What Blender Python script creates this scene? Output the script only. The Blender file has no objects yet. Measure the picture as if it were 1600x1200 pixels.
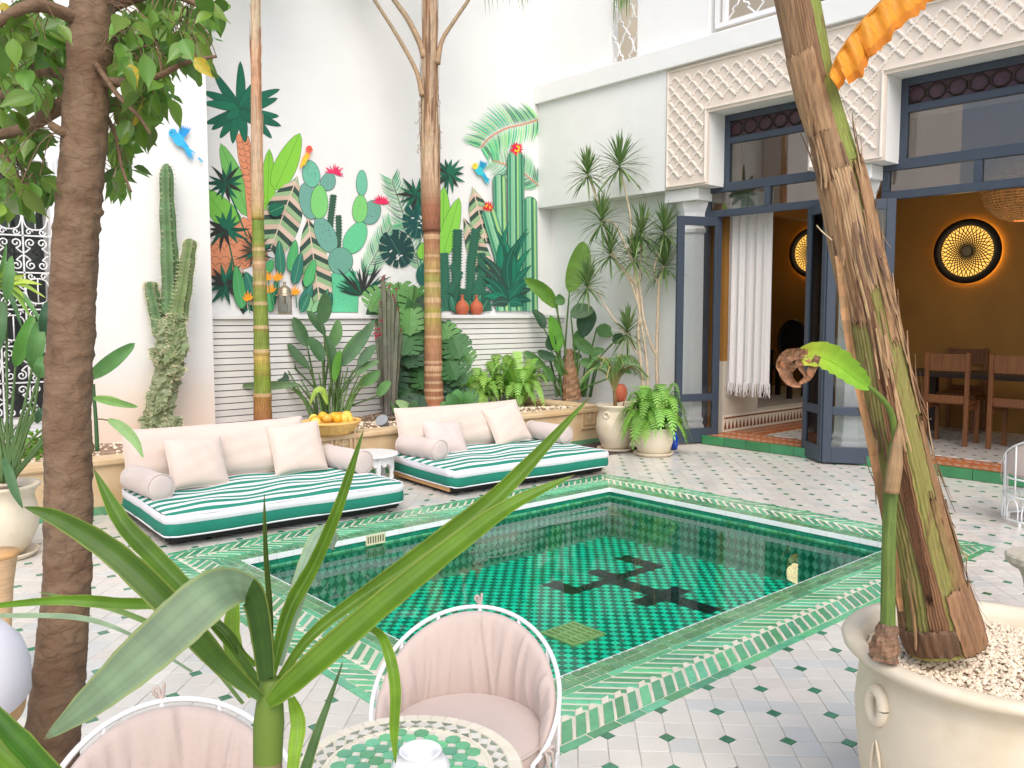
import bpy, math, random
from mathutils import Vector, Matrix
random.seed(7)
S = bpy.context.scene
COL = S.collection
rad = math.radians

# ---------------------------------------------------------------- camera
F_PX, PITCH, AZ, EYE = 1334.0, rad(4.63), rad(48.6), 1.5
cam_d = bpy.data.cameras.new('camera')
cam_d.sensor_width = 36.0
cam_d.lens = 36.0*F_PX/1600.0
cam_d.clip_start = 0.05
cam_d.clip_end = 400
cam = bpy.data.objects.new('camera', cam_d)
COL.objects.link(cam)
cam.location = (0, 0, EYE)
cam.rotation_euler = (math.pi/2-PITCH, 0, AZ-math.pi/2)
S.camera = cam
# ---------------------------------------------------------------- light
SUN_EL, SUN_AZ = rad(48), rad(238)          # azimuth measured from +X
W = bpy.data.worlds.new('World')
S.world = W
W.use_nodes = True
wn = W.node_tree.nodes
wl = W.node_tree.links
sky = wn.new('ShaderNodeTexSky')
sky.sky_type = 'NISHITA'
sky.sun_disc = False
sky.sun_elevation = SUN_EL
sky.sun_rotation = math.pi/2-SUN_AZ
sky.air_density = 1.0
sky.dust_density = 2.9
sky.ozone_density = 1.0
wn['Background'].inputs['Strength'].default_value = 0.15
wl.new(sky.outputs[0], wn['Background'].inputs['Color'])
sun_d = bpy.data.lights.new('sun', 'SUN')
sun_d.energy = 1.35
sun_d.angle = rad(60)
sun_d.color = (1.0, 0.97, 0.925)
sun = bpy.data.objects.new('sun', sun_d)
COL.objects.link(sun)
sd = Vector((math.cos(SUN_AZ)*math.cos(SUN_EL), math.sin(SUN_AZ)*math.cos(SUN_EL), math.sin(SUN_EL)))
sun.rotation_euler = sd.to_track_quat('Z', 'Y').to_euler()
S.view_settings.view_transform = 'Standard'
S.view_settings.look = 'None'
S.view_settings.exposure = 0.55
S.view_settings.gamma = 1.0

S.cycles.max_bounces = 7
S.cycles.diffuse_bounces = 4
S.cycles.glossy_bounces = 3
S.cycles.transparent_max_bounces = 8

# ---------------------------------------------------------------- helpers
FH = Vector((math.cos(AZ), math.sin(AZ), 0))
RT = Vector((math.sin(AZ), -math.cos(AZ), 0))
FW = FH*math.cos(PITCH)-Vector((0, 0, math.sin(PITCH)))
UP = FH*math.sin(PITCH)+Vector((0, 0, math.cos(PITCH)))
EYEV = Vector((0, 0, EYE))


def P(x, y, X=None, Y=None, Z=None, D=None):
    """point of the place seen at photo position (x, y), on a known plane or at a known depth"""
    d = FW+RT*((x-800)/F_PX)+UP*((600-y)/F_PX)
    if X is not None:
        k = X/d.x
    elif Y is not None:
        k = Y/d.y
    elif Z is not None:
        k = (Z-EYE)/d.z
    else:
        k = D
    return EYEV+d*k


def proj(p):
    d = Vector(p)-EYEV
    k = max(d.dot(FW), 0.01)
    return 800+F_PX*d.dot(RT)/k, 600-F_PX*d.dot(UP)/k, d.dot(FW)


def lin(r, g, b):
    def c(u):
        u /= 255.0
        return u/12.92 if u <= 0.04045 else ((u+0.055)/1.055)**2.4
    return (c(r), c(g), c(b), 1.0)


def mulc(c, k):
    return (min(c[0]*k, 1), min(c[1]*k, 1), min(c[2]*k, 1), 1.0)


def mixc(a, b, t):
    return tuple(a[i]*(1-t)+b[i]*t for i in range(3))+(1.0,)


def jit(c, s=0.12):
    k = 1+random.uniform(-s, s)
    return (min(c[0]*k*(1+random.uniform(-s, s)*.4), 1), min(c[1]*k, 1), min(c[2]*k*(1+random.uniform(-s, s)*.4), 1), 1.0)


def mat(name, col=(.8, .8, .8, 1), rough=0.6, var=0.0, scale=6.0, bump=0.0, bscale=40.0, attr=False, rand=0.0,
        metal=0.0, spec=0.5, coat=0.0, trans=0.0, col2=None, stretch=(1, 1, 1), island=0.0, emit=0.0, detail=5.0, c2lo=.45, c2hi=.65, sheen=0.0, world=False):
    m = bpy.data.materials.new(name)
    m.use_nodes = True
    nt = m.node_tree
    n, l = nt.nodes, nt.links
    bs = n['Principled BSDF']
    bs.inputs['Roughness'].default_value = rough
    bs.inputs['Metallic'].default_value = metal
    bs.inputs['Specular IOR Level'].default_value = spec
    bs.inputs['Coat Weight'].default_value = coat
    bs.inputs['Coat Roughness'].default_value = 0.08
    bs.inputs['Sheen Weight'].default_value = sheen
    tc = n.new('ShaderNodeTexCoord')
    mp = n.new('ShaderNodeMapping')
    mp.inputs['Scale'].default_value = stretch
    if world:
        gw = n.new('ShaderNodeNewGeometry')
        l.new(gw.outputs['Position'], mp.inputs['Vector'])
    else:
        l.new(tc.outputs['Object'], mp.inputs['Vector'])
    if attr:
        a = n.new('ShaderNodeAttribute')
        a.attribute_name = 'Col'
        src = a.outputs['Color']
    else:
        rg = n.new('ShaderNodeRGB')
        rg.outputs[0].default_value = col
        src = rg.outputs[0]
    nz = n.new('ShaderNodeTexNoise')
    nz.inputs['Scale'].default_value = scale
    nz.inputs['Detail'].default_value = detail
    l.new(mp.outputs[0], nz.inputs['Vector'])
    if col2 is not None:
        mr2 = n.new('ShaderNodeMapRange')
        mr2.inputs['From Min'].default_value = c2lo
        mr2.inputs['From Max'].default_value = c2hi
        l.new(nz.outputs['Fac'], mr2.inputs['Value'])
        mx = n.new('ShaderNodeMix')
        mx.data_type = 'RGBA'
        l.new(mr2.outputs[0], mx.inputs['Factor'])
        l.new(src, mx.inputs[6])
        mx.inputs[7].default_value = col2
        src = mx.outputs[2]
    if var or rand or island:
        hs = n.new('ShaderNodeHueSaturation')
        mr = n.new('ShaderNodeMapRange')
        mr.inputs['From Min'].default_value = 0.3
        mr.inputs['From Max'].default_value = 0.7
        mr.inputs['To Min'].default_value = 1-var
        mr.inputs['To Max'].default_value = 1+var
        l.new(nz.outputs['Fac'], mr.inputs['Value'])
        val = mr.outputs[0]
        if rand or island:
            oi = n.new('ShaderNodeObjectInfo')
            gi = n.new('ShaderNodeNewGeometry')
            ad = n.new('ShaderNodeMath')
            ad.operation = 'ADD'
            l.new(oi.outputs['Random'], ad.inputs[0])
            if island:
                l.new(gi.outputs['Random Per Island'], ad.inputs[1])
            else:
                ad.inputs[1].default_value = 0
            fr = n.new('ShaderNodeMath')
            fr.operation = 'FRACT'
            l.new(ad.outputs[0], fr.inputs[0])
            amp = rand or island
            m3 = n.new('ShaderNodeMapRange')
            m3.inputs['To Min'].default_value = 1-amp
            m3.inputs['To Max'].default_value = 1+amp
            l.new(fr.outputs[0], m3.inputs['Value'])
            mu = n.new('ShaderNodeMath')
            mu.operation = 'MULTIPLY'
            l.new(val, mu.inputs[0])
            l.new(m3.outputs[0], mu.inputs[1])
            val = mu.outputs[0]
            m4 = n.new('ShaderNodeMapRange')
            m4.inputs['To Min'].default_value = 0.5-amp*0.06
            m4.inputs['To Max'].default_value = 0.5+amp*0.06
            f2 = n.new('ShaderNodeMath')
            f2.operation = 'MULTIPLY'
            f2.inputs[1].default_value = 7.13
            l.new(fr.outputs[0], f2.inputs[0])
            f3 = n.new('ShaderNodeMath')
            f3.operation = 'FRACT'
            l.new(f2.outputs[0], f3.inputs[0])
            l.new(f3.outputs[0], m4.inputs['Value'])
            l.new(m4.outputs[0], hs.inputs['Hue'])
        l.new(val, hs.inputs['Value'])
        l.new(src, hs.inputs['Color'])
        src = hs.outputs[0]
    l.new(src, bs.inputs['Base Color'])
    if emit:
        l.new(src, bs.inputs['Emission Color'])
        bs.inputs['Emission Strength'].default_value = emit
    if bump:
        nb = n.new('ShaderNodeTexNoise')
        nb.inputs['Scale'].default_value = bscale
        nb.inputs['Detail'].default_value = 6
        l.new(mp.outputs[0], nb.inputs['Vector'])
        bp = n.new('ShaderNodeBump')
        bp.inputs['Strength'].default_value = bump
        bp.inputs['Distance'].default_value = 0.02
        l.new(nb.outputs['Fac'], bp.inputs['Height'])
        l.new(bp.outputs[0], bs.inputs['Normal'])
    if trans:
        tr = n.new('ShaderNodeBsdfTranslucent')
        l.new(src, tr.inputs['Color'])
        ms = n.new('ShaderNodeMixShader')
        ms.inputs[0].default_value = trans
        l.new(bs.outputs[0], ms.inputs[1])
        l.new(tr.outputs[0], ms.inputs[2])
        l.new(ms.outputs[0], n['Material Output'].inputs['Surface'])
    return m


def glass(name, tint=(1, 1, 1, 1), ior=1.5, rough=0.0, bump=0.0, bscale=3.0, boost=0.0):
    m = bpy.data.materials.new(name)
    m.use_nodes = True
    n, l = m.node_tree.nodes, m.node_tree.links
    n.remove(n['Principled BSDF'])
    tr = n.new('ShaderNodeBsdfTransparent')
    tr.inputs[0].default_value = tint
    gl = n.new('ShaderNodeBsdfGlossy')
    gl.inputs['Roughness'].default_value = rough
    fr = n.new('ShaderNodeFresnel')
    fr.inputs['IOR'].default_value = ior
    ms = n.new('ShaderNodeMixShader')
    fac = fr.outputs[0]
    if boost:
        ad = n.new('ShaderNodeMath')
        ad.operation = 'ADD'
        ad.use_clamp = True
        ad.inputs[1].default_value = boost
        l.new(fac, ad.inputs[0])
        fac = ad.outputs[0]
    l.new(fac, ms.inputs[0])
    l.new(tr.outputs[0], ms.inputs[1])
    l.new(gl.outputs[0], ms.inputs[2])
    l.new(ms.outputs[0], n['Material Output'].inputs['Surface'])
    if bump:
        tc = n.new('ShaderNodeTexCoord')
        nz = n.new('ShaderNodeTexNoise')
        nz.inputs['Scale'].default_value = bscale
        nz.inputs['Detail'].default_value = 2
        l.new(tc.outputs['Object'], nz.inputs['Vector'])
        bp = n.new('ShaderNodeBump')
        bp.inputs['Strength'].default_value = bump
        bp.inputs['Distance'].default_value = 0.02
        l.new(nz.outputs['Fac'], bp.inputs['Height'])
        l.new(bp.outputs[0], gl.inputs['Normal'])
        l.new(bp.outputs[0], fr.inputs['Normal'])
    return m


OFF = {}


def empty(name, loc, label, cat, group=None, rz=0.0):
    o = bpy.data.objects.new(name, None)
    o.empty_display_size = 0.1
    COL.objects.link(o)
    o.location = loc
    o.rotation_euler = (0, 0, rz)
    OFF[o.name] = Vector(loc)
    return tag(o, label, cat, group)


def tag(o, label, cat, group=None):
    o['label'] = label
    o['category'] = cat
    if group:
        o['group'] = group
    return o


def struct(o):
    o['kind'] = 'structure'
    return o


def stuff(o):
    o['kind'] = 'stuff'
    return o


class MB:
    def __init__(s):
        s.v, s.f, s.c = [], [], []

    def add(s, vs, fs, col=None):
        b = len(s.v)
        s.v.extend([(v[0], v[1], v[2]) for v in vs])
        s.f.extend([tuple(i+b for i in f) for f in fs])
        s.c.extend([col]*len(fs))
        return b

    def box(s, lo, hi, col=None):
        x0, y0, z0 = lo
        x1, y1, z1 = hi
        s.add([(x0, y0, z0), (x1, y0, z0), (x1, y1, z0), (x0, y1, z0), (x0, y0, z1), (x1, y0, z1), (x1, y1, z1), (x0, y1, z1)],
              [(0, 3, 2, 1), (4, 5, 6, 7), (0, 1, 5, 4), (1, 2, 6, 5), (2, 3, 7, 6), (3, 0, 4, 7)], col)
        return s

    def beam(s, a, b, w, h, upv=(0, 0, 1), col=None):
        """bar of section w x h from a to b"""
        a, b = Vector(a), Vector(b)
        t = (b-a).normalized()
        u = Vector(upv)
        sd_ = t.cross(u)
        if sd_.length < 1e-5:
            sd_ = Vector((1, 0, 0))
        sd_.normalize()
        u = sd_.cross(t).normalized()
        q = [(-w/2, -h/2), (w/2, -h/2), (w/2, h/2), (-w/2, h/2)]
        vs = [a+sd_*x+u*y for x, y in q]+[b+sd_*x+u*y for x, y in q]
        s.add(vs, [(0, 3, 2, 1), (4, 5, 6, 7), (0, 1, 5, 4), (1, 2, 6, 5), (2, 3, 7, 6), (3, 0, 4, 7)], col)
        return s

    def prism(s, poly, z0, z1, bev=0.0, col=None):
        """vertical prism over a 2D polygon, with a small top bevel"""
        n = len(poly)
        cx = sum(p[0] for p in poly)/n
        cy = sum(p[1] for p in poly)/n
        vs = [(p[0], p[1], z0) for p in poly]
        if bev:
            vs += [(p[0], p[1], z1-bev*.7) for p in poly]
            for p in poly:
                dx, dy = cx-p[0], cy-p[1]
                d = math.hypot(dx, dy) or 1
                k = min(bev*1.4, d*.5)/d
                vs.append((p[0]+dx*k, p[1]+dy*k, z1))
            fs = [tuple(range(2*n, 3*n))]
            for i in range(n):
                j = (i+1) % n
                fs += [(i, j, n+j, n+i), (n+i, n+j, 2*n+j, 2*n+i)]
        else:
            vs += [(p[0], p[1], z1) for p in poly]
            fs = [tuple(range(n, 2*n))]
            for i in range(n):
                j = (i+1) % n
                fs.append((i, j, n+j, n+i))
        s.add(vs, fs, col)
        return s

    def tube(s, pts, radii, n=8, cap=True, cols=None, squash=None):
        pts = [Vector(p) for p in pts]
        m = len(pts)
        if not hasattr(radii, '__len__'):
            radii = [radii]*m
        t0 = (pts[1]-pts[0]).normalized()
        ref = Vector((0, 0, 1)) if abs(t0.z) < 0.9 else Vector((1, 0, 0))
        u = t0.cross(ref).normalized()
        b = len(s.v)
        for i, p in enumerate(pts):
            t = (pts[min(i+1, m-1)]-pts[max(i-1, 0)])
            t = t.normalized() if t.length > 1e-9 else t0
            u = (u-t*u.dot(t))
            u = u.normalized() if u.length > 1e-6 else t.orthogonal().normalized()
            w = t.cross(u)
            for k in range(n):
                a = 2*math.pi*k/n
                rr = radii[i]*(squash(i, k) if squash else 1)
                q = p+u*(math.cos(a)*rr)+w*(math.sin(a)*rr)
                s.v.append((q.x, q.y, q.z))
        for i in range(m-1):
            for k in range(n):
                k2 = (k+1) % n
                s.f.append((b+i*n+k, b+i*n+k2, b+(i+1)*n+k2, b+(i+1)*n+k))
                s.c.append(cols[i] if cols else None)
        if cap:
            s.f.append(tuple(b+k for k in reversed(range(n))))
            s.c.append(cols[0] if cols else None)
            s.f.append(tuple(b+(m-1)*n+k for k in range(n)))
            s.c.append(cols[-1] if cols else None)
        return s

    def lathe(s, prof, n=32, c=(0, 0, 0), wob=None, col=None):
        """prof: list of (r, z)"""
        b = len(s.v)
        m = len(prof)
        for i, (r, z) in enumerate(prof):
            for k in range(n):
                a = 2*math.pi*k/n
                rr = r*(wob(a, z) if wob else 1)
                s.v.append((c[0]+rr*math.cos(a), c[1]+rr*math.sin(a), c[2]+z))
        for i in range(m-1):
            for k in range(n):
                k2 = (k+1) % n
                s.f.append((b+i*n+k, b+i*n+k2, b+(i+1)*n+k2, b+(i+1)*n+k))
                s.c.append(col)
        return s

    def blade(s, pts, widths, nrm, fold=0.15, cols=None, wave=0.0, col=None):
        """leaf along pts, half the width to each side of the rib, folded along it"""
        pts = [Vector(p) for p in pts]
        m = len(pts)
        b = len(s.v)
        N = Vector(nrm)
        for i, p in enumerate(pts):
            t = (pts[min(i+1, m-1)]-pts[max(i-1, 0)]).normalized()
            sdv = t.cross(N)
            sdv = sdv.normalized() if sdv.length > 1e-6 else t.orthogonal().normalized()
            up = sdv.cross(t).normalized()
            w = widths[i]/2
            o = wave*w*math.sin(i*2.1) if wave else 0
            for q in (p-sdv*w+up*(w*fold+o), p-sdv*w*.5+up*(w*fold*.42), p, p+sdv*w*.5+up*(w*fold*.42), p+sdv*w+up*(w*fold-o)):
                s.v.append((q.x, q.y, q.z))
        for i in range(m-1):
            for k in range(4):
                s.f.append((b+i*5+k, b+i*5+k+1, b+(i+1)*5+k+1, b+(i+1)*5+k))
                s.c.append(cols[i] if cols else col)
        return s

    def mesh(s, name, off=Vector((0, 0, 0)), smooth=False):
        me = bpy.data.meshes.new(name)
        if off.length > 0:
            s.v = [(v[0]-off[0], v[1]-off[1], v[2]-off[2]) for v in s.v]
        me.from_pydata(s.v, [], s.f)
        if any(c is not None for c in s.c):
            at = me.color_attributes.new('Col', 'FLOAT_COLOR', 'CORNER')
            buf = []
            for poly, c in zip(me.polygons, s.c):
                c = c or (1, 1, 1, 1)
                buf.extend(list(c)*poly.loop_total)
            at.data.foreach_set('color', buf)
        if smooth:
            me.polygons.foreach_set('use_smooth', [True]*len(me.polygons))
        me.update()
        return me

    def build(s, name, m, parent=None, smooth=False, local=False, bevel=0.0):
        off = Vector((0, 0, 0))
        if parent is not None and not local:
            off = OFF.get(parent.name, Vector((0, 0, 0)))
        me = s.mesh(name, off, smooth)
        me.materials.append(m)
        o = bpy.data.objects.new(name, me)
        COL.objects.link(o)
        if parent is not None:
            o.parent = parent
            OFF[o.name] = off
        if bevel:
            bv = o.modifiers.new('bevel', 'BEVEL')
            bv.width = bevel
            bv.segments = 2
            bv.limit_method = 'ANGLE'
        return o


def inst(name, me, parent, M=None, off=None):
    """another object on the same mesh data; M is a matrix in the place"""
    o = bpy.data.objects.new(name, me)
    COL.objects.link(o)
    o.parent = parent
    if M is not None:
        f = OFF.get(parent.name, Vector((0, 0, 0))) if parent is not None else Vector((0, 0, 0))
        o.matrix_local = Matrix.Translation(-f) @ M
    return o


def copy_tree(o, parent=None, loc=None, rz=None):
    c = o.copy()
    COL.objects.link(c)
    c.parent = parent
    if parent is not None:
        c.matrix_parent_inverse = o.matrix_parent_inverse.copy()
    if loc is not None:
        c.location = loc
        OFF[c.name] = Vector(loc)
    if rz is not None:
        c.rotation_euler = (0, 0, rz)
    for ch in list(o.children):
        copy_tree(ch, c)
    return c


def crom(pts, k=6):
    """smooth curve through points"""
    pts = [Vector(p) for p in pts]
    out = []
    for i in range(len(pts)-1):
        p0, p1, p2, p3 = pts[max(i-1, 0)], pts[i], pts[i+1], pts[min(i+2, len(pts)-1)]
        for j in range(k):
            t = j/k
            out.append(0.5*((2*p1)+(p2-p0)*t+(2*p0-5*p1+4*p2-p3)*t*t+(3*p1-p0-3*p2+p3)*t**3))
    out.append(pts[-1])
    return out


def lerp_list(vals, n):
    out = []
    m = len(vals)-1
    for i in range(n):
        x = i/(n-1)*m
        j = min(int(x), m-1)
        out.append(vals[j]*(1-(x-j))+vals[j+1]*(x-j))
    return out


def rot_z(a):
    return Matrix.Rotation(a, 4, 'Z')


def clip(poly, a, b, c):
    """keep a*x+b*y<=c"""
    out = []
    n = len(poly)
    for i in range(n):
        p, q = poly[i], poly[(i+1) % n]
        dp, dq = a*p[0]+b*p[1]-c, a*q[0]+b*q[1]-c
        if dp <= 0:
            out.append(p)
        if dp*dq < 0:
            t = dp/(dp-dq)
            out.append((p[0]+(q[0]-p[0])*t, p[1]+(q[1]-p[1])*t))
    return out


def parea(p):
    return abs(sum(p[i][0]*p[(i+1) % len(p)][1]-p[(i+1) % len(p)][0]*p[i][1] for i in range(len(p))))/2 if len(p) > 2 else 0


def spiral(c, r, turns, a0, flip=1, n=18):
    """flat scroll in the XZ plane"""
    out = []
    for i in range(n+1):
        t = i/n
        a = a0+flip*turns*2*math.pi*t
        rr = r*(1-0.82*t)
        out.append(Vector((c[0]+rr*math.cos(a), c[1], c[2]+rr*math.sin(a))))
    return out


# ---------------------------------------------------------------- materials
M = {}
M['plaster'] = mat('white_plaster', (.80, .80, .785, 1), .85, var=.035, scale=1.3, bump=.22, bscale=7, detail=8, col2=(.755, .75, .73, 1), c2lo=.55, c2hi=.75)
M['plaster_dado'] = mat('stained_plaster', (.80, .79, .77, 1), .85, var=.03, scale=2.5, bump=.15, bscale=14)
M['slat'] = mat('painted_slat', (.80, .79, .765, 1), .55, var=.04, scale=3, rand=.03)
M['dark_gap'] = mat('dark_backing', (.03, .03, .03, 1), .9)
M['sand'] = mat('tan_tadelakt', lin(216, 190, 152), .6, var=.08, scale=4, bump=.12, bscale=25, col2=lin(200, 168, 126))
M['grout'] = mat('white_grout', lin(198, 191, 180), .9, var=.05, scale=9, world=True)
M['wtile'] = mat('white_zellige', lin(211, 206, 197), .30, var=.07, scale=2.6, island=.05, bump=.10, bscale=30, coat=.2, world=True)
M['wtile2'] = mat('warm_white_zellige', lin(211, 203, 194), .32, var=.08, scale=3.1, island=.06, bump=.12, bscale=30, coat=.2, world=True)
M['wtile3'] = mat('cool_white_zellige', lin(201, 201, 197), .28, var=.08, scale=3.1, island=.06, bump=.12, bscale=30, coat=.2, world=True)
M['gdot'] = mat('dark_green_zellige', lin(56, 124, 92), .22, var=.10, scale=20, island=.22, coat=.3, bump=.08)
M['gtile'] = mat('green_zellige', lin(92, 172, 128), .22, var=.14, scale=18, island=.30, coat=.35, bump=.10, bscale=35, world=True)
M['gtile2'] = mat('olive_green_zellige', lin(94, 146, 102), .22, var=.12, scale=18, island=.25, coat=.35, bump=.1, bscale=35, world=True)
M['cream_tile'] = mat('cream_zellige', lin(222, 214, 196), .3, var=.05, scale=15, island=.06, coat=.2, world=True)
M['white_edge'] = mat('white_edge_tile', lin(236, 236, 236), .25, var=.03, island=.03, coat=.3)
M['pool_light'] = mat('turquoise_pool_tile', lin(24, 244, 194), .3, var=.06, island=.10)
M['pool_dark'] = mat('deep_green_pool_tile', lin(20, 126, 98), .3, var=.1, island=.15)
M['pool_wall_light'] = mat('grey_green_pool_tile', lin(118, 190, 166), .3, var=.06, island=.10)
M['pool_black'] = mat('black_pool_tile', lin(8, 22, 26), .3, var=.1, island=.2)
M['water'] = glass('pool_water', (.975, 1, .992, 1), 1.33, 0.0, bump=.045, bscale=2.6, boost=0.0)
M['pane'] = glass('window_glass', (.95, .965, .965, 1), 1.5, boost=.01)
M['dark_pane'] = glass('dim_glass', (.80, .80, .78, 1), 1.5, boost=.08)
M['frame'] = mat('slate_blue_paint', lin(58, 68, 82), .42, var=.07, scale=8, rand=.03)
M['frieze'] = mat('pale_pink_stucco', lin(230, 221, 211), .85, var=.03, scale=5, bump=.1, bscale=40)
M['frieze_bg'] = mat('pink_beige_stucco', lin(221, 207, 194), .9, var=.04, scale=5, bump=.1, bscale=40)
M['white_paint'] = mat('white_gloss_paint', (.80, .80, .80, 1), .35, var=.02)
M['purple'] = mat('plum_pattern_glass', lin(74, 36, 50), .3, var=.35, scale=14, col2=lin(36, 18, 28))
M['ochre'] = mat('ochre_tadelakt', lin(160, 113, 48), .7, var=.10, scale=2.2, bump=.1, bscale=12)
M['beige_wall'] = mat('beige_stone_dado', lin(198, 190, 175), .6, var=.06, scale=3)
M['terracotta_tile'] = mat('terracotta_tile', lin(184, 104, 52), .5, var=.12, scale=14, island=.16)
M['wood'] = mat('warm_brown_wood', lin(122, 76, 42), .5, var=.25, scale=4, stretch=(14, 14, 1), bump=.15, rand=.06)
M['wood_dark'] = mat('dark_stained_wood', lin(48, 36, 30), .55, var=.2, scale=6, stretch=(8, 8, 2))
M['wood_pale'] = mat('pale_ash_wood', lin(214, 164, 108), .5, var=.14, scale=3, stretch=(3, 14, 14))
M['black_wood'] = mat('black_wood', lin(26, 22, 20), .5)
M['curtain'] = mat('white_cotton', lin(222, 216, 212), .9, var=.04, scale=60, sheen=.2)
M['brass'] = mat('dark_bronze', lin(30, 22, 15), .6, metal=.0, spec=.3)
M['glow'] = mat('lit_lamp_face', lin(255, 196, 96), .8, emit=.8)
M['wicker'] = mat('woven_rattan', lin(226, 164, 96), .7, var=.2, scale=20, bump=.4, bscale=60)
M['linen'] = mat('pale_pink_linen', lin(214, 196, 184), .9, var=.03, scale=5, bump=.10, bscale=120, sheen=.3)
M['linen_grey'] = mat('cool_pink_linen', lin(206, 191, 184), .9, var=.03, scale=5, bump=.10, bscale=120, sheen=.3)
M['cush'] = mat('blush_cushion_cloth', lin(192, 174, 165), .9, var=.05, scale=4, bump=.12, bscale=90, sheen=.3)
M['metal_white'] = mat('white_painted_iron', (.78, .78, .78, 1), .35, var=.03)
M['green_cloth'] = mat('green_canvas', lin(24, 122, 102), .85, var=.06, scale=8, bump=.08, bscale=160)
M['white_cloth'] = mat('white_canvas', lin(228, 226, 232), .9, var=.02, bump=.08, bscale=160)
M['pot'] = mat('cream_glazed_clay', lin(222, 209, 186), .5, var=.06, scale=5, bump=.08, bscale=20, col2=lin(196, 178, 148), c2lo=.52, c2hi=.78)
M['terracotta'] = mat('terracotta', lin(184, 96, 66), .7, var=.08, scale=8, bump=.1)
M['pebble'] = mat('pale_pebble', lin(226, 208, 184), .7, var=.06, island=.22)
M['soil'] = mat('brown_soil', lin(150, 124, 102), .95, var=.25, scale=20, bump=.6, bscale=50)
M['gravel_dark'] = mat('dark_gravel', lin(84, 70, 64), .8, island=.4)
M['leaf'] = mat('leaf_attr', attr=True, rough=.55, var=.12, scale=10, trans=.25, coat=.0)
M['leafthin'] = mat('thin_leaf_attr', attr=True, rough=.45, var=.12, scale=10, trans=.42)
M['leafobj'] = mat('ficus_leaf', lin(112, 148, 60), .34, var=.10, scale=20, rand=.34, trans=.38, coat=.15)
M['leafyel'] = mat('yellow_leaf', lin(206, 178, 52), .45, var=.2, scale=60, trans=.35, col2=lin(140, 150, 50))
M['bark'] = mat('ficus_bark', lin(130, 104, 80), .85, var=.32, scale=9, stretch=(1, 1, 1.6), bump=.6, bscale=22, col2=lin(98, 74, 54), c2lo=.42, c2hi=.6)
M['trunkattr'] = mat('trunk_attr', attr=True, rough=.65, var=.26, scale=9, stretch=(9, 9, .9), bump=.5, bscale=9)
bk_ = M['bark']
_n, _l = bk_.node_tree.nodes, bk_.node_tree.links
_bs = _n['Principled BSDF']
_src = _bs.inputs['Base Color'].links[0].from_socket
_tc = _n.new('ShaderNodeTexCoord')
_mp = _n.new('ShaderNodeMapping')
_mp.inputs['Scale'].default_value = (.7, .7, 1.25)
_l.new(_tc.outputs['Object'], _mp.inputs['Vector'])
_nz = _n.new('ShaderNodeTexNoise')
_nz.inputs['Scale'].default_value = 14
_l.new(_mp.outputs[0], _nz.inputs['Vector'])
_mv = _n.new('ShaderNodeMix')
_mv.data_type = 'VECTOR'
_mv.inputs['Factor'].default_value = .07
_l.new(_mp.outputs[0], _mv.inputs[4])
_l.new(_nz.outputs['Color'], _mv.inputs[5])
_vo = _n.new('ShaderNodeTexVoronoi')
_vo.feature = 'DISTANCE_TO_EDGE'
_vo.inputs['Scale'].default_value = 26
_l.new(_mv.outputs[1], _vo.inputs['Vector'])
_mr = _n.new('ShaderNodeMapRange')
_mr.inputs['From Max'].default_value = .09
_mr.inputs['To Min'].default_value = .80
_l.new(_vo.outputs['Distance'], _mr.inputs['Value'])
_mm = _n.new('ShaderNodeMix')
_mm.data_type = 'RGBA'
_mm.blend_type = 'MULTIPLY'
_mm.inputs['Factor'].default_value = 1
_l.new(_src, _mm.inputs[6])
_l.new(_mr.outputs[0], _mm.inputs[7])
_l.new(_mm.outputs[2], _bs.inputs['Base Color'])
_b2 = _n.new('ShaderNodeBump')
_b2.inputs['Strength'].default_value = .45
_b2.inputs['Distance'].default_value = .006
_l.new(_mr.outputs[0], _b2.inputs['Height'])
_l.new(_bs.inputs['Normal'].links[0].from_socket, _b2.inputs['Normal'])
_l.new(_b2.outputs[0], _bs.inputs['Normal'])
M['husk'] = mat('dry_husk', lin(196, 152, 112), .8, var=.25, scale=7, stretch=(10, 10, .7), bump=.6, bscale=10, col2=lin(150, 102, 70))
M['banana'] = mat('banana_sheath', attr=True, rough=.65, var=.14, scale=9, stretch=(7, 7, 1.1), bump=.5, bscale=9, col2=lin(104, 72, 46), c2lo=.53, c2hi=.72)
M['cactus'] = mat('cactus_skin', attr=True, rough=.55, var=.12, scale=14, bump=.15, bscale=40)
M['paint'] = mat('mural_paint', attr=True, rough=.8, var=.03, scale=20)
M['iron_grey'] = mat('grey_metal', lin(150, 154, 158), .4, metal=.3)
M['blue_glaze'] = mat('cobalt_glaze', lin(20, 70, 190), .2, coat=.4)
M['fruit'] = mat('fruit_skin', attr=True, rough=.4, var=.06, scale=20, bump=.1)
M['stone'] = mat('grey_stone', lin(186, 178, 160), .8, var=.1, bump=.3)
M['rattan_pale'] = mat('pale_cane', lin(214, 178, 138), .7, var=.12, scale=14, bump=.4, bscale=50, stretch=(1, 1, 6))
# ================================================================ ground and pool
PX0, PX1, PY0, PY1 = 2.15, 5.50, 2.45, 4.95          # pool opening
BW = 0.45                                            # tiled border round it
OX0, OX1, OY0, OY1 = PX0-BW, PX1+BW, PY0-BW, PY1+BW
WATER_Z, POOL_Z = -0.082, -0.43

mb = MB()
g = -0.005
for lo, hi in (((-30, -30), (PX0, 8.6)), ((PX1, -30), (8.22, 8.6)), ((PX0, -30), (PX1, PY0)), ((PX0, PY1), (PX1, 8.6))):
    mb.add([(lo[0], lo[1], g), (hi[0], lo[1], g), (hi[0], hi[1], g), (lo[0], hi[1], g)], [(0, 1, 2, 3)])
floor = struct(mb.build('courtyard_floor', M['grout']))

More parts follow.
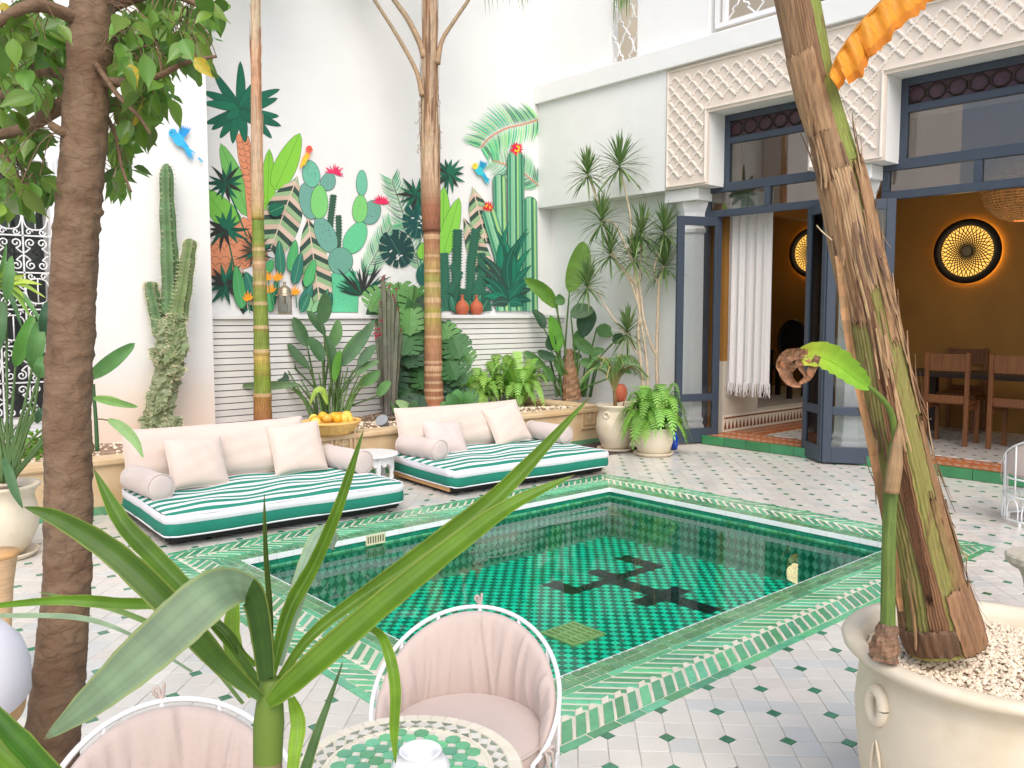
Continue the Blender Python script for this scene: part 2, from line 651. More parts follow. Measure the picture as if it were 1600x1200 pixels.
# white five-sided tiles set diagonally, with a small green square at every other corner
T = 0.1061                                            # tile side
R2 = math.sqrt(.5)
DCUT = 0.030
ORG = (2.203, 1.984)                                  # one green square


def uv2xy(u, v):
    return ORG[0]+(u+v)*R2, ORG[1]+(u-v)*R2


tiles, dots = [], []
rng = random.Random(3)
for i in range(-60, 61):
    for j in range(-60, 61):
        u0, v0 = i*T, j*T
        cu, cv = uv2xy(u0+T/2, v0+T/2)
        if not (-1.6 < cu < 8.24 and 0.1 < cv < 6.86):
            continue
        gp = 0.0011
        q = [(u0+gp, v0+gp), (u0+T-gp, v0+gp), (u0+T-gp, v0+T-gp), (u0+gp, v0+T-gp)]
        k = {(0, 0): 0, (1, 0): 1, (1, 1): 2, (0, 1): 3}[(i % 2, j % 2)]   # which corner carries the square
        pts = []
        for n_, c in enumerate(q):
            if n_ == k:
                a, b = q[n_-1], q[(n_+1) % 4]
                for e in (a, b):
                    L = math.hypot(e[0]-c[0], e[1]-c[1])
                    pts.append((c[0]+(e[0]-c[0])/L*DCUT, c[1]+(e[1]-c[1])/L*DCUT))
            else:
                pts.append(c)
        pts = [uv2xy(*p) for p in pts]
        poly = [(p[0]+rng.uniform(-.0009, .0009), p[1]+rng.uniform(-.0009, .0009)) for p in pts]
        tiles.append((cu, cv, poly))
        if i % 2 == 0 and j % 2 == 0:
            c = uv2xy(u0, v0)
            h = DCUT-.0012
            dots.append((c[0], c[1], [uv2xy(u0+a*h, v0+b*h) for a, b in ((1, 0), (0, 1), (-1, 0), (0, -1))]))


def outside(poly):
    """cut a floor piece along the pool border, the step and the planter"""
    poly = clip(poly, 1, 0, 8.195)
    poly = clip(poly, 0, 1, 6.79)
    if len(poly) < 3:
        return []
    cx = sum(p[0] for p in poly)/len(poly)
    cy = sum(p[1] for p in poly)/len(poly)
    e = .003
    x0, x1, y0, y1 = OX0-e, OX1+e, OY0-e, OY1+e
    inside = [p for p in poly if x0 < p[0] < x1 and y0 < p[1] < y1]
    if not inside:
        return poly
    if len(inside) == len(poly):
        return []
    d = [(cx-x0, (1, 0, x0)), (x1-cx, (-1, 0, -x1)), (cy-y0, (0, 1, y0)), (y1-cy, (0, -1, -y1))]
    d.sort(key=lambda t: t[0])
    return clip(poly, *d[0][1])


def vis(x, y, z=0):
    a, b, d = proj((x, y, z))
    return d if (-30 < a < 1630 and b < 1230 and d > .3) else 1e3+math.hypot(x, y)


def lay(pieces, name, m, parent, z0, z1, limit, stuffname, dz=.0008, bev=.0016):
    """the nearest pieces become parts, the others one joined part"""
    pieces = [(x, y, outside(p)) for x, y, p in pieces]
    pieces = [p for p in pieces if parea(p[2]) > 1.5e-4]
    pieces.sort(key=lambda p: vis(p[0], p[1]))
    ms_ = m if isinstance(m, (list, tuple)) else [m]
    rests_ = [MB() for _ in ms_]
    for k, (x, y, poly) in enumerate(pieces):
        mi = 0 if rng.random() < .5 else rng.randrange(len(ms_))
        zt = z1+rng.uniform(-dz, dz)
        if k < limit:
            b = MB()
            b.prism([(p[0]-x, p[1]-y) for p in poly], z0, zt, bev)
            o = b.build(name, ms_[mi], parent, local=True)
            o.location = (x, y, 0)
            o.rotation_euler = (rng.uniform(-.006, .006), rng.uniform(-.006, .006), 0)
        else:
            rests_[mi].prism(poly, z0, zt, bev)
    for mm_, rb_ in zip(ms_, rests_):
        stuff(rb_.build(stuffname, mm_, parent))


lay(tiles, 'white_tile', [M['wtile'], M['wtile2'], M['wtile3']], floor, -.012, 0.0, 300, 'white_tiles')
lay(dots, 'green_tile', M['gdot'], floor, -.012, 0.0006, 300, 'green_tiles')

# ---- pool border
border = []


def side_map(k):
    if k == 0:   # near side, along +X
        return lambda u, w: (OX0+u, OY0+w), OX1-OX0
    if k == 1:   # right side, along +Y
        return lambda u, w: (OX1-w, OY0+u), OY1-OY0
    if k == 2:   # far side, along -X
        return lambda u, w: (OX1-u, OY1-w), OX1-OX0
    return lambda u, w: (OX0+w, OY1-u), OY1-OY0


for k in range(4):
    f, L = side_map(k)

    def piece(poly, kind):
        poly = clip(poly, -1, 1, -.0015)
        if len(poly) >= 3:
            poly = clip(poly, 1, 1, L-.0015)
        if parea(poly) > 1e-4:
            q = [f(*p) for p in poly]
            cx = sum(p[0] for p in q)/len(q)
            cy = sum(p[1] for p in q)/len(q)
            border.append((cx, cy, q, kind))
    u = 0
    while u < L:
        w_ = .148+rng.uniform(-.02, .02)
        j2 = rng.uniform(-.002, .002)
        piece([(u, j2), (u+w_-.008, j2), (u+w_-.008, .040+j2), (u, .040+j2)], 'green')
        u += w_
    u = 0
    while u < L:
        w_ = .15+rng.uniform(-.02, .02)
        piece([(u, .314), (u+w_-.008, .314), (u+w_-.008, .344), (u, .344)], 'green')
        u += w_
    u = -.25
    pt = .0735
    while u < L+.25:
        a0, a1, b0, b1 = .048, .160, .169, .306
        j_ = rng.uniform(-.003, .003)
        wd = .051+rng.uniform(-.004, .003)
        s = (a1-a0)
        piece([(u+j_, a0), (u+j_+wd, a0), (u+j_+wd+s, a1), (u+j_+s, a1)], 'green')
        h_ = .036
        u0 = u+s
        piece([(u0+.001, a1+.003), (u0+.040, a1+.003), (u0+.040+h_, a1+.003+h_), (u0+.001+h_, a1+.003+h_)], 'cream')
        lo_, hi_ = .22*h_, .80*h_
        xa, wa, xb, wb = u0-.005+lo_, a1+lo_, u0-.005+hi_, a1+hi_
        piece([(xa, wa), (xb, wb), (xb-(b1-wb), b1), (xa-(b1-wa), b1)], 'green')
        piece([(u+wd+.003, a0), (u+pt-.002, a0), (u+pt-.002+s*.55, a0+s*.55), (u+wd+.003+s*.55, a0+s*.55)], 'cream')
        u += pt
    for row, (w0, w1) in enumerate(((.351, .396), (.402, .447))):
        u = row*.02
        while u < L:
            piece([(u, w0), (u+.045, w0), (u+.045, w1), (u, w1)], 'olive')
            u += .051

mb = MB()
for k in range(4):
    f, L = side_map(k)
    q = [f(0, 0), f(L, 0), f(L-BW, BW), f(BW, BW)]
    mb.add([(p[0], p[1], -.0035) for p in q], [(0, 1, 2, 3)])
basin = mb
pool_border = struct(mb.build('pool_border', M['cream_tile']))
border.sort(key=lambda p: vis(p[0], p[1]))
rests = {'green': MB(), 'olive': MB(), 'cream': MB()}
bm_ = {'green': M['gtile'], 'olive': M['gtile2'], 'cream': M['cream_tile']}
cnt = {'green': 0, 'olive': 0, 'cream': 0}
lim = {'green': 300, 'olive': 140, 'cream': 120}
for x, y, q, kind in border:
    zt = .0005+rng.uniform(-.001, .001)
    if cnt[kind] < lim[kind]:
        cnt[kind] += 1
        b = MB().prism([(p[0]-x, p[1]-y) for p in q], -.012, zt, .0018)
        o = b.build({'green': 'green_tile', 'olive': 'coping_tile', 'cream': 'cream_tile'}[kind], bm_[kind], pool_border, local=True)
        o.location = (x, y, 0)
        o.rotation_euler = (rng.uniform(-.012, .012), rng.uniform(-.012, .012), 0)
    else:
        rests[kind].prism(q, -.012, zt, .0018)
for kind, b in rests.items():
    stuff(b.build({'green': 'green_tiles', 'olive': 'coping_tiles', 'cream': 'cream_tiles'}[kind], bm_[kind], pool_border))

# ---- basin
mb = MB()
e = .012
x0, x1, y0, y1, zb = PX0-e, PX1+e, PY0-e, PY1+e, POOL_Z-.012
c8 = [(x0, y0), (x1, y0), (x1, y1), (x0, y1)]
mb.add([(p[0], p[1], zb) for p in c8]+[(p[0], p[1], -.006) for p in c8],
       [(0, 1, 2, 3)]+[(i, i+4, (i+1) % 4+4, (i+1) % 4) for i in range(4)])
pool = struct(mb.build('pool_basin', M['pool_wall_light']))


def wall_tile(mbx, k, u0, u1, z0, z1, th=.010, poly=None):
    """a tile on inner pool wall k"""
    poly = poly or [(u0, z0), (u1, z0), (u1, z1), (u0, z1)]
    def f(u, d):
        if k == 0:
            return (PX0+u, PY0-e+d)
        if k == 1:
            return (PX1+e-d, PY0+u)
        if k == 2:
            return (PX0+u, PY1+e-d)
        return (PX0-e+d, PY0+u)
    vs = [(*f(u, 0), z) for u, z in poly]+[(*f(u, th), z) for u, z in poly]
    n = len(poly)
    mbx.add(vs, [tuple(range(n, 2*n))]+[(i, (i+1) % n, n+(i+1) % n, n+i) for i in range(n)])


edge, row1, row2, dia, grid = MB(), MB(), MB(), MB(), MB()
edge_parts = 0
for k in range(4):
    L = (PX1-PX0) if k in (0, 2) else (PY1-PY0)
    n = int(L/.115)
    for i in range(n):
        a, b = i*L/n, (i+1)*L/n-.002
        wall_tile(edge, k, a, b, -.036, -.001, .016)
    n = int(L/.048)
    for i in range(n):
        a, b = i*L/n, (i+1)*L/n-.003
        wall_tile(row1, k, a, b, -.066, -.040)
        wall_tile(row2, k, a, b, -.098, -.069)
    pw, ph = .062, .078
    n = int(L/pw)
    z = -.102
    r_ = 0
    while z-ph > POOL_Z-.02:
        for i in range(n):
            cu = (i+.5)*L/n
            for dz_, sh in ((ph/2, 0),):
                c = z-dz_
                hw, hh = L/n/2-.002, ph/2-.002
                wall_tile(dia, k, 0, 0, 0, 0, .008, [(cu-hw, c), (cu, c-hh), (cu+hw, c), (cu, c+hh)])
        z -= ph
        r_ += 1
stuff(edge.build('white_edge_tiles', M['white_edge'], pool))
stuff(row1.build('dark_wall_tiles', M['pool_dark'], pool))
stuff(row2.build('green_wall_tiles', M['gtile'], pool))
stuff(dia.build('diamond_wall_tiles', M['pool_dark'], pool))
# chequered floor with the tiles inside crossing bars coloured black
bars = []
for (a, b), (c, d) in (((968, 904), (1108, 957)), ((905, 926), (1024, 881)), ((858, 910), (905, 926)), ((968, 870), (1024, 884)),
                       ((926, 891), (968, 905)), ((996, 944), (1070, 919))):
    p, q = P(a, b, Z=POOL_Z), P(c, d, Z=POOL_Z)
    if abs(p.x-q.x) > abs(p.y-q.y):
        m_ = (p.y+q.y)/2
        bars.append((min(p.x, q.x), max(p.x, q.x), m_-.07, m_+.07))
    else:
        m_ = (p.x+q.x)/2
        bars.append((m_-.07, m_+.07, min(p.y, q.y), max(p.y, q.y)))
fl, fd, fb = MB(), MB(), MB()
nx, ny = 68, 50
sx, sy = (PX1-PX0)/nx, (PY1-PY0)/ny
for i in range(nx):
    for j in range(ny):
        cx, cy = PX0+(i+.5)*sx, PY0+(j+.5)*sy
        tgt = fl if (i+j) % 2 else fd
        if any(b[0] <= cx <= b[1] and b[2] <= cy <= b[3] for b in bars):
            tgt = fb
        hx, hy = sx/2-.0012, sy/2-.0012
        tgt.prism([(cx-hx, cy-hy), (cx+hx, cy-hy), (cx+hx, cy+hy), (cx-hx, cy+hy)], POOL_Z-.011, POOL_Z+rng.uniform(-.001, .001))
stuff(fl.build('turquoise_floor_tiles', M['pool_light'], pool))
stuff(fd.build('dark_floor_tiles', M['pool_dark'], pool))
stuff(fb.build('black_floor_tiles', M['pool_black'], pool))
# drain cover and wall inlet
c = P(895, 992, Z=POOL_Z)
mb = MB()
w_ = .13
M['grate'] = mat('yellow_green_grate', lin(170, 205, 130), .4, var=.08)
for i in range(7):
    a = -w_+i*2*w_/6
    mb.box((c.x+a-.009, c.y-w_, POOL_Z+.004), (c.x+a+.009, c.y+w_, POOL_Z+.016))
for i in range(4):
    a = -w_+i*2*w_/3
    mb.box((c.x-w_-.01, c.y+a-.008, POOL_Z+.002), (c.x+w_+.01, c.y+a+.008, POOL_Z+.013))
mb.box((c.x-w_, c.y-w_, POOL_Z-.002), (c.x+w_, c.y+w_, POOL_Z+.003))
mb.build('drain_grate', M['grate'], pool)
c = P(586, 842, Y=PY1)
mb = MB()
M['inlet'] = mat('cream_plastic', lin(214, 206, 170), .5)
mb.box((c.x-.075, PY1-.012, c.z-.035), (c.x+.075, PY1+.005, c.z-.024))
mb.box((c.x-.075, PY1-.012, c.z+.024), (c.x+.075, PY1+.005, c.z+.035))
for i in range(8):
    a = -.07+i*.02
    mb.box((c.x+a-.005, PY1-.010, c.z-.026), (c.x+a+.005, PY1+.004, c.z+.026))
inl = mb.build('inlet_grille', M['inlet'], pool)
MB().box((c.x-.068, PY1-.006, c.z-.023), (c.x+.068, PY1+.006, c.z+.023)).build('inlet_recess', M['dark_gap'], inl)
mb = MB()
nxw, nyw = 2, 2
mb.add([(PX0-.01, PY0-.01, WATER_Z), (PX1+.01, PY0-.01, WATER_Z), (PX1+.01, PY1+.01, WATER_Z), (PX0-.01, PY1+.01, WATER_Z)], [(0, 1, 2, 3)])
struct(mb.build('pool_water', M['water']))

# ================================================================ walls round the court
TOPZ = 7.2
LW = 8.10      # left wall front
MW = 8.60      # mural wall front
w = MB().box((3.2, MW, -.02), (8.6, MW+.25, TOPZ)).build('mural_wall', M['plaster'])
tag(w, 'tall white plaster wall that carries the painted jungle mural', 'wall')

# left wall with a window opening
wx0, wx1, wz0, wz1 = 1.12, 1.90, .62, 2.78
mb = MB()
mb.box((-4, LW, -.02), (wx0, LW+.3, TOPZ))
mb.box((wx1, LW, -.02), (3.292, LW+.49, TOPZ))
mb.box((wx0, LW, -.02), (wx1, LW+.3, wz0))
mb.box((wx0, LW, wz1), (wx1, LW+.3, TOPZ))
# warm staining low on the plaster
m = M['plaster_dado']
n, l = m.node_tree.nodes, m.node_tree.links
bs = n['Principled BSDF']
src = bs.inputs['Base Color'].links[0].from_socket
tc = n.new('ShaderNodeTexCoord')
sx_ = n.new('ShaderNodeSeparateXYZ')
l.new(tc.outputs['Object'], sx_.inputs[0])
nz = n.new('ShaderNodeTexNoise')
nz.inputs['Scale'].default_value = 2.0
nz.inputs['Detail'].default_value = 6
l.new(tc.outputs['Object'], nz.inputs['Vector'])
a1 = n.new('ShaderNodeMath')
a1.operation = 'MULTIPLY_ADD'
l.new(nz.outputs['Fac'], a1.inputs[0])
a1.inputs[1].default_value = .9
l.new(sx_.outputs['Z'], a1.inputs[2])
mr = n.new('ShaderNodeMapRange')
mr.inputs['From Min'].default_value = .85
mr.inputs['From Max'].default_value = 1.5
mr.inputs['To Min'].default_value = .75
mr.inputs['To Max'].default_value = 0
l.new(a1.outputs[0], mr.inputs['Value'])
mx = n.new('ShaderNodeMix')
mx.data_type = 'RGBA'
l.new(mr.outputs[0], mx.inputs['Factor'])
l.new(src, mx.inputs[6])
mx.inputs[7].default_value = lin(232, 205, 180)
l.new(mx.outputs[2], bs.inputs['Base Color'])
w = mb.build('left_wall', M['plaster_dado'])
tag(w, 'white plaster wall behind the tall cactus, stained pink low down', 'wall')

# window with scrolled white iron grille
win = empty('grille_window', ((wx0+wx1)/2, LW, wz0), 'dark window behind ornate white scrolled iron grille, left of the cactus', 'window')
mb = MB()
for k, (d, y) in enumerate(((.10, .035), (.065, .055), (.03, .075))):
    mb.box((wx0-d, LW-y, wz0-d), (wx0-d+.034, LW+.002, wz1+d))
    mb.box((wx1+d-.034, LW-y, wz0-d), (wx1+d, LW+.002, wz1+d))
    mb.box((wx0-d+.034, LW-y, wz1+d-.034), (wx1+d-.034, LW+.002, wz1+d))
    mb.box((wx0-d+.034, LW-y, wz0-d), (wx1+d-.034, LW+.002, wz0-d+.034))
mb.build('window_frame', M['white_paint'], win)
MB().box((wx0-.14, LW-.11, wz0-.17), (wx1+.14, LW-.002, wz0-.105)).build('sill', M['white_paint'], win)
MB().box((wx0, LW+.20, wz0), (wx1, LW+.215, wz1)).build('pane', mat('dark_window_glass', lin(44, 50, 50), .08, spec=.6), win)
gy = LW+.03
cw = (wx1-wx0)/4
rows = 7
ch = (wz1-wz0)/rows
for i in range(1, 4):
    MB().beam((wx0+i*cw, gy, wz0), (wx0+i*cw, gy, wz1), .012, .012).build('grille_bar', M['metal_white'], win)
for j in range(1, rows):
    MB().beam((wx0, gy, wz0+j*ch), (wx1, gy, wz0+j*ch), .012, .012, upv=(0, 1, 0)).build('grille_bar', M['metal_white'], win)
sc1 = MB()
for sgx in (1, -1):
    for sgz in (1, -1):
        c0 = (sgx*cw*.22, 0, sgz*ch*.30)
        sp = spiral((c0[0], 0, c0[2]), .042, 1.35, math.pi/2*(1 if sgz < 0 else -1), sgx*sgz)
        sc1.tube(sp, .0065, 5)
        sc1.tube(crom([sp[0], (c0[0]+sgx*.03, 0, c0[2]-sgz*.07), (sgx*cw*.46, 0, sgz*.012)], 4), .0065, 5)
sc1 = sc1.mesh('scroll', smooth=True)
sc1.materials.append(M['metal_white'])
sc2 = MB()
for sgz in (1, -1):
    sc2.tube(crom([(-cw*.5, 0, -sgz*ch*.1), (-cw*.36, 0, sgz*ch*.25), (0, 0, sgz*ch*.34), (cw*.36, 0, sgz*ch*.25), (cw*.5, 0, -sgz*ch*.1)], 6), .0065, 5)
    for sgx in (1, -1):
        sc2.tube(spiral((sgx*cw*.25, 0, sgz*ch*.40), .028, 1.2, 0, sgx*sgz), .006, 5)
sc2.tube([(0, 0, -ch*.32), (0, 0, ch*.32)], .006, 5)
sc2 = sc2.mesh('scroll', smooth=True)
sc2.materials.append(M['metal_white'])
for i in range(4):
    for j in range(rows):
        inst('scroll', sc2 if (j % 2 and i % 2) or j % 3 == 2 else sc1, win,
             Matrix.Translation((wx0+(i+.5)*cw, gy, wz0+(j+.5)*ch)))

# slatted panel under the mural
SL = 8.35
pan = empty('slatted_panel', (5.8, SL, .3), 'white horizontal slatted timber panel below the mural', 'panel')
MB().box((3.30, SL+.035, .2), (8.3, MW-.01, 1.455)).build('backing', M['dark_gap'], pan)
pitch = .0655
z = 1.452
while z > .30:
    MB().box((3.30, SL+rng.uniform(-.002, .002), z-pitch+.010), (8.298, SL+.03, z)).build('slat', M['slat'], pan)
    z -= pitch
MB().box((3.30, SL-.035, 1.456), (8.298, MW-.003, 1.50)).build('top_ledge', M['white_paint'], pan, bevel=.004)

# planter bed
PLY, PLZ = 6.80, .42
pl = empty('planter', (4.5, PLY, 0), 'long tan plastered planter bed in front of the slatted panel', 'planter')
mb = MB()
mb.box((-2, PLY, 0), (7.55, PLY+.16, PLZ-.05))
mb.box((7.39, PLY+.16, 0), (7.55, 8.36, PLZ-.05))
mb.build('front_wall', M['sand'], pl)
mb = MB()
mb.box((-2, PLY-.03, PLZ-.05), (7.58, PLY+.19, PLZ))
mb.box((7.36, PLY+.19, PLZ-.05), (7.58, 8.34, PLZ))
mb.build('coping', M['sand'], pl, bevel=.012)
MB().box((-2, PLY-.012, 0), (7.56, PLY-.001, .06)).build('base_tile', M['gtile2'], pl)
for cxp in (P(921, 652, Y=PLY-.01), P(536, 694, Y=PLY-.01)):
    mb = MB()
    s_ = .12
    for r_ in (s_, s_*.62):
        a, b = cxp.x, cxp.z
        for dx in (-r_, r_):
            mb.box((a+dx-.011, PLY-.022, b-r_-.011), (a+dx+.011, PLY-.002, b+r_+.011))
        for dzz in (-r_, r_):
            mb.box((a-r_+.011, PLY-.021, b+dzz-.011), (a+r_-.011, PLY-.003, b+dzz+.011))
    mb.box((a-.05, PLY-.018, b-.012), (a+.05, PLY-.004, b+.012))
    mb.box((a-.012, PLY-.019, b-.05), (a+.012, PLY-.005, b+.05))
    mb.build('carved_square', M['sand'], pl)
soil = MB()
nx_, ny_ = 70, 12
for j in range(ny_+1):
    for i in range(nx_+1):
        x = -1.9+i*9.4/nx_
        y = PLY+.15+j*1.4/ny_
        soil.v.append((x, y, .345+.03*math.sin(x*3+y*5)+rng.uniform(-.012, .012)))
for j in range(ny_):
    for i in range(nx_):
        a = j*(nx_+1)+i
        soil.f.append((a, a+1, a+nx_+2, a+nx_+1))
        soil.c.append(None)
o = soil.build('soil', M['soil'], pl, smooth=True)
pm = MB()
for k in range(3600):
    x, y = rng.uniform(.8, 7.35), rng.uniform(PLY+.17, 8.3)
    r_ = rng.uniform(.009, .022)*(1.5 if x > 6.9 and rng.random() < .4 else 1)
    z = .352+.03*math.sin(x*3+y*5)
    a = rng.uniform(0, 6.28)
    vs = [(x+r_*math.cos(a+q)*rng.uniform(.7, 1.2), y+r_*math.sin(a+q)*rng.uniform(.7, 1.2), z+rng.uniform(-.1, .5)*r_) for q in (0, 1.57, 3.14, 4.71)]
    vs += [(x, y, z+r_*.9), (x, y, z-r_*.6)]
    pm.add(vs, [(0, 1, 4), (1, 2, 4), (2, 3, 4), (3, 0, 4), (1, 0, 5), (2, 1, 5), (3, 2, 5), (0, 3, 5)])
o = pm.build('bed_pebbles', M['pebble'])
stuff(tag(o, 'pale pebbles covering the soil of the planter bed', 'pebbles'))
# dark gravel patch on the floor at the right end of the planter
gm = MB()
for k in range(1500):
    x, y = rng.uniform(6.1, 7.36), rng.uniform(6.12, 6.77)
    r_ = rng.uniform(.008, .016)
    a = rng.uniform(0, 6.28)
    vs = [(x+r_*math.cos(a+q), y+r_*math.sin(a+q)*.8, .004) for q in (0, 1.57, 3.14, 4.71)]+[(x, y, .004+r_)]
    gm.add(vs, [(0, 1, 4), (1, 2, 4), (2, 3, 4), (3, 0, 4)])
gm.box((6.08, 6.1, .001), (7.4, 6.788, .005))
stuff(tag(gm.build('dark_gravel', M['gravel_dark']), 'dark brown gravel strip on the floor below the planter', 'gravel'))

# ================================================================ building on the right
FX = 8.05
bld = empty('riad_building', (8.4, 4.5, 0), 'two storey white building with carved frieze and open dark folding doors', 'building')
Bw = lambda lo, hi, name='wall', m='plaster', **k: MB().box(lo, hi).build(name, M[m], bld, **k)
Bw((FX, 6.425, 2.95), (8.6, MW-.002, 4.319), 'overhanging_wall')
Bw((8.30, 6.30, -.02), (8.62, MW-.002, 2.949), 'lower_wall')
Bw((7.985, -1, 4.32), (8.6, MW-.003, 4.555), 'cornice', bevel=.006)
UX = 8.14
# upper storey with two openings
ya1, ya0 = P(952, 60, X=UX).y, P(996, 60, X=UX).y
yb1 = P(1107, 40, X=UX).y
zb_ = P(1107, 54, X=UX).z
mb = MB()
mb.box((UX, ya1, 4.556), (UX+.16, MW-.004, TOPZ))
mb.box((UX, yb1, 4.556), (UX+.16, ya0, TOPZ))
mb.box((UX, 2.4, 4.556), (UX+.16, yb1, zb_))
mb.box((UX, 0.2, 4.556), (UX+.16, 2.4, TOPZ))
mb.box((UX, 0.2, 6.2), (UX+.16, MW-.004, TOPZ+.01))
mb.build('upper_wall', M['plaster'], bld)
MB().box((UX-.006, 6.2, 4.556), (UX-.001, MW-.2, 4.60)).build('foot_strip', M['plaster'], bld)  # thin strip of the wall's own plaster along its foot
# room behind the upper openings
mb = MB()
mb.box((10.2, 0, 4.4), (10.3, 8.4, TOPZ))
mb.box((8.31, 0, 4.50), (10.19, 8.4, 4.56))
mb.box((8.31, 8.41, 4.4), (10.2, 8.5, TOPZ))
mb.build('gallery_wall', M['beige_wall'], bld)


def lattice(y0, y1, z0, z1, x, w, h, name, parent, r=.011):
    """white lattice of curved straps"""
    b = MB()
    nyc, nzc = max(1, round((y1-y0)/w)), max(1, round((z1-z0)/h))
    w, h = (y1-y0)/nyc, (z1-z0)/nzc
    for i in range(nyc):
        for j in range(nzc):
            for a, c in (((0, 0), (.5, .5)), ((.5, .5), (1, 1)), ((1, 0), (.5, .5)), ((.5, .5), (0, 1))):
                pts = []
                for t, o_ in ((0, 0), (.2, .05), (.38, .10), (.44, -.02), (.56, -.02), (.62, .10), (.8, .05), (1, 0)):
                    yy = a[0]+(c[0]-a[0])*t
                    zz = a[1]+(c[1]-a[1])*t
                    s_ = o_*(1 if (a[0]+c[0]) < 1 else -1)
                    pts.append((x, y0+(i+yy+s_*.8)*w, z0+(j+zz)*h))
                b.tube(pts, r, 4)
    return b.build(name, M['white_paint'], parent)


MB().box((8.5, ya0, 4.56), (8.62, ya1-.25, 4.95)).build('upper_furniture', M['wood'], bld)
lattice(ya0, ya1, 4.58, 6.2, UX+.06, .30, .42, 'lattice_screen', bld)
lattice(2.4, yb1-.20, zb_+.10, 6.2, UX+.05, .36, .5, 'lattice_railing', bld)
mb = MB()
mb.beam((UX+.05, 2.4, zb_+.075), (UX+.05, yb1-.07, zb_+.075), .05, .05)
for y in (yb1-.09, yb1-.19):
    mb.beam((UX+.05, y, zb_+.10), (UX+.05, y, 6.2), .05, .05)
mb.build('railing_frame', M['white_paint'], bld)
# round brown armchair back behind the railing
mb = MB()
cy_ = yb1-1.15
pts = [(8.95+.1*math.sin(a), cy_+.62*math.cos(a), zb_+.02+.42*math.sin(a)) for a in [math.pi*i/14 for i in range(15)]]
mb.tube(pts, .05, 8)
mb.box((8.9, cy_-.62, zb_-.25), (9.1, cy_+.62, zb_+.05))
ac = mb.build('upstairs_armchair', M['wood'])
tag(ac, 'brown round-backed chair behind the upstairs railing', 'chair')

# carved frieze, piers and columns
PIERS = [(5.83, 6.42), (3.83, 4.61), (0.9, 1.5)]
for y0, y1 in PIERS:
    Bw((FX+.032, y0, 2.955), (8.42, y1, 3.755), 'pier')
Bw((FX+.033, -1, 3.756), (8.6, 6.424, 4.318), 'lintel')
mb = MB()
mb.box((FX, -1, 3.745), (FX+.031, 6.422, 4.317))
for y0, y1 in PIERS:
    mb.box((FX, y0+.001, 2.957), (FX+.03, y1-.001, 3.744))
panel = mb.build('frieze_panel', M['frieze_bg'], bld)
rel = MB()
cw_, ch_ = .1645, .1765


RK = [0]


def rib(pts, w_=.023, h_=.016):
    """mitred strap standing proud of the panel"""
    RK[0] += 1
    h_ = h_+.00012*(RK[0] % 23)
    n = len(pts)
    base = len(rel.v)
    for i, p in enumerate(pts):
        a, c = pts[max(i-1, 0)], pts[min(i+1, n-1)]
        ty, tz = c[0]-a[0], c[1]-a[1]
        L = math.hypot(ty, tz) or 1
        ny, nz_ = -tz/L, ty/L
        for q, x in ((-.5, FX+.001), (-.34, FX-h_), (.34, FX-h_), (.5, FX+.001)):
            rel.v.append((x, p[0]+ny*w_*q, p[1]+nz_*w_*q))
    for i in range(n-1):
        for k in range(3):
            rel.f.append((base+i*4+k, base+i*4+k+1, base+i*4+k+5, base+i*4+k+4))
            rel.c.append(None)


def in_frieze(y, z):
    if 3.79 < z < 4.275 and -1 < y < 6.385:
        return True
    return any(y0+.03 < y < y1-.03 and 2.99 < z <= 3.80 for y0, y1 in PIERS)


for i in range(-6, 50):
    for j in range(0, 8):
        y = 6.42-.118-i*cw_
        z = 2.985+j*ch_
        for sy_ in (1, -1):
            for up_ in (0, 1):
                # quarter of a cell: pointed arch above, stepped cusps below
                if up_:
                    raw = [(0, 1.0), (.07, .90), (.20, .82), (.31, .72), (.34, .62), (.43, .59), (.5, .5)]
                else:
                    raw = [(.5, .5), (.46, .42), (.36, .41), (.33, .31), (.22, .29), (.19, .18), (.09, .13), (0, 0)]
                pts = [(y+sy_*a*cw_, z+b*ch_) for a, b in raw]
                if all(in_frieze(*p) for p in pts):
                    rib(pts)
for a, b in (((-1, 4.285), (6.39, 4.285)), ((6.39, 4.285), (6.39, 2.985)), ((6.39, 2.985), (5.86, 2.985)), ((5.86, 2.985), (5.86, 3.785)),
             ((5.86, 3.785), (4.58, 3.785)), ((4.58, 3.785), (4.58, 2.985)), ((4.58, 2.985), (3.86, 2.985)), ((3.86, 2.985), (3.86, 3.785)), ((3.86, 3.785), (1.5, 3.785))):
    rib([a, b], .016, .020)
rel.build('carved_relief', M['frieze'], panel)

for yc in (6.245, 4.22, 1.2):
    cprof = [(.21, 0), (.21, .10), (.185, .13), (.20, .17), (.175, .21), (.168, .9), (.165, 2.35), (.19, 2.37), (.19, 2.41), (.165, 2.43), (.175, 2.60), (.205, 2.68), (.215, 2.72)]
    col_ = MB().lathe(cprof, 8, (8.37, yc, .09), wob=None).build('column', M['plaster'], bld)
    MB().box((8.12, yc-.24, 2.81), (8.60, yc+.24, 2.952)).build('capital', M['plaster'], col_, bevel=.01)
    MB().box((8.20, yc-.19, .0), (8.58, yc+.19, .125)).build('plinth', M['plaster'], col_, bevel=.008)

M['gstep'] = mat('bottle_green_tile', lin(60, 132, 86), .25, var=.12, rand=.15, coat=.3)
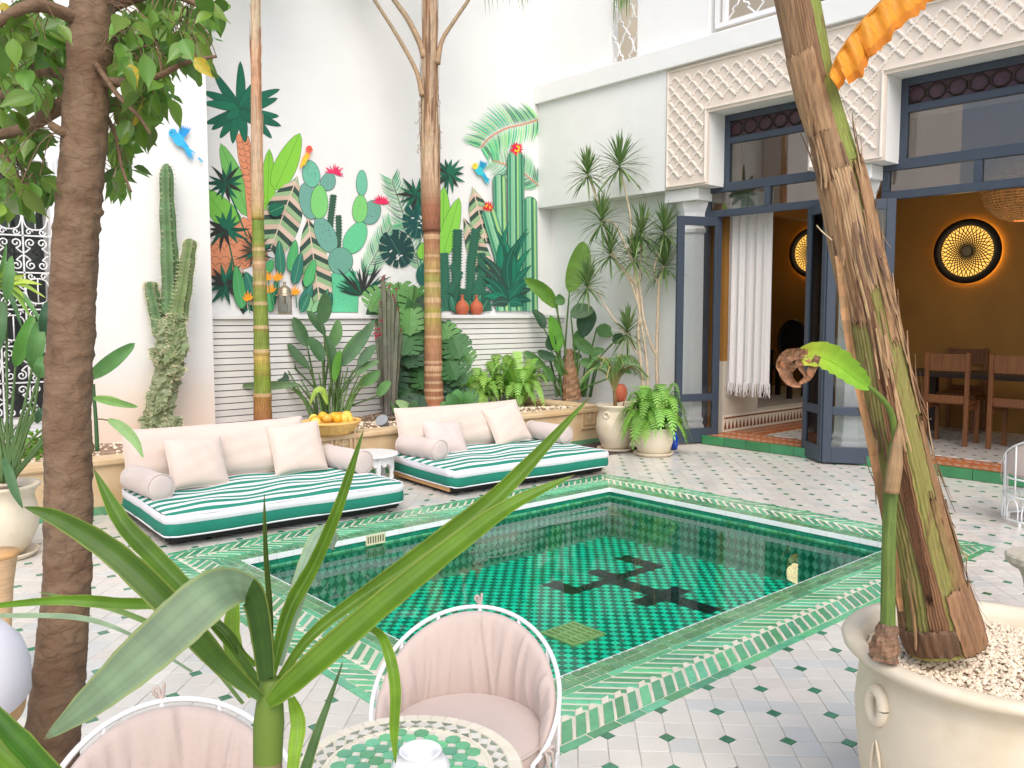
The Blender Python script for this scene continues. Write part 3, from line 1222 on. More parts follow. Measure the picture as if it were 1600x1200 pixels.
# step and threshold
SX = 8.20
Bw((SX+.012, -1, -.02), (8.78, 5.95, .094), 'step', 'terracotta_tile')
y = 5.95
k = 0
while y > .6:
    w_ = .30+rng.uniform(-.01, .01)
    MB().box((SX-.004+rng.uniform(-.002, .002), y-w_+.005, .002), (SX+.05, y, .100+rng.uniform(-.001, .001))).build('step_tile', M['gstep'], bld, bevel=.003)
    y -= w_
dash = MB()
tt = MB()
yy = 5.94
for r_, x in enumerate((8.27, 8.335, 8.40, 8.465, 8.53, 8.595, 8.66, 8.725)):
    y = 5.93-(.04 if r_ % 2 else 0)
    while y > .6:
        if r_ in (1, 2, 5, 6):
            dash.add([(x-.012, y-.05, .0985), (x-.020, y, .0985), (x+.012, y, .0985), (x+.020, y-.05, .0985)], [(0, 1, 2, 3)])
        tt.prism([(x-.029, y-.080), (x+.029, y-.080), (x+.029, y-.002), (x-.029, y-.002)], .09, .0965, .001)
        y -= .082
stuff(tt.build('threshold_tiles', M['terracotta_tile'], bld))
stuff(dash.build('cream_inlay', M['cream_tile'], bld))
# same border along the side wall inside
tt, dash = MB(), MB()
for r_, y in enumerate((5.90, 5.84, 5.78, 5.72, 5.66, 5.60, 5.54)):
    x = 8.79
    while x < 11.1:
        tt.prism([(x, y-.028), (x+.078, y-.028), (x+.078, y+.028), (x, y+.028)], .09, .0965, .001)
        if r_ in (1, 2, 4):
            dash.add([(x+.01, y-.012, .0985), (x+.06, y-.018, .0985), (x+.06, y+.012, .0985), (x+.01, y+.018, .0985)], [(0, 1, 2, 3)])
        x += .08
stuff(tt.build('threshold_tiles', M['terracotta_tile'], bld))
stuff(dash.build('cream_inlay', M['cream_tile'], bld))
# room floor
MB().box((8.781, -1, .0), (11.2, 5.95, .088)).build('room_floor', M['grout'], bld)
tl, dt = MB(), MB()
for i in range(-60, 61):
    for j in range(-60, 61):
        u0, v0 = i*T*1.0, j*T*1.0
        cx, cy = 10+(u0+v0+T)*R2, 3+(u0-v0)*R2
        if not (8.80 < cx < 11.18 and .3 < cy < 5.48):
            continue
        q = [(10+(a+b)*R2, 3+(a-b)*R2) for a, b in ((u0+.001, v0+.001), (u0+T-.001, v0+.001), (u0+T-.001, v0+T-.001), (u0+.001, v0+T-.001))]
        tl.prism(q, .085, .0945)
        if i % 2 == 0 and j % 2 == 0:
            h = .028
            dt.prism([(10+(u0+a*h+v0+b*h)*R2, 3+(u0+a*h-v0-b*h)*R2) for a, b in ((1, 0), (0, 1), (-1, 0), (0, -1))], .09, .0952)
stuff(tl.build('room_tiles', M['wtile'], bld))
stuff(dt.build('room_dots', M['gdot'], bld))

# dining room shell
Bw((11.2, -1, 0), (11.35, 5.95, 4.0), 'room_back_wall', 'ochre')
Bw((8.60, 5.95, 0), (9.35, 6.10, .95), 'room_side_dado', 'beige_wall')
Bw((8.60, 5.95, .951), (9.35, 6.10, 4.0), 'room_side_wall', 'ochre')
Bw((9.351, 5.96, 2.75), (11.2, 6.10, 4.0), 'room_arch_wall', 'ochre')
Bw((8.61, -1, 4.0), (13.0, 9.6, 4.1), 'room_ceiling', 'beige_wall')
Bw((8.61, -1.1, 0), (13.0, -1.001, 4.1), 'room_end_wall', 'ochre')
Bw((9.352, 5.965, .0), (12.9, 9.5, .33), 'raised_floor', 'beige_wall')
Bw((12.6, 6.1, .33), (12.75, 9.5, 4.0), 'far_room_wall', 'ochre')
Bw((8.63, 9.5, 0), (12.75, 9.6, 4.0), 'far_room_end', 'ochre')
Bw((11.36, 5.97, .33), (12.6, 6.099, 4.0), 'far_room_side', 'ochre')
Bw((8.621, 6.12, 0), (8.70, 9.5, 4.0), 'far_room_front', 'ochre')
trim = MB()
x = 8.63
while x < 11.15:
    trim.add([(x, 5.945, .125), (x+.06, 5.945, .125), (x+.045, 5.945, .19), (x+.03, 5.945, .235), (x+.015, 5.945, .19)], [(0, 1, 2, 3, 4)])
    trim.box((x, 5.940, .255), (x+.074, 5.949, .272))
    x += .078
MB().box((8.605, 5.947, .097), (11.19, 5.9495, .30)).build('skirting', M['cream_tile'], bld)
stuff(trim.build('skirting_triangles', M['wood'], bld))

# ---- fixed frames with transom lights
def rail(lo, hi, par, name='rail'):
    return MB().box(lo, hi)


def window_frame(y0, y1, yl0, yl1, name):
    """fixed glazing above a doorway; y0..y1 upper opening, yl0..yl1 lower opening"""
    x0, x1 = 8.36, 8.42
    b = MB()
    def bar(ya, yb, za, zb, d=0.0):
        b.box((x0-d, ya, za), (x1+d, yb, zb))
    bar(y0, y0+.07, 2.96, 3.752)
    bar(y1-.07, y1, 2.96, 3.752)
    bar(y0+.07, y1-.07, 3.68, 3.752, -.001)
    bar(y0+.07, y1-.07, 3.43, 3.50, -.001)
    bar(yl0, yl1, 2.90, 3.0, .003)
    bar(yl0, yl1, 2.62, 2.70, .003)
    n_ = max(2, round((yl1-yl0)/.85))
    for i in range(n_+1):
        c = yl0+.035+(yl1-yl0-.07)*i/n_
        bar(c-.035, c+.035, 2.701, 2.899, .001)
    bar(yl0, yl0+.06, .10, 2.619, .001)
    bar(yl1-.06, yl1, .10, 2.619, .001)
    fr_ = b.build(name, M['frame'], bld, bevel=.004)
    xm = (x0+x1)/2
    MB().box((xm-.003, y0+.068, 3.0), (xm+.003, y1-.068, 3.432)).build('pane', M['dark_pane'], fr_)
    for i in range(n_):
        c0 = yl0+.035+(yl1-yl0-.07)*i/n_+.033
        c1 = yl0+.035+(yl1-yl0-.07)*(i+1)/n_-.033
        MB().box((xm-.003, c0, 2.698), (xm+.003, c1, 2.902)).build('pane', M['dark_pane'], fr_)
    MB().box((xm-.002, y0+.068, 3.498), (xm+.002, y1-.068, 3.682)).build('patterned_glass', M['purple'], fr_)
    b = MB()
    y = y0+.16
    while y < y1-.12:
        pts = [(xm-.012, y+.085*math.cos(a), 3.59+.075*math.sin(a)) for a in [2*math.pi*i/8+.39 for i in range(9)]]
        b.tube(pts, .010, 4)
        b.beam((xm-.012, y+.05, 3.53), (xm-.012, y+.14, 3.65), .014, .008, upv=(1, 0, 0))
        b.beam((xm-.012, y+.05, 3.65), (xm-.012, y+.14, 3.53), .014, .008, upv=(1, 0, 0))
        y += .185
    b.build('glass_tracery', M['wood_dark'], fr_)
    return fr_


window_frame(4.61, 5.83, 4.44, 6.09, 'transom_frame')
window_frame(1.50, 3.83, 1.38, 3.99, 'transom_frame')


def door(a, b, z0=.02, z1=2.62, knob=False):
    """glazed leaf from plan point a to b"""
    a, b = Vector((a[0], a[1], 0)), Vector((b[0], b[1], 0))
    t = (b-a).normalized()
    L = (b-a).length
    nrm = Vector((-t.y, t.x, 0))
    th = .045
    fr_ = MB()
    def bx(u0, u1, za, zb, d=0):
        q = [a+t*u0-nrm*(th/2+d), a+t*u1-nrm*(th/2+d), a+t*u1+nrm*(th/2+d), a+t*u0+nrm*(th/2+d)]
        fr_.prism([(p.x, p.y) for p in q], za, zb)
        n = len(fr_.v)
        fr_.f.append((n-5, n-6, n-7, n-8))
        fr_.c.append(None)
    st = .085
    bx(0, st, z0, z1)
    bx(L-st, L, z0, z1)
    bx(st, L-st, z1-.10, z1, -.001)
    bx(st, L-st, .50, .585, -.001)
    bx(st, L-st, z0, z0+.16, -.001)
    o = fr_.build('folding_door', M['frame'], bld, bevel=.004)
    for za, zb in ((.583, z1-.098), (z0+.158, .502)):
        q = [a+t*(st-.003)-nrm*.003, a+t*(L-st+.003)-nrm*.003, a+t*(L-st+.003)+nrm*.003, a+t*(st-.003)+nrm*.003]
        p_ = MB().prism([(p.x, p.y) for p in q], za, zb)
        p_.build('pane', M['pane'], o)
    if knob:
        k_ = a+t*(L-.045)-nrm*.05
        h = MB()
        h.lathe([(.002, -.03), (.022, -.024), (.03, 0), (.022, .024), (.002, .03)], 10, (k_.x, k_.y, 1.10))
        h.lathe([(.002, -.02), (.008, -.016), (.011, 0), (.008, .016), (.002, .02)], 8, (k_.x, k_.y, 1.20))
        h.tube([k_+nrm*.04+Vector((0, 0, 1.10)), k_+Vector((0, 0, 1.10))], .01, 6)
        h.build('door_knob', M['iron_grey'], o, smooth=True)
    return o


door((8.43, 5.90), (7.88, 6.10))
pc = P(1296, 724, Z=.02)
CC = (7.985, 4.33)
door((8.32, 3.82), CC)
pB = P(1264, 712, X=8.24)
door(CC, (8.27, 4.70), knob=True)
door((8.43, 1.45), (7.95, 1.30))

# curtain with fringe
cur = empty('curtain', (8.66, 5.6, .6), 'white cotton curtain with knotted fringe in the left doorway', 'curtain')
y0c, y1c = P(1204, 480, X=8.66).y, P(1131, 480, X=8.66).y
mb = MB()
nc, nr = 60, 10
def cfold(i):
    return .030*math.sin(i*.62)+.014*math.sin(i*1.37+1)
for j in range(nr+1):
    for i in range(nc+1):
        t = i/nc
        zz = .70+(2.9-.70)*j/nr
        mb.v.append((8.66+cfold(i)*(1.1-.4*j/nr), y0c+(y1c-y0c)*t, zz))
for j in range(nr):
    for i in range(nc):
        a = j*(nc+1)+i
        mb.f.append((a, a+1, a+nc+2, a+nc+1))
        mb.c.append(None)
mb.build('cloth', M['curtain'], cur, smooth=True)
mb = MB()
for i in range(0, nc*2):
    t = i/nc/2
    x = 8.66+cfold(t*nc)*1.1
    y = y0c+(y1c-y0c)*t
    dl = rng.uniform(.08, .17)
    mb.tube([(x, y, .71), (x+rng.uniform(-.01, .01), y+rng.uniform(-.012, .012), .70-dl*.5), (x+rng.uniform(-.02, .02), y+rng.uniform(-.02, .02), .70-dl)], [.006, .005, .003], 4)
stuff(mb.build('fringe', M['curtain'], cur))
# ================================================================ soft furnishing helpers
def pillow_mesh(name, w, h, t, m, seed=0, n=18, corner=.22, wr=1.0):
    """square or long cushion lying in XZ, thickness along Y, base at z=0"""
    r = random.Random(seed)
    ph = [r.uniform(0, 6.28) for _ in range(6)]
    nx = max(n, int(n*w/h)) if w > h else n
    b = MB()
    for side in (1, -1):
        base = len(b.v)
        for j in range(n+1):
            for i in range(nx+1):
                u, v = i/nx*2-1, j/n*2-1
                e = (1-abs(u)**(2.6*max(1, w/h)))*(1-abs(v)**2.6)
                th = t*.5*max(e, 0)**.55
                pin_u = 1-.05*(1-v*v)*min(1, h/w)
                pin_v = 1-.06*(1-u**(4 if w > 1.6*h else 2))
                x = u*w/2*pin_u
                z = h/2+v*h/2*pin_v
                k = wr*t*.016*max(e, 0)**.5
                dy = k*(math.sin(u*9*w/h+v*4+ph[0])+math.sin(u*5-v*11+ph[1])+.6*math.sin(17*u+ph[2]+6*v))
                b.v.append((x, side*(th+.004)+dy, z-.06*h*max(0, 1-abs(v+1))*0))
        for j in range(n):
            for i in range(nx):
                a = base+j*(nx+1)+i
                f = (a, a+1, a+nx+2, a+nx+1)
                b.f.append(f if side < 0 else tuple(reversed(f)))
                b.c.append(None)
    # seam round the edge
    o1, o2 = 0, (n+1)*(nx+1)
    ring = [i for i in range(nx+1)]+[j*(nx+1)+nx for j in range(1, n+1)]+[n*(nx+1)+i for i in range(nx-1, -1, -1)]+[j*(nx+1) for j in range(n-1, 0, -1)]
    for a, c in zip(ring, ring[1:]+ring[:1]):
        b.f.append((o1+a, o1+c, o2+c, o2+a))
        b.c.append(None)
    pts = [Vector(b.v[o1+a])*.5+Vector(b.v[o2+a])*.5 for a in ring]
    me = b.mesh(name, smooth=True)
    me.materials.append(m)
    pip = MB().tube(pts+[pts[0]], .0055, 5, cap=False)
    pm_ = pip.mesh('piping', smooth=True)
    pm_.materials.append(m)
    return me, pm_


def put(name, me, Mx, label, cat, group=None, subs=()):
    o = bpy.data.objects.new(name, me)
    COL.objects.link(o)
    o.matrix_world = Mx
    tag(o, label, cat, group)
    for sn, sm in subs:
        c = bpy.data.objects.new(sn, sm)
        COL.objects.link(c)
        c.parent = o
    return o


# striped mattress cloth: woven stripes along the length
def stripe_mat(period, duty, off):
    m = mat('striped_canvas', lin(230, 228, 232), .88, var=.02, bump=.08, bscale=160)
    n, l = m.node_tree.nodes, m.node_tree.links
    bs = n['Principled BSDF']
    src = bs.inputs['Base Color'].links[0].from_socket
    tc = n.new('ShaderNodeTexCoord')
    sx = n.new('ShaderNodeSeparateXYZ')
    l.new(tc.outputs['Object'], sx.inputs[0])
    nz = n.new('ShaderNodeTexNoise')
    nz.inputs['Scale'].default_value = 3
    l.new(tc.outputs['Object'], nz.inputs['Vector'])
    q = n.new('ShaderNodeMath')
    q.operation = 'MULTIPLY_ADD'
    l.new(nz.outputs['Fac'], q.inputs[0])
    q.inputs[1].default_value = .014
    l.new(sx.outputs['Y'], q.inputs[2])
    a = n.new('ShaderNodeMath')
    a.operation = 'MULTIPLY_ADD'
    l.new(q.outputs[0], a.inputs[0])
    a.inputs[1].default_value = 1/period
    a.inputs[2].default_value = off
    f = n.new('ShaderNodeMath')
    f.operation = 'FRACT'
    l.new(a.outputs[0], f.inputs[0])
    g_ = n.new('ShaderNodeMath')
    g_.operation = 'LESS_THAN'
    l.new(f.outputs[0], g_.inputs[0])
    g_.inputs[1].default_value = duty
    mx = n.new('ShaderNodeMix')
    mx.data_type = 'RGBA'
    l.new(g_.outputs[0], mx.inputs['Factor'])
    l.new(src, mx.inputs[6])
    mx.inputs[7].default_value = lin(28, 134, 112)
    l.new(mx.outputs[2], bs.inputs['Base Color'])
    return m


M['stripes'] = stripe_mat(.128, .52, .3)
ML, MD, MT, MZ = 1.76, 1.16, .145, .072        # mattress size


def mattress(name, loc, rz, label, seed):
    root = empty(name, loc, label, 'mattress', 'striped mattresses on the daybeds', rz)
    r = random.Random(seed)
    ph = [r.uniform(0, 6.28) for _ in range(8)]
    nx, ny = 48, 30
    def outline(k, inset=0.0, N=120):
        # rounded rectangle
        R = .10
        hx, hy = ML/2-inset, MD/2-inset
        a = k/N*4
        pts = []
        return pts
    def rr(u, v, ins):
        hx, hy, R = ML/2-ins, MD/2-ins, .09
        x, y = u*hx, v*hy
        ex, ey = abs(x)-(hx-R), abs(y)-(hy-R)
        if ex > 0 and ey > 0:
            d = math.hypot(ex, ey)
            mxe = max(ex, ey)
            k = mxe/d
            x = math.copysign(hx-R+ex*k, x)
            y = math.copysign(hy-R+ey*k, y)
        return x, y
    b = MB()
    for j in range(ny+1):
        for i in range(nx+1):
            u, v = i/nx*2-1, j/ny*2-1
            x, y = rr(u, v, .006)
            e = (1-abs(u)**6)*(1-abs(v)**6)
            dz = .018*e**.5+e*(.006*math.sin(x*7+ph[0]+3*y)+.005*math.sin(x*13-y*9+ph[1])+.004*math.sin(y*21+x*4+ph[2]))
            b.v.append((x, y, MZ+MT+dz))
    for j in range(ny):
        for i in range(nx):
            a = j*(nx+1)+i
            b.f.append((a, a+1, a+nx+2, a+nx+1))
            b.c.append(None)
    b.build('striped_top', M['stripes'], root, smooth=True, local=True)
    per = []
    for i in range(nx*2):
        per.append((i/nx-1, -1))
    for i in range(ny*2):
        per.append((1, i/ny-1))
    for i in range(nx*2):
        per.append((1-i/nx, 1))
    for i in range(ny*2):
        per.append((-1, 1-i/ny))
    def band(z0, z1, bulge, nm, m, k0=.0):
        b = MB()
        n = len(per)
        R_ = 4
        for q in range(R_+1):
            t = q/R_
            for k, (u, v) in enumerate(per):
                bl = bulge*math.sin(math.pi*(t*.8+.1))
                x, y = rr(u, v, -bl+k0)
                wob = .004*math.sin(k*.21+ph[3])+.003*math.sin(k*.5+ph[4])
                b.v.append((x*(1+wob*.6), y*(1+wob), z0+(z1-z0)*t+.003*math.sin(k*.11+ph[5])))
        for q in range(R_):
            for k in range(n):
                k2 = (k+1) % n
                b.f.append((q*n+k, q*n+k2, (q+1)*n+k2, (q+1)*n+k))
                b.c.append(None)
        if z0 < MZ+.01:
            b.f.append(tuple(reversed(range(n))))
            b.c.append(None)
        return b.build(nm, m, root, smooth=True, local=True)
    band(MZ+.008, MZ+MT*.62, .010, 'green_band', M['green_cloth'])
    band(MZ+MT*.62, MZ+MT+.001, .012, 'white_band', M['white_cloth'])
    for z, nm in ((MZ+.008, 'lower_piping'), (MZ+MT-.002, 'upper_piping')):
        pts = [Vector((*rr(u, v, -.004), z+.003*math.sin(k*.11+ph[5]))) for k, (u, v) in enumerate(per)]
        MB().tube(pts+[pts[0]], .006, 5, cap=False).build(nm, M['white_cloth'], root, smooth=True, local=True)
    return root


def platform(loc, rz, label, pale):
    root = empty('daybed_platform', loc, label, 'daybed', 'low daybed platforms by the pool', rz)
    hx, hy = ML/2-.03, MD/2-.09
    for i in range(9):
        y = -hy+.03+i*(2*hy-.06)/8
        MB().box((-hx, y-.04, .048), (hx, y+.04, .070)).build('plank', M['wood_dark'], root, local=True)
    for y in (-hy+.02, hy-.02):
        MB().box((-hx, y-.02, .020), (hx, y+.02, .0475)).build('side_rail', M['black_wood'], root, local=True)  # near-black colour puts the shadow under the mattress into the rails
    for x in (-hx-.005, hx+.005):
        MB().box((x-.012, -hy, .034), (x+.012, hy, .0700)).build('end_rail', pale, root, local=True)
    for x in (-hx+.1, hx-.1):
        for y in (-hy+.08, hy-.08):
            MB().box((x-.03, y-.03, 0), (x+.03, y+.03, .0199)).build('foot', M['wood_dark'], root, local=True)
    return root


D1 = ((2.80, 5.985, 0), rad(-3.5))
D2 = ((5.14, 6.015, 0), rad(-5))
platform(*D1, 'low dark timber daybed platform under the left mattress', M['black_wood'])  # end rails take the painted shadow's near-black as well
platform(*D2, 'low dark timber daybed platform with pale end rail under the right mattress', M['wood_pale'])
mattress('striped_mattress', *D1, 'green and white striped mattress, the left and nearer of two', 1)
mattress('striped_mattress', *D2, 'green and white striped mattress, the right one near the potted fern', 2)


def on_bed(D, x, y, z, rx=0, ry=0, rz=0):
    return Matrix.Translation(D[0]) @ rot_z(D[1]) @ Matrix.Translation((x, y, z)) @ rot_z(rz) @ Matrix.Rotation(rx, 4, 'X') @ Matrix.Rotation(ry, 4, 'Y')


TZ = MZ+MT+.012


def cushion(name, D, w, h, t, x, y, rx, ry, rz, label, seed, m, cat='cushion', dz=0.0):
    me, pp = pillow_mesh(name, w, h, t, m, seed)
    return put(name, me, on_bed(D, x, y, TZ+dz, rx, ry, rz), label, cat, None, (('piping', pp),))


def bolster(D, x, y, rz, label, m, L=.52, R=.092):
    prof = [(0.001, -L/2-.006), (R*.55, -L/2-.004), (R*.9, -L/2+.002), (R, -L/2+.014), (R*1.01, -L/4), (R*1.02, 0), (R*1.01, L/4), (R, L/2-.014), (R*.9, L/2-.002), (R*.55, L/2+.004), (.001, L/2+.006)]
    b = MB().lathe(prof, 28, wob=lambda a, z: 1+.012*math.sin(3*a+z*9)+.008*math.sin(z*40+a*2))
    me = b.mesh('bolster', smooth=True)
    me.materials.append(m)
    pps = []
    for z in (-L/2+.008, L/2-.008):
        pm_ = MB().tube([(R*1.01*math.cos(a), R*1.01*math.sin(a), z) for a in [2*math.pi*i/28 for i in range(29)]], .005, 5, cap=False).mesh('piping', smooth=True)
        pm_.materials.append(m)
        pps.append(('piping', pm_))
    Mx = on_bed(D, x, y, TZ+R-.006) @ rot_z(rz) @ Matrix.Rotation(math.pi/2, 4, 'X')
    return put('bolster', me, Mx, label, 'bolster', 'round bolsters on the daybeds', pps)


LI, LG = M['linen'], M['linen_grey']
cushion('back_cushion', D1, 1.42, .44, .17, -.16, .44, rad(-16), 0, 0, 'long pale pink back cushion along the left daybed', 11, LI)
cushion('back_cushion', D2, 1.40, .42, .17, -.10, .44, rad(-16), 0, 0, 'long pale pink back cushion along the right daybed', 12, LI)
bolster(D1, -.80, .16, rad(6), 'round pink bolster at the left end of the left daybed', LG)
bolster(D1, .77, .20, rad(8), 'round pink bolster beside the small white table, on the left daybed', LG)
bolster(D2, -.75, .14, rad(10), 'round pink bolster beside the small white table, on the right daybed', LG)
bolster(D2, .80, .26, rad(6), 'round pink bolster at the planter end of the right daybed', LG)
cushion('throw_pillow', D1, .44, .40, .15, -.42, .16, rad(-28), rad(4), rad(8), 'square pink throw pillow near the left bolster of the left daybed', 13, LI, 'pillow')
cushion('throw_pillow', D1, .43, .42, .15, .42, .27, rad(-24), rad(-3), rad(-6), 'square pink throw pillow on the right half of the left daybed', 14, LI, 'pillow')
cushion('throw_pillow', D2, .40, .34, .14, -.42, .22, rad(-38), rad(6), rad(-4), 'small flopped pink pillow by the left bolster of the right daybed', 15, LG, 'pillow')
cushion('throw_pillow', D2, .42, .42, .15, .40, .28, rad(-24), rad(-12), rad(-4), 'square pink throw pillow on the right half of the right daybed', 16, LI, 'pillow')

# ---------------------------------------------------------------- small white table between the daybeds
tc_ = Vector((3.99, 6.42, 0))
t = empty('side_table', tc_, 'small low round white table between the two daybeds', 'table')
MB().lathe([(.001, .262), (.22, .262), (.245, .268), (.25, .277), (.245, .288), (.001, .290)], 40, (0, 0, 0)).build('table_top', M['white_paint'], t, smooth=False, local=True)
ap = MB()
N = 32
for i in range(N):
    a0, a1 = 2*math.pi*i/N, 2*math.pi*(i+1)/N
    low = .20 if i % 4 in (1, 2) else .175
    lo2 = .20 if (i+1) % 4 in (1, 2) else .175
    low = .205 if i % 2 else .185
    r1, r2 = .195, .207
    vs = [(r1*math.cos(a0), r1*math.sin(a0), low), (r1*math.cos(a1), r1*math.sin(a1), low), (r2*math.cos(a1), r2*math.sin(a1), low), (r2*math.cos(a0), r2*math.sin(a0), low),
          (r1*math.cos(a0), r1*math.sin(a0), .262), (r1*math.cos(a1), r1*math.sin(a1), .262), (r2*math.cos(a1), r2*math.sin(a1), .262), (r2*math.cos(a0), r2*math.sin(a0), .262)]
    ap.add(vs, [(0, 3, 2, 1), (2, 3, 7, 6), (0, 1, 5, 4), (0, 4, 7, 3), (1, 2, 6, 5)])
ap.build('apron', M['white_paint'], t, local=True)
for i in range(6):
    a = 2*math.pi*i/6+.35
    lg = MB().lathe([(.02, 0), (.024, .02), (.017, .05), (.025, .08), (.018, .11), (.027, .15), (.027, .262)], 10, (.185*math.cos(a), .185*math.sin(a), 0))
    lg.build('leg', M['white_paint'], t, smooth=True, local=True)

# ---------------------------------------------------------------- wire chairs
def chair_rim(phi):
    """height of the top rim; phi 0 is the middle of the back"""
    k = min(abs(phi)/rad(128), 1)
    return .40+.25*math.cos(k*math.pi/2)**1.25


def make_chair(loc, rz, label):
    root = empty('wire_chair', loc, label, 'chair', 'white wire tub chairs with blush cushions', rz)
    R0 = .246
    def rp(phi, z, R=R0):
        lean = 1+.10*(z-.4)
        return Vector((R*lean*math.sin(phi), -R*lean*math.cos(phi), z))
    # local: back towards -Y, sitter faces +Y
    phis = [rad(-128)+rad(256)*i/56 for i in range(57)]
    rim = [rp(p, chair_rim(p)) for p in phis]
    MB().tube([rp(phis[0], .03)]+[rp(phis[0], .2), rp(phis[0], .34)]+rim+[rp(phis[-1], .34), rp(phis[-1], .2), rp(phis[-1], .03)], .0065, 8).build('rim', M['metal_white'], root, smooth=True, local=True)
    for z in (.035, .205, .335):
        MB().tube([(R0*.985*math.cos(a), R0*.985*math.sin(a), z) for a in [2*math.pi*i/40 for i in range(41)]], .0075, 6, cap=False).build('ring', M['metal_white'], root, smooth=True, local=True)
    for i in range(9):
        ph = rad(-112)+rad(224)*i/8
        MB().tube([rp(ph, .205), rp(ph, .335), rp(ph, chair_rim(ph))], .006, 6).build('upright', M['metal_white'], root, smooth=True, local=True)
    for i in range(12):
        a = 2*math.pi*i/12
        pts = [Vector((R0*math.sin(a+q), -R0*math.cos(a+q), z)) for q, z in ((-.2, .04), (-.2, .12), (-.12, .175), (0, .195), (.12, .175), (.2, .12), (.2, .04))]
        MB().tube(crom(pts, 3), .0055, 5).build('loop', M['metal_white'], root, smooth=True, local=True)
    for i in range(4):
        a = math.pi/4+i*math.pi/2
        MB().tube([(R0*.98*math.cos(a), R0*.98*math.sin(a), .035), (R0*.98*math.cos(a), R0*.98*math.sin(a), 0)], .012, 8).build('foot', M['metal_white'], root, local=True)
    # pleated back cushion
    b = MB()
    nph, nz = 150, 16
    rw = random.Random(5)
    creases = [(nph*(.08+.84*(q+rw.uniform(-.35, .35))/13), rw.uniform(-9, 9), rw.uniform(.4, 1)) for q in range(14)]
    for side in (0, 1):
        for j in range(nz+1):
            for i in range(nph+1):
                ph = rad(-116)+rad(232)*i/nph
                zt = chair_rim(ph)-.008
                if i < 3 or i > nph-3:
                    zt -= .02
                zz = .36+(zt-.36)*j/nz
                t = j/nz
                edge = max(0, math.sin(math.pi*min(1, t*.93+.05)))**.5*max(0, math.sin(math.pi*(i/nph*.98+.01)))**.35
                pleat = .003*math.sin(i*.27+1.9*math.sin(i*.1)+t*1.6)+.0015*math.sin(i*.8+t*2.4+math.sin(i*.2))-sum(.011*am_*math.exp(-((i-i0-tl*(t-.5))/1.0)**2)*(.25+t if am_ > .7 else 1.1-t) for i0, tl, am_ in creases)
                th = .038*edge
                R = R0-.016+(pleat*(.35+edge) if side else 0)
                R = R-th if side else R+.016*edge
                b.v.append(tuple(rp(ph, zz, R)))
    n1 = (nph+1)*(nz+1)
    for side in (0, 1):
        for j in range(nz):
            for i in range(nph):
                a = side*n1+j*(nph+1)+i
                f = (a, a+1, a+nph+2, a+nph+1)
                b.f.append(f if side == 0 else tuple(reversed(f)))
                b.c.append(None)
    ring = [i for i in range(nph+1)]+[j*(nph+1)+nph for j in range(1, nz+1)]+[nz*(nph+1)+i for i in range(nph-1, -1, -1)]+[j*(nph+1) for j in range(nz-1, 0, -1)]
    for a, c in zip(ring, ring[1:]+ring[:1]):
        b.f.append((a, n1+a, n1+c, c))
        b.c.append(None)
    b.build('back_cushion', M['cush'], root, smooth=True, local=True)
    prof = [(.001, .342), (.20, .342), (.214, .352), (.22, .378), (.214, .402), (.195, .414), (.12, .422), (.001, .424)]
    sc = MB().lathe(prof, 44, wob=lambda a, z: 1+.006*math.sin(7*a)).build('seat_cushion', M['cush'], root, smooth=True, local=True)
    MB().tube([(.214*math.cos(a), .214*math.sin(a), .404) for a in [2*math.pi*i/44 for i in range(45)]], .005, 5, cap=False).build('piping', M['cush'], sc, smooth=True, local=True)
    for ph in (rad(-120), rad(120), 0):
        b = MB()
        base = rp(ph, chair_rim(ph)-.002)
        o_ = Vector((math.sin(ph), -math.cos(ph), 0))
        tn = Vector((math.cos(ph), math.sin(ph), 0))
        if ph:
            b.tube(crom([base, base+o_*.02+tn*.012+Vector((0, 0, .01)), base+o_*.022+tn*.02+Vector((0, 0, -.06)), base+o_*.018+tn*.012+Vector((0, 0, -.14))], 4), .0035, 5)
            b.tube(crom([base, base+o_*.022-tn*.012+Vector((0, 0, .012)), base+o_*.026-tn*.004+Vector((0, 0, -.05)), base+o_*.03+Vector((0, 0, -.11))], 4), .0035, 5)
            b.tube(crom([base+tn*.004, base+o_*.02+tn*.02+Vector((0, 0, .02)), base+o_*.015+tn*.03, base+o_*.012], 4), .0035, 5)
        else:
            b.tube(crom([base, base+o_*.01+tn*.006+Vector((0, 0, .03)), base+o_*.012+tn*.016+Vector((0, 0, .022)), base+o_*.012], 4), .004, 5)
            b.tube(crom([base, base-tn*.004+Vector((0, 0, .02)), base-tn*.006+Vector((0, 0, .042))], 4), .004, 5)
        b.build('tie', M['cush'], root, smooth=True, local=True)
    return root


def face_cam(x, y, extra=0.0):
    # +Y local turned towards the camera
    return math.atan2(-y, -x)-math.pi/2+extra


c1 = make_chair((1.352, 1.72, 0), face_cam(1.352, 1.72, rad(-10)), 'white wire tub chair with blush cushion beside the mosaic table, nearest the pool')
c2p = (.60, 1.60)


def more_chair(loc, rz, label):
    c = copy_tree(c1, None, Vector(loc), rz)
    c['label'] = label
    return c


more_chair((.56, 1.635, 0), face_cam(.56, 1.635, rad(4)), 'white wire tub chair with blush cushion, beside the rough ficus trunk')
more_chair((1.065, .70, 0), face_cam(1.065, .70, rad(0)), 'wire tub chair showing only its white rim at the bottom edge of the photo')
more_chair((6.86, 2.02, 0), rad(-60), 'white wire tub chair with blush cushion at the far right edge, by the step')

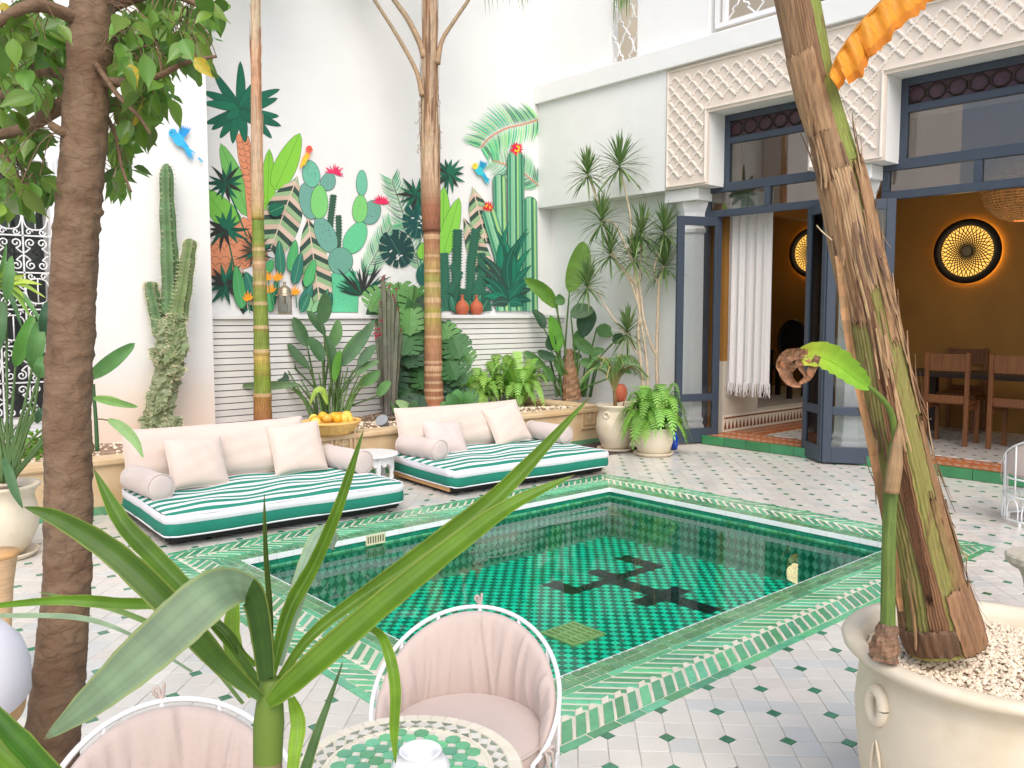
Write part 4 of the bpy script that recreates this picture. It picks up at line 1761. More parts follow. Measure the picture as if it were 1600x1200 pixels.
# ---------------------------------------------------------------- mosaic table with a small white bowl
tcx = Vector((1.01, 1.49, 0))
TH = .515
mt = empty('mosaic_table', tcx, 'small round table with green and white mosaic top', 'table')
MB().lathe([(.001, TH-.03), (.245, TH-.03), (.252, TH-.024), (.252, TH-.004), (.249, TH-.002), (.001, TH-.002)], 64).build('table_top', M['cream_tile'], mt, local=True)
for (r0, r1, n_, m_, h_) in ((.222, .249, 44, 'cream_tile', .0012), (.178, .186, 40, 'cream_tile', .0012)):
    b = MB()
    for i in range(n_):
        a0, a1 = 2*math.pi*i/n_+.012, 2*math.pi*(i+1)/n_-.004
        b.prism([(r0*math.cos(a0), r0*math.sin(a0)), (r1*math.cos(a0), r1*math.sin(a0)), (r1*math.cos(a1), r1*math.sin(a1)), (r0*math.cos(a1), r0*math.sin(a1))], TH-.004, TH+h_*.6, .0006)
    stuff(b.build('rim_tiles', M[m_], mt, local=True))
M['mos_dark'] = mat('grey_green_mosaic', lin(128, 138, 122), .3, island=.2, coat=.2)
b, b2 = MB(), MB()
n_ = 36
for i in range(n_):
    a0 = 2*math.pi*i/n_
    am, a1 = a0+math.pi/n_, a0+2*math.pi/n_
    r0, rm, r1 = .189, .204, .219
    pt = lambda r, a: (r*math.cos(a), r*math.sin(a))
    k = .012
    b.prism([pt(rm, a0+k), pt(r1-.001, am), pt(rm, a1-k), pt(r0+.001, am)], TH-.004, TH+.0008, .0006)
    b2.prism([pt(r1, a0-.06), pt(rm+.003, a0), pt(r1, a0+.06)], TH-.004, TH+.0006, .0004)
    b2.prism([pt(r0, a0-.06), pt(r0, a0+.06), pt(rm-.003, a0)], TH-.004, TH+.0006, .0004)
stuff(b.build('diamond_tiles', M['wtile'], mt, local=True))
stuff(b2.build('triangle_tiles', M['mos_dark'], mt, local=True))
b, b2 = MB(), MB()
pp = .037
for i in range(-8, 9):
    for j in range(-8, 9):
        x, y = i*pp+.005, j*pp
        if math.hypot(x, y) < .168:
            o_ = [(x+.0185*math.cos(a), y+.0185*math.sin(a)) for a in [math.pi/8+math.pi/4*q for q in range(8)]]
            b.prism(o_, TH-.004, TH+.0008, .0008)
        x += pp/2
        y += pp/2
        if math.hypot(x, y) < .172:
            b2.prism([(x-.0075, y), (x, y-.0075), (x+.0075, y), (x, y+.0075)], TH-.004, TH+.001, .0005)
stuff(b.build('octagon_tiles', M['gtile'], mt, local=True))
stuff(b2.build('small_tiles', M['wtile'], mt, local=True))
for i in range(3):
    a = 2*math.pi*i/3+.4
    MB().tube(crom([(.2*math.cos(a), .2*math.sin(a), 0), (.08*math.cos(a), .08*math.sin(a), .2), (.07*math.cos(a), .07*math.sin(a), .32), (.19*math.cos(a), .19*math.sin(a), TH-.03)], 6), .009, 6).build('leg', M['metal_white'], mt, smooth=True, local=True)
bw = P(657, 1187, Z=TH+.045)
b = MB().lathe([(.001, 0), (.045, 0), (.060, .012), (.063, .03), (.052, .046), (.041, .052), (.041, .058), (.046, .064), (.043, .066), (.036, .062), (.033, .05), (.034, .03), (.001, .026)], 36)
b.build('white_bowl', M['white_paint'], smooth=True).location = (bw.x, bw.y, TH+.002)
tag(bpy.data.objects['white_bowl'], 'small white ceramic burner bowl on the mosaic table', 'bowl')

# ---------------------------------------------------------------- things at the left and right edges
# rattan stool with a pale wooden lid
c = P(-6, 862, D=3.4)
st = empty('rattan_stool', (c.x, c.y, 0), 'pale woven cane stool with round wooden lid at the left edge', 'stool')
h = c.z
MB().lathe([(.001, h-.02), (.075, h-.022), (.082, h-.012), (.078, h), (.001, h+.004)], 32).build('lid', M['wood_pale'], st, smooth=True, local=True)
MB().lathe([(.12, 0), (.10, .03), (.045, .10), (.04, h*.4), (.055, h*.75), (.074, h-.022)], 24, wob=lambda a, z: 1+.02*math.sin(24*a)).build('cane_body', M['rattan_pale'], st, smooth=True, local=True)
# wooden seat with a white cushion
c = P(-150, 1050, D=1.75)
st = empty('cushioned_stool', (c.x, c.y, 0), 'wooden stool with thick white cushion at the bottom left edge', 'stool')
h = c.z
MB().lathe([(.001, -.085), (.218, -.085), (.226, -.076), (.227, -.02), (.214, .025), (.185, .06), (.14, .085), (.001, .098)], 48, (0, 0, h)).build('cushion', M['white_cloth'], st, smooth=True, local=True)
MB().lathe([(.001, -.13), (.19, -.13), (.212, -.118), (.218, -.085), (.212, -.071), (.001, -.071)], 48, (0, 0, h)).build('seat', M['wood_pale'], st, smooth=True, local=True)
for i in range(4):
    a = math.pi/4+i*math.pi/2
    MB().tube([(.2*math.cos(a), .2*math.sin(a), 0), (.16*math.cos(a), .16*math.sin(a), h-.13)], [.012, .016], 8).build('leg', M['wood_pale'], st, smooth=True, local=True)
# pale bench behind the banana pot, at the right edge
q0 = P(1556, 985, Z=.36)
q1 = P(1600, 935, Z=.36)
t_ = (q1-q0).normalized()
nr_ = Vector((t_.y, -t_.x, 0))
bn = empty('cushioned_bench', (q0.x, q0.y, 0), 'pale pink cushioned bench end at the right edge, behind the pebble pot', 'bench')
def slab(u0, u1, v0, v1, z0, z1, nm, m, bev):
    q = [q0+t_*u+nr_*v for u, v in ((u0, v0), (u1, v0), (u1, v1), (u0, v1))]
    b = MB().prism([(p.x, p.y) for p in reversed(q)], z0, z1)
    n = len(b.v)
    b.f.append((n-5, n-6, n-7, n-8))
    b.c.append(None)
    b.build(nm, m, bn, bevel=bev)
slab(0, 1.2, 0, .6, .25, .36, 'cushion', M['linen_grey'], .02)
slab(.01, 1.19, .01, .59, .14, .247, 'lower_cushion', M['linen_grey'], .02)
slab(.02, 1.18, .02, .58, 0, .138, 'base', M['white_paint'], .005)
# scalloped stone table at the right edge
c = P(1622, 866, Z=.42)
sb = empty('scalloped_table', (c.x, c.y, 0), 'weathered grey stone table with scalloped rim at the right edge', 'table')
MB().lathe([(.001, .36), (.10, .36), (.125, .385), (.128, .41), (.12, .42), (.001, .42)], 64, wob=lambda a, z: 1+.045*abs(math.sin(8*a))).build('table_top', M['stone'], sb, local=True)
MB().lathe([(.10, 0), (.10, .03), (.05, .07), (.04, .2), (.055, .3), (.08, .36)], 20).build('pedestal', M['stone'], sb, smooth=True, local=True)

# ---------------------------------------------------------------- dining room
def dining_chair(loc, rz, label, m='wood'):
    root = empty('dining_chair', loc, label, 'chair', 'wooden dining chairs', rz)
    mm = M[m]
    for x in (-.205, .205):
        MB().box((x-.022, -.21, 0), (x+.022, -.168, 1.0)).build('back_leg', mm, root, local=True, bevel=.004)
        MB().box((x-.022, .17, 0), (x+.022, .212, .44)).build('front_leg', mm, root, local=True, bevel=.004)
        MB().box((x-.012, -.167, .38), (x+.012, .169, .435)).build('side_rail', mm, root, local=True)
    MB().box((-.182, -.205, .80), (.182, -.175, .985)).build('top_rail', mm, root, local=True, bevel=.004)
    MB().box((-.182, -.200, .455), (.182, -.172, .54)).build('lower_rail', mm, root, local=True, bevel=.004)
    MB().box((-.22, -.165, .441), (.22, .225, .470)).build('seat', mm, root, local=True, bevel=.005)
    return root


dining_chair((9.78, 3.80, .096), rad(-86), 'brown wooden dining chair seen from behind, left of the two beside the trunk')
dining_chair((9.80, 3.14, .096), rad(-93), 'brown wooden dining chair at the right, above the far wire chair')
dining_chair((10.95, 4.15, .096), rad(92), 'wooden dining chair across the table, behind the banana trunk')
tb = empty('dining_table', (10.4, 3.0, .096), 'dark wooden dining table behind the two brown chairs', 'table')
MB().box((-.42, -1.6, .70), (.42, 1.55, .75)).build('table_top', M['wood_dark'], tb, local=True, bevel=.005)
for x in (-.34, .34):
    for y in (-1.45, -.3, 1.4):
        MB().box((x-.05, y-.05, 0), (x+.05, y+.05, .699)).build('leg', M['wood_dark'], tb, local=True)
# dark oval-backed chair and bench in the raised room
fc = P(1238, 560, X=11.2)
dc = empty('dark_chair', (11.2, fc.y, .331), 'black oval-backed chair in the dark room behind the curtain', 'chair')
b = MB()
b.tube([(0, .22*math.cos(a), .78+.30*math.sin(a)) for a in [2*math.pi*i/20 for i in range(21)]], .03, 6, cap=False)
b.build('back_hoop', M['black_wood'], dc, smooth=True, local=True)
MB().lathe([(.001, -.02), (.2, -.02), (.2, .02), (.001, .02)], 20).build('back_pad', M['black_wood'], dc, local=True)
o = dc.children[-1]
o.rotation_euler = (0, math.pi/2, 0)
o.location = (0, 0, .78)
o.scale = (1.35, 1, 1)
MB().box((-.45, -.25, .40), (.02, .25, .46)).build('seat', M['black_wood'], dc, local=True, bevel=.01)
for x in (-.41, -.02):
    for y in (-.21, .21):
        MB().box((x-.03, y-.03, 0), (x+.03, y+.03, .399)).build('leg', M['black_wood'], dc, local=True)
# low spindle bench beside it
sbn = empty('spindle_bench', (10.9, 7.3, .331), 'dark spindle-backed bench in the raised room behind the curtain', 'bench')
MB().box((-.2, -.5, .36), (.2, .5, .40)).build('seat', M['black_wood'], sbn, local=True)
MB().box((.16, -.5, .62), (.2, .5, .66)).build('top_rail', M['black_wood'], sbn, local=True)
for i in range(9):
    MB().box((.17, -.47+i*.115-.012, .40), (.194, -.47+i*.115+.012, .62)).build('spindle', M['black_wood'], sbn, local=True)
for x in (-.17, .17):
    for y in (-.45, .45):
        MB().box((x-.025, y-.025, 0), (x+.025, y+.025, .36)).build('leg', M['black_wood'], sbn, local=True)


M['halo'] = mat('lamp_halo_strip', lin(255, 196, 84), .8, emit=9)
# round wall lamps with pierced bronze petals
def wall_lamp(x, y, z, R, label):
    root = empty('wall_lamp', (x, y, z), label, 'lamp', 'round pierced wall lamps')
    b = MB()
    n = 48
    prof = [(.80, 0), (.80, -.05), (.84, -.07), (1.0, -.06), (1.02, -.03), (1.0, 0)]
    for r, d in prof:
        for k in range(n):
            a = 2*math.pi*k/n
            b.v.append((-.05+d, R*r*math.cos(a), R*r*math.sin(a)))
    for i in range(len(prof)-1):
        for k in range(n):
            b.f.append((i*n+k, i*n+(k+1) % n, (i+1)*n+(k+1) % n, (i+1)*n+k))
            b.c.append(None)
    b.build('ring', M['brass'], root, smooth=True, local=True)
    b = MB()
    b.add([(-.06, R*.81*math.cos(2*math.pi*k/n), R*.81*math.sin(2*math.pi*k/n)) for k in range(n)], [tuple(range(n))])
    b.build('lit_face', M['glow'], root, local=True)
    b = MB()
    K = 32
    for k in range(K):
        for sg in (1, -1):
            pts = []
            for i in range(13):
                t = i/12
                r = R*(.13+.68*t)
                a = 2*math.pi*k/K+sg*1.05*math.sin(t*math.pi/2)
                pts.append((-.085, r*math.cos(a), r*math.sin(a)))
            b.tube(pts, .0056, 4, cap=False)
    b.build('petal_lattice', M['brass'], root, local=True)
    b = MB()
    b.add([(-.095, R*.15*math.cos(2*math.pi*k/16), R*.15*math.sin(2*math.pi*k/16)) for k in range(16)]+[(-.075, R*.15*math.cos(2*math.pi*k/16), R*.15*math.sin(2*math.pi*k/16)) for k in range(16)],
          [tuple(reversed(range(16)))]+[(k, (k+1) % 16, 16+(k+1) % 16, 16+k) for k in range(16)])
    b.build('boss', M['brass'], root, local=True)
    # lit strip behind the ring washes the wall
    b = MB().tube([(-.03, R*.90*math.cos(q), R*.90*math.sin(q)) for q in [2*math.pi*i/48 for i in range(49)]], .012, 6, cap=False)
    b.build('halo_strip', M['halo'], root, local=True)
    ld = bpy.data.lights.new('lamp_light', 'POINT')
    ld.energy = 3
    ld.color = (1.0, .82, .46)
    ld.shadow_soft_size = .15
    lo = bpy.data.objects.new('lamp_light', ld)
    COL.objects.link(lo)
    lo.parent = root
    lo.location = (-.3, 0, 0)
    return root


p = P(1515, 393, X=11.2)
wall_lamp(11.2, p.y, p.z, .385, 'round glowing wall lamp with pierced petal pattern, fully in view')
p = P(1273, 395, X=12.6)
wall_lamp(12.6, p.y, p.z, .385, 'round glowing wall lamp half hidden by the folding door')
# wicker pendant
p = P(1603, 291, X=9.7)
pn = empty('wicker_pendant', p, 'woven rattan pendant lampshade hanging in the dining room', 'lamp')
b = MB()
for j in range(34):
    t = j/33
    a = math.pi*(.06+.88*t)
    r, z = .40*math.sin(a)**.8, .345*math.cos(a)
    b.tube([((r+.003*math.sin(q*24+j*3.14))*math.cos(q), (r+.003*math.sin(q*24+j*3.14))*math.sin(q), z+.002*math.sin(q*11+j)) for q in [2*math.pi*i/96 for i in range(97)]], .0085, 4, cap=False)
b.build('woven_shade', M['wicker'], pn, local=True)
b = MB()
for k in range(48):
    q = 2*math.pi*k/48
    b.tube([(.397*math.sin(math.pi*(.06+.88*t/10))**.8*math.cos(q), .397*math.sin(math.pi*(.06+.88*t/10))**.8*math.sin(q), .345*math.cos(math.pi*(.06+.88*t/10))) for t in range(11)], .009, 4, cap=False)
MB().lathe([(.385*math.sin(math.pi*(.06+.88*t/16))**.8, .335*math.cos(math.pi*(.06+.88*t/16))) for t in range(17)], 40).build('inner_weave', M['wicker'], pn, smooth=True, local=True)
stuff(b.build('cane_ribs', M['wicker'], pn, local=True))
MB().tube([(0, 0, .33), (0, 0, 4.0-p.z)], .006, 6).build('cord', M['black_wood'], pn, local=True)
MB().lathe([(.001, -.05), (.03, -.04), (.045, 0), (.03, .05), (.02, .08), (.02, .34)], 16).build('bulb', mat('warm_bulb', lin(255, 214, 150), .5, emit=2.5), pn, smooth=True, local=True)
ld = bpy.data.lights.new('pendant_fill', 'POINT')
ld.energy = 22  # added fill to brighten the shade, which daylight from the doorway lights
ld.color = (1, .88, .70)
ld.shadow_soft_size = .05
lo = bpy.data.objects.new('pendant_fill', ld)
COL.objects.link(lo)
lo.parent = pn

# ---------------------------------------------------------------- ledge things, basket, spot lamp, vases
def vase(px, py, label):
    p = P(px, py, Y=8.46)
    s = .92
    prof = [(.001, 0), (.045, 0), (.06, .006), (.085, .045), (.095, .09), (.085, .135), (.055, .175), (.026, .20), (.02, .225), (.02, .255), (.027, .268), (.022, .27), (.014, .25), (.012, .2)]
    o = MB().lathe([(r*s, z*s) for r, z in prof], 28).build('clay_vase', M['terracotta'], smooth=True)
    o.location = (p.x, 8.455, 1.501)
    return tag(o, label, 'vase', 'clay vases on the ledge')


vase(722, 480, 'round terracotta bottle vase on the ledge, nearer the palm trunk')
vase(744, 480, 'round terracotta bottle vase on the ledge, nearer the painted agave')
p = P(445, 488, Y=8.46)
ln = empty('lantern', (p.x, 8.455, 1.501), 'silver and glass lantern on the ledge before the mural', 'lantern')
ln_m = mat('aged_silver', lin(176, 160, 140), .35, metal=.7)
MB().lathe([(.085, 0), (.085, .015), (.07, .025), (.001, .025)], 6).build('base', ln_m, ln, local=True)
MB().lathe([(.074, .026), (.074, .20)], 6).build('glass_body', glass('lantern_glass', (.85, .85, .82, 1), boost=.12), ln, local=True)
for k in range(6):
    a = math.pi*k/3
    MB().tube([(.076*math.cos(a), .076*math.sin(a), .025), (.076*math.cos(a), .076*math.sin(a), .205)], .005, 5).build('corner_bar', ln_m, ln, local=True)
MB().lathe([(.10, .20), (.10, .212), (.07, .22), (.072, .25), (.06, .28), (.03, .305), (.012, .315), (.012, .33), (.02, .34), (.012, .35), (.001, .352)], 12).build('roof', ln_m, ln, smooth=True, local=True)
MB().lathe([(.001, .026), (.03, .026), (.03, .11), (.001, .112)], 14).build('candle', M['white_paint'], ln, local=True)

bk = P(527, 690, Y=6.72)
bk = Vector((bk.x, 6.84, .0))
root = empty('fruit_basket', (bk.x, bk.y, PLZ+.001), 'shallow woven basket of fruit on the planter edge', 'basket')
prof = [(.001, 0), (.15, 0), (.19, .02), (.245, .085), (.262, .115), (.254, .118), (.236, .088), (.18, .03), (.001, .02)]
o = MB().lathe(prof, 44, wob=lambda a, z: 1+.012*math.sin(22*a)).build('woven_bowl', mat('straw', lin(232, 190, 112), .7, var=.15, scale=30, bump=.5, bscale=70), root, smooth=True, local=True)
MB().tube([(.258*math.cos(q), .258*math.sin(q), .117+.003*math.sin(q*30)) for q in [2*math.pi*i/60 for i in range(61)]], .010, 6, cap=False).build('rim', mat('straw_rim', lin(228, 182, 104), .7, bump=.4), root, smooth=True, local=True)
o.scale = (1.15, .85, 1.1)
root.children[-1].scale = (1.15, .85, 1.1)
fr = random.Random(9)
kinds = [((240, 176, 44), 'lemon', .05), ((240, 150, 40), 'orange', .05), ((232, 176, 70), 'pear', .048), ((214, 40, 40), 'apple', .038), ((238, 200, 90), 'mango', .05)]
used_lb = {}
spots = [(-.15, .02, 1), (-.08, -.10, 2), (-.05, .06, 0), (.03, -.02, 0), (.02, -.13, 0), (.09, -.09, 3), (.12, .03, 1), (.17, -.02, 4), (.06, .10, 1), (-.12, .12, 4), (.0, .13, 2), (.15, .11, 1), (-.18, -.06, 4), (.08, -.14, 4), (.14, -.10, 4)]
for x, y, k in spots:
    c_, nm, r_ = kinds[k]
    r_ *= fr.uniform(.85, 1.05)
    prof = [(.002, -r_), (r_*.6, -r_*.8), (r_*.95, -r_*.3), (r_, 0), (r_*.92, r_*.4), (r_*.6, r_*.82), (r_*.2, r_*.98), (.001, r_*.92)]
    b = MB().lathe(prof, 16, wob=lambda a, z: 1+.03*math.sin(2*a+x*50))
    b.c = [jit(lin(*c_), .1)]*len(b.f)
    f_ = b.build(nm, M['fruit'], smooth=True)
    f_.location = (bk.x+x*.95, bk.y+y*.8, PLZ+.12+fr.uniform(0, .04)+(.03 if math.hypot(x, y) < .09 else 0))
    f_.rotation_euler = (fr.uniform(-1, 1), fr.uniform(-1, 1), fr.uniform(0, 6))
    where = 'at the left rim' if x < -.11 else ('at the right rim' if x > .11 else 'in the middle')
    fb_ = 'at the back' if y > .04 else ('at the front' if y < -.05 else 'on top')
    tag(f_, '%s %s %s of the fruit basket, %s' % ({'lemon': 'yellow', 'orange': 'orange', 'pear': 'golden', 'apple': 'red', 'mango': 'pale yellow'}[nm], nm if nm != 'orange' else 'citrus', where, fb_), 'fruit', 'fruit heaped in the basket')

sp = P(600, 655, Y=7.15)
root = empty('spot_lamp', (sp.x, 7.15, .36), 'grey garden spotlight lying in the bed beside the fruit basket', 'lamp')
b = MB()
ax = Vector((-.55, -.35, .55)).normalized()
c0 = Vector((0, 0, .06))
b.tube([c0-ax*.05, c0-ax*.045, c0+ax*.05, c0+ax*.052, c0+ax*.075], [.035, .045, .05, .062, .064], 16)
b.build('housing', M['iron_grey'], root, smooth=False, local=True)
MB().tube([(0, 0, .06), (0, .02, -.02)], .012, 6).build('stake', M['iron_grey'], root, local=True)

# ---------------------------------------------------------------- pots
M['pebble_bed'] = mat('pebble_bed', lin(196, 176, 150), .9, var=.2, scale=60)


def pot(name, loc, prof, label, m='pot', n=40, saucer=0.0, soil_r=None, soil_z=None, cat='pot', pebbles=False):
    root = empty(name, loc, label, cat)
    MB().lathe(prof, n).build('vessel', M[m], root, smooth=True, local=True)
    if saucer:
        MB().lathe([(.001, 0), (saucer*.85, 0), (saucer, .03), (saucer*1.0, .04), (saucer*.95, .038), (saucer*.82, .012), (.001, .012)], n).build('saucer', M[m], root, smooth=True, local=True)
    if soil_r:
        MB().lathe([(.001, soil_z+.01), (soil_r*.6, soil_z+.008), (soil_r, soil_z)], n).build('soil', M['pebble_bed'] if pebbles else M['soil'], root, smooth=True, local=True)
    return root


# tall cream urn with a small palm
URN = Vector((7.06, 6.28, 0))
pot('cream_urn', URN, [(.001, .03), (.13, .03), (.15, .06), (.185, .14), (.215, .24), (.205, .36), (.185, .44), (.195, .47), (.222, .50), (.225, .515), (.20, .518), (.18, .49), (.17, .46)],
    'tall cream glazed urn holding a small palm, beside the planter end', saucer=.20, soil_r=.178, soil_z=.475)
r_ = bpy.data.objects['cream_urn']
dirc = (Vector((0, 0, 0))-Vector((URN.x, URN.y, 0))).normalized()
for sg in (-.5, .9):
    d_ = rot_z(sg).to_3x3() @ dirc
    u_ = Vector((-d_.y, d_.x, 0))
    cc_ = d_*.202+Vector((0, 0, .41))
    MB().tube([cc_+u_*.032*math.cos(a)+Vector((0, 0, .032))*math.sin(a) for a in [2*math.pi*i/14 for i in range(15)]], .010, 6, cap=False).build('ring_handle', M['pot'], r_, smooth=True, local=True)
# mossy fern pot
FP = Vector((7.14, 5.80, 0))
pot('fern_pot', FP, [(.001, .02), (.15, .02), (.17, .05), (.20, .14), (.205, .22), (.185, .28), (.19, .30), (.17, .30), (.16, .27)],
    'squat tan clay pot under the bushy fern by the left door', saucer=.21, soil_r=.165, soil_z=.28)
# dracaena pot
DP = Vector((7.86, 6.62, 0))
pot('dracaena_pot', DP, [(.001, 0), (.16, 0), (.19, .15), (.215, .36), (.235, .40), (.235, .45), (.21, .45), (.20, .40)],
    'cream clay pot of the spiky dracaena, behind the fern', soil_r=.205, soil_z=.42)
# left pot
LP = Vector((1.07, 6.0, 0))
pot('left_pot', LP, [(.001, .02), (.11, .02), (.15, .07), (.20, .17), (.212, .26), (.195, .34), (.185, .385), (.20, .42), (.222, .44), (.226, .455), (.20, .458), (.185, .43), (.178, .40)],
    'bulging cream clay pot on saucer at the left edge', saucer=.20, soil_r=.185, soil_z=.41)
# blue glazed jar behind the fern
o = MB().lathe([(.001, 0), (.04, 0), (.058, .06), (.056, .16), (.036, .21), (.04, .24), (.034, .24), (.03, .2)], 24).build('blue_jar', M['blue_glaze'], smooth=True)
pj = P(1074, 690, Z=0)
o.location = (7.62, 5.90, 0)
o.scale = (.8, .8, .8)
tag(o, 'cobalt blue glazed jar half hidden by the fern', 'jar')
# terracotta egg jar on the planter corner
pj = P(969, 626, Y=7.0)
o = MB().lathe([(.001, 0), (.05, 0), (.075, .05), (.09, .11), (.08, .18), (.05, .225), (.03, .235), (.028, .22)], 26).build('egg_jar', M['terracotta'], smooth=True)
o.location = (pj.x, 7.0, PLZ-.005)
tag(o, 'egg shaped terracotta jar at the right end of the planter', 'jar')

# big cream pot for the banana
BP = P(1562, 1010, Z=.60)
BP.z = 0
BR = .395
bpot = pot('banana_pot', BP, [(.001, 0), (.26, 0), (.30, .05), (.345, .22), (.362, .40), (.352, .51), (.345, .545), (.372, .565), (.398, .578), (.402, .592), (.392, .603), (.368, .606), (.350, .598), (.338, .57), (.335, .52)],
           'huge cream clay pot filled with pebbles, holding the banana trunk', n=72, soil_r=.338, soil_z=.545, pebbles=True)
dirc = (Vector((0, 0, 0))-BP).normalized()
for sg in (rad(-50), rad(40), rad(130), rad(-140)):
    d_ = rot_z(sg).to_3x3() @ dirc
    u_ = Vector((-d_.y, d_.x, 0))
    cc_ = d_*.362+Vector((0, 0, .462))
    MB().tube([cc_+u_*.030*math.cos(a)+Vector((0, 0, .042))*math.sin(a) for a in [2*math.pi*i/20 for i in range(21)]], .016, 8, cap=False).build('ring_handle', M['pot'], bpot, smooth=True, local=True)
    b = MB()
    for k, (zz, s_) in enumerate(((.37, 1), (.36, -1), (.29, 1), (.27, -1), (.20, 1))):
        Rz = .36
        pts = []
        for i in range(7):
            t = i/6
            an = s_*(.02+.10*math.sin(t*math.pi*.5))*.5
            rr_ = .3625-.0006*i if zz > .3 else .35-.004*i
            dd = rot_z(an).to_3x3() @ d_
            pts.append(dd*(rr_ if zz-t*.09 > .22 else .343)+Vector((0, 0, zz-t*.09)))
        b.tube(pts, [.002, .004, .005, .005, .004, .003, .001], 5)
    stuff(b.build('incised_leaves', M['pot'], bpot, smooth=True, local=True))
pb = MB()
for k in range(5200):
    a, q = rng.uniform(0, 6.283), math.sqrt(rng.random())*.335
    x, y = q*math.cos(a), q*math.sin(a)
    r_ = rng.uniform(.0045, .0085)
    z = .551+.010*(1-q/.335)+rng.uniform(0, .006)
    ph = rng.uniform(0, 6.28)
    vs = [(x+r_*math.cos(ph+w_)*rng.uniform(.75, 1.25), y+r_*math.sin(ph+w_)*rng.uniform(.75, 1.25), z+rng.uniform(-.3, .3)*r_) for w_ in (0, 1.26, 2.51, 3.77, 5.03)]
    vs += [(x+rng.uniform(-.3, .3)*r_, y+rng.uniform(-.3, .3)*r_, z+r_*.75), (x, y, z-r_*.6)]
    pb.add(vs, [(i, (i+1) % 5, 5) for i in range(5)]+[((i+1) % 5, i, 6) for i in range(5)])
stuff(pb.build('pebbles', M['pebble'], bpot, local=True))
# ================================================================ plants
def depth_of(p):
    return (Vector(p)-EYEV).dot(FW)


def toward(p):
    return (EYEV-Vector(p)).normalized()


def px_curve(pts, D, k=5):
    """pts (x, y[, depth offset]) in the photo, at depth D -> smooth curve in the place"""
    return crom([P(q[0], q[1], D=D+(q[2] if len(q) > 2 else 0)) for q in pts], k)


def leaf_prof(n, kind='paddle'):
    out = []
    for i in range(n):
        t = i/(n-1)
        if kind == 'paddle':
            w = math.sin(math.pi*min(1, t*.96+.02))**.75*(1-.25*t)
            w = w*1.12
        elif kind == 'strap':
            w = min(1, .45+t*2.2)*max(0, 1-max(0, (t-.45)/.55)**1.7)
        elif kind == 'lance':
            w = math.sin(math.pi*(t**.8))**.9
        else:
            w = math.sin(math.pi*t)
        out.append(max(w, .015))
    out[-1] = .01
    return out


def px_leaf(parent, pts, w, D, col, kind='paddle', fold=.18, nj=.5, name='leaf', tipcol=None, rnd=random, wave=0.0, up=None, k=5, widths=None, rib=True, turn=None, m='leaf'):
    c = px_curve(pts, D, k)
    n = len(c)
    ws = lerp_list(widths, n) if widths else [w*q for q in leaf_prof(n, kind)]
    ws = [q*D/F_PX for q in ws]
    mid = c[n//2]
    nr = up if up is not None else (toward(mid)+Vector((rnd.uniform(-nj, nj), rnd.uniform(-nj, nj), rnd.uniform(0, nj*1.3)))).normalized()
    cols = [mixc(jit(col, .05), tipcol, (i/n)**3) if tipcol else jit(col, .05) for i in range(n)]
    if turn:
        cols = [jit(col if i/n > turn[0] else turn[1], .04) for i in range(n)]
    b = MB().blade(c, ws, nr, fold, cols, wave)
    if not rib:
        return b.build(name, M[m], parent, smooth=True)
    # midrib
    r_ = [max(.0012, .022*w*D/F_PX*(1-i/n)) for i in range(n)]
    ofs = [p+nr*.001 for p in c]
    b.tube(ofs, r_, 4, cols=[mulc(col, 1.35)]*n)
    return b.build(name, M['leaf'], parent, smooth=True)


def px_stem(parent, pts, r0, r1, D, col, name='stem', n=6):
    c = px_curve(pts, D, 4)
    m = len(c)
    rr = [(r0+(r1-r0)*i/(m-1)) for i in range(m)]
    return MB().tube(c, rr, n, cols=[jit(col, .06) for _ in range(m)]).build(name, M['leaf'], parent, smooth=True)


G_DARK, G_MID, G_LIME, G_DEEP = lin(70, 108, 66), lin(90, 136, 74), lin(140, 178, 66), lin(48, 86, 56)

# ---------------------------------------------------------------- strelitzia in the bed
pr = random.Random(21)
base = P(515, 662, Z=.36)
st = empty('strelitzia', base, 'dark green paddle-leaved strelitzia behind the fruit basket', 'plant')
D0 = depth_of(base)
zz = lambda x, y: (330+x/4, 440+y/4)
SL_ = [((690, 265), (715, 66), 90, G_DARK), ((600, 405), (512, 222), 82, G_DARK), ((528, 545), (395, 410), 62, G_DARK), ((612, 545), (478, 382), 62, G_DARK),
       ((695, 500), (600, 350), 92, G_DARK), ((712, 335), (603, 182), 72, G_DARK), ((745, 415), (795, 238), 80, G_MID), ((765, 575), (716, 335), 76, G_DARK),
       ((812, 525), (1022, 240), 84, lin(92, 128, 92)), ((800, 530), (942, 305), 72, G_MID), ((918, 525), (1032, 395), 72, lin(92, 128, 92)),
       ((900, 585), (1050, 498), 64, lin(110, 146, 100)), ((925, 645), (1055, 555), 80, G_MID), ((480, 625), (372, 560), 74, G_DEEP),
       ((545, 640), (170, 652), 52, lin(110, 140, 96)), ((770, 625), (806, 425), 54, lin(92, 150, 52)), ((1040, 715), (1120, 620), 66, G_MID)]
for i, (a, b_, w_, c_) in enumerate(SL_):
    a2, b2 = zz(*a), zz(*b_)
    dd = pr.uniform(-.22, .22)
    mid = ((a2[0]+b2[0])/2+pr.uniform(-3, 3), (a2[1]+b2[1])/2+pr.uniform(-3, 3))
    px_leaf(st, [(*a2, dd), (*mid, dd*1.1), (*b2, dd*1.3)], w_/4, D0, c_, rnd=pr, fold=.25)
    bx_ = 515+pr.uniform(-16, 16)+(a2[0]-515)*.12
    px_stem(st, [(bx_, 660, 0), ((bx_+a2[0])/2-(a2[0]-bx_)*.16, (660+a2[1])/2, dd*.5), (*a2, dd)], .016, .008, D0, lin(84, 112, 60))
px_leaf(st, [(512, 632, -.2), (505, 612, -.22), (494, 612, -.25), (484, 634, -.26)], 11, D0, lin(160, 190, 80), fold=.4, rnd=pr)
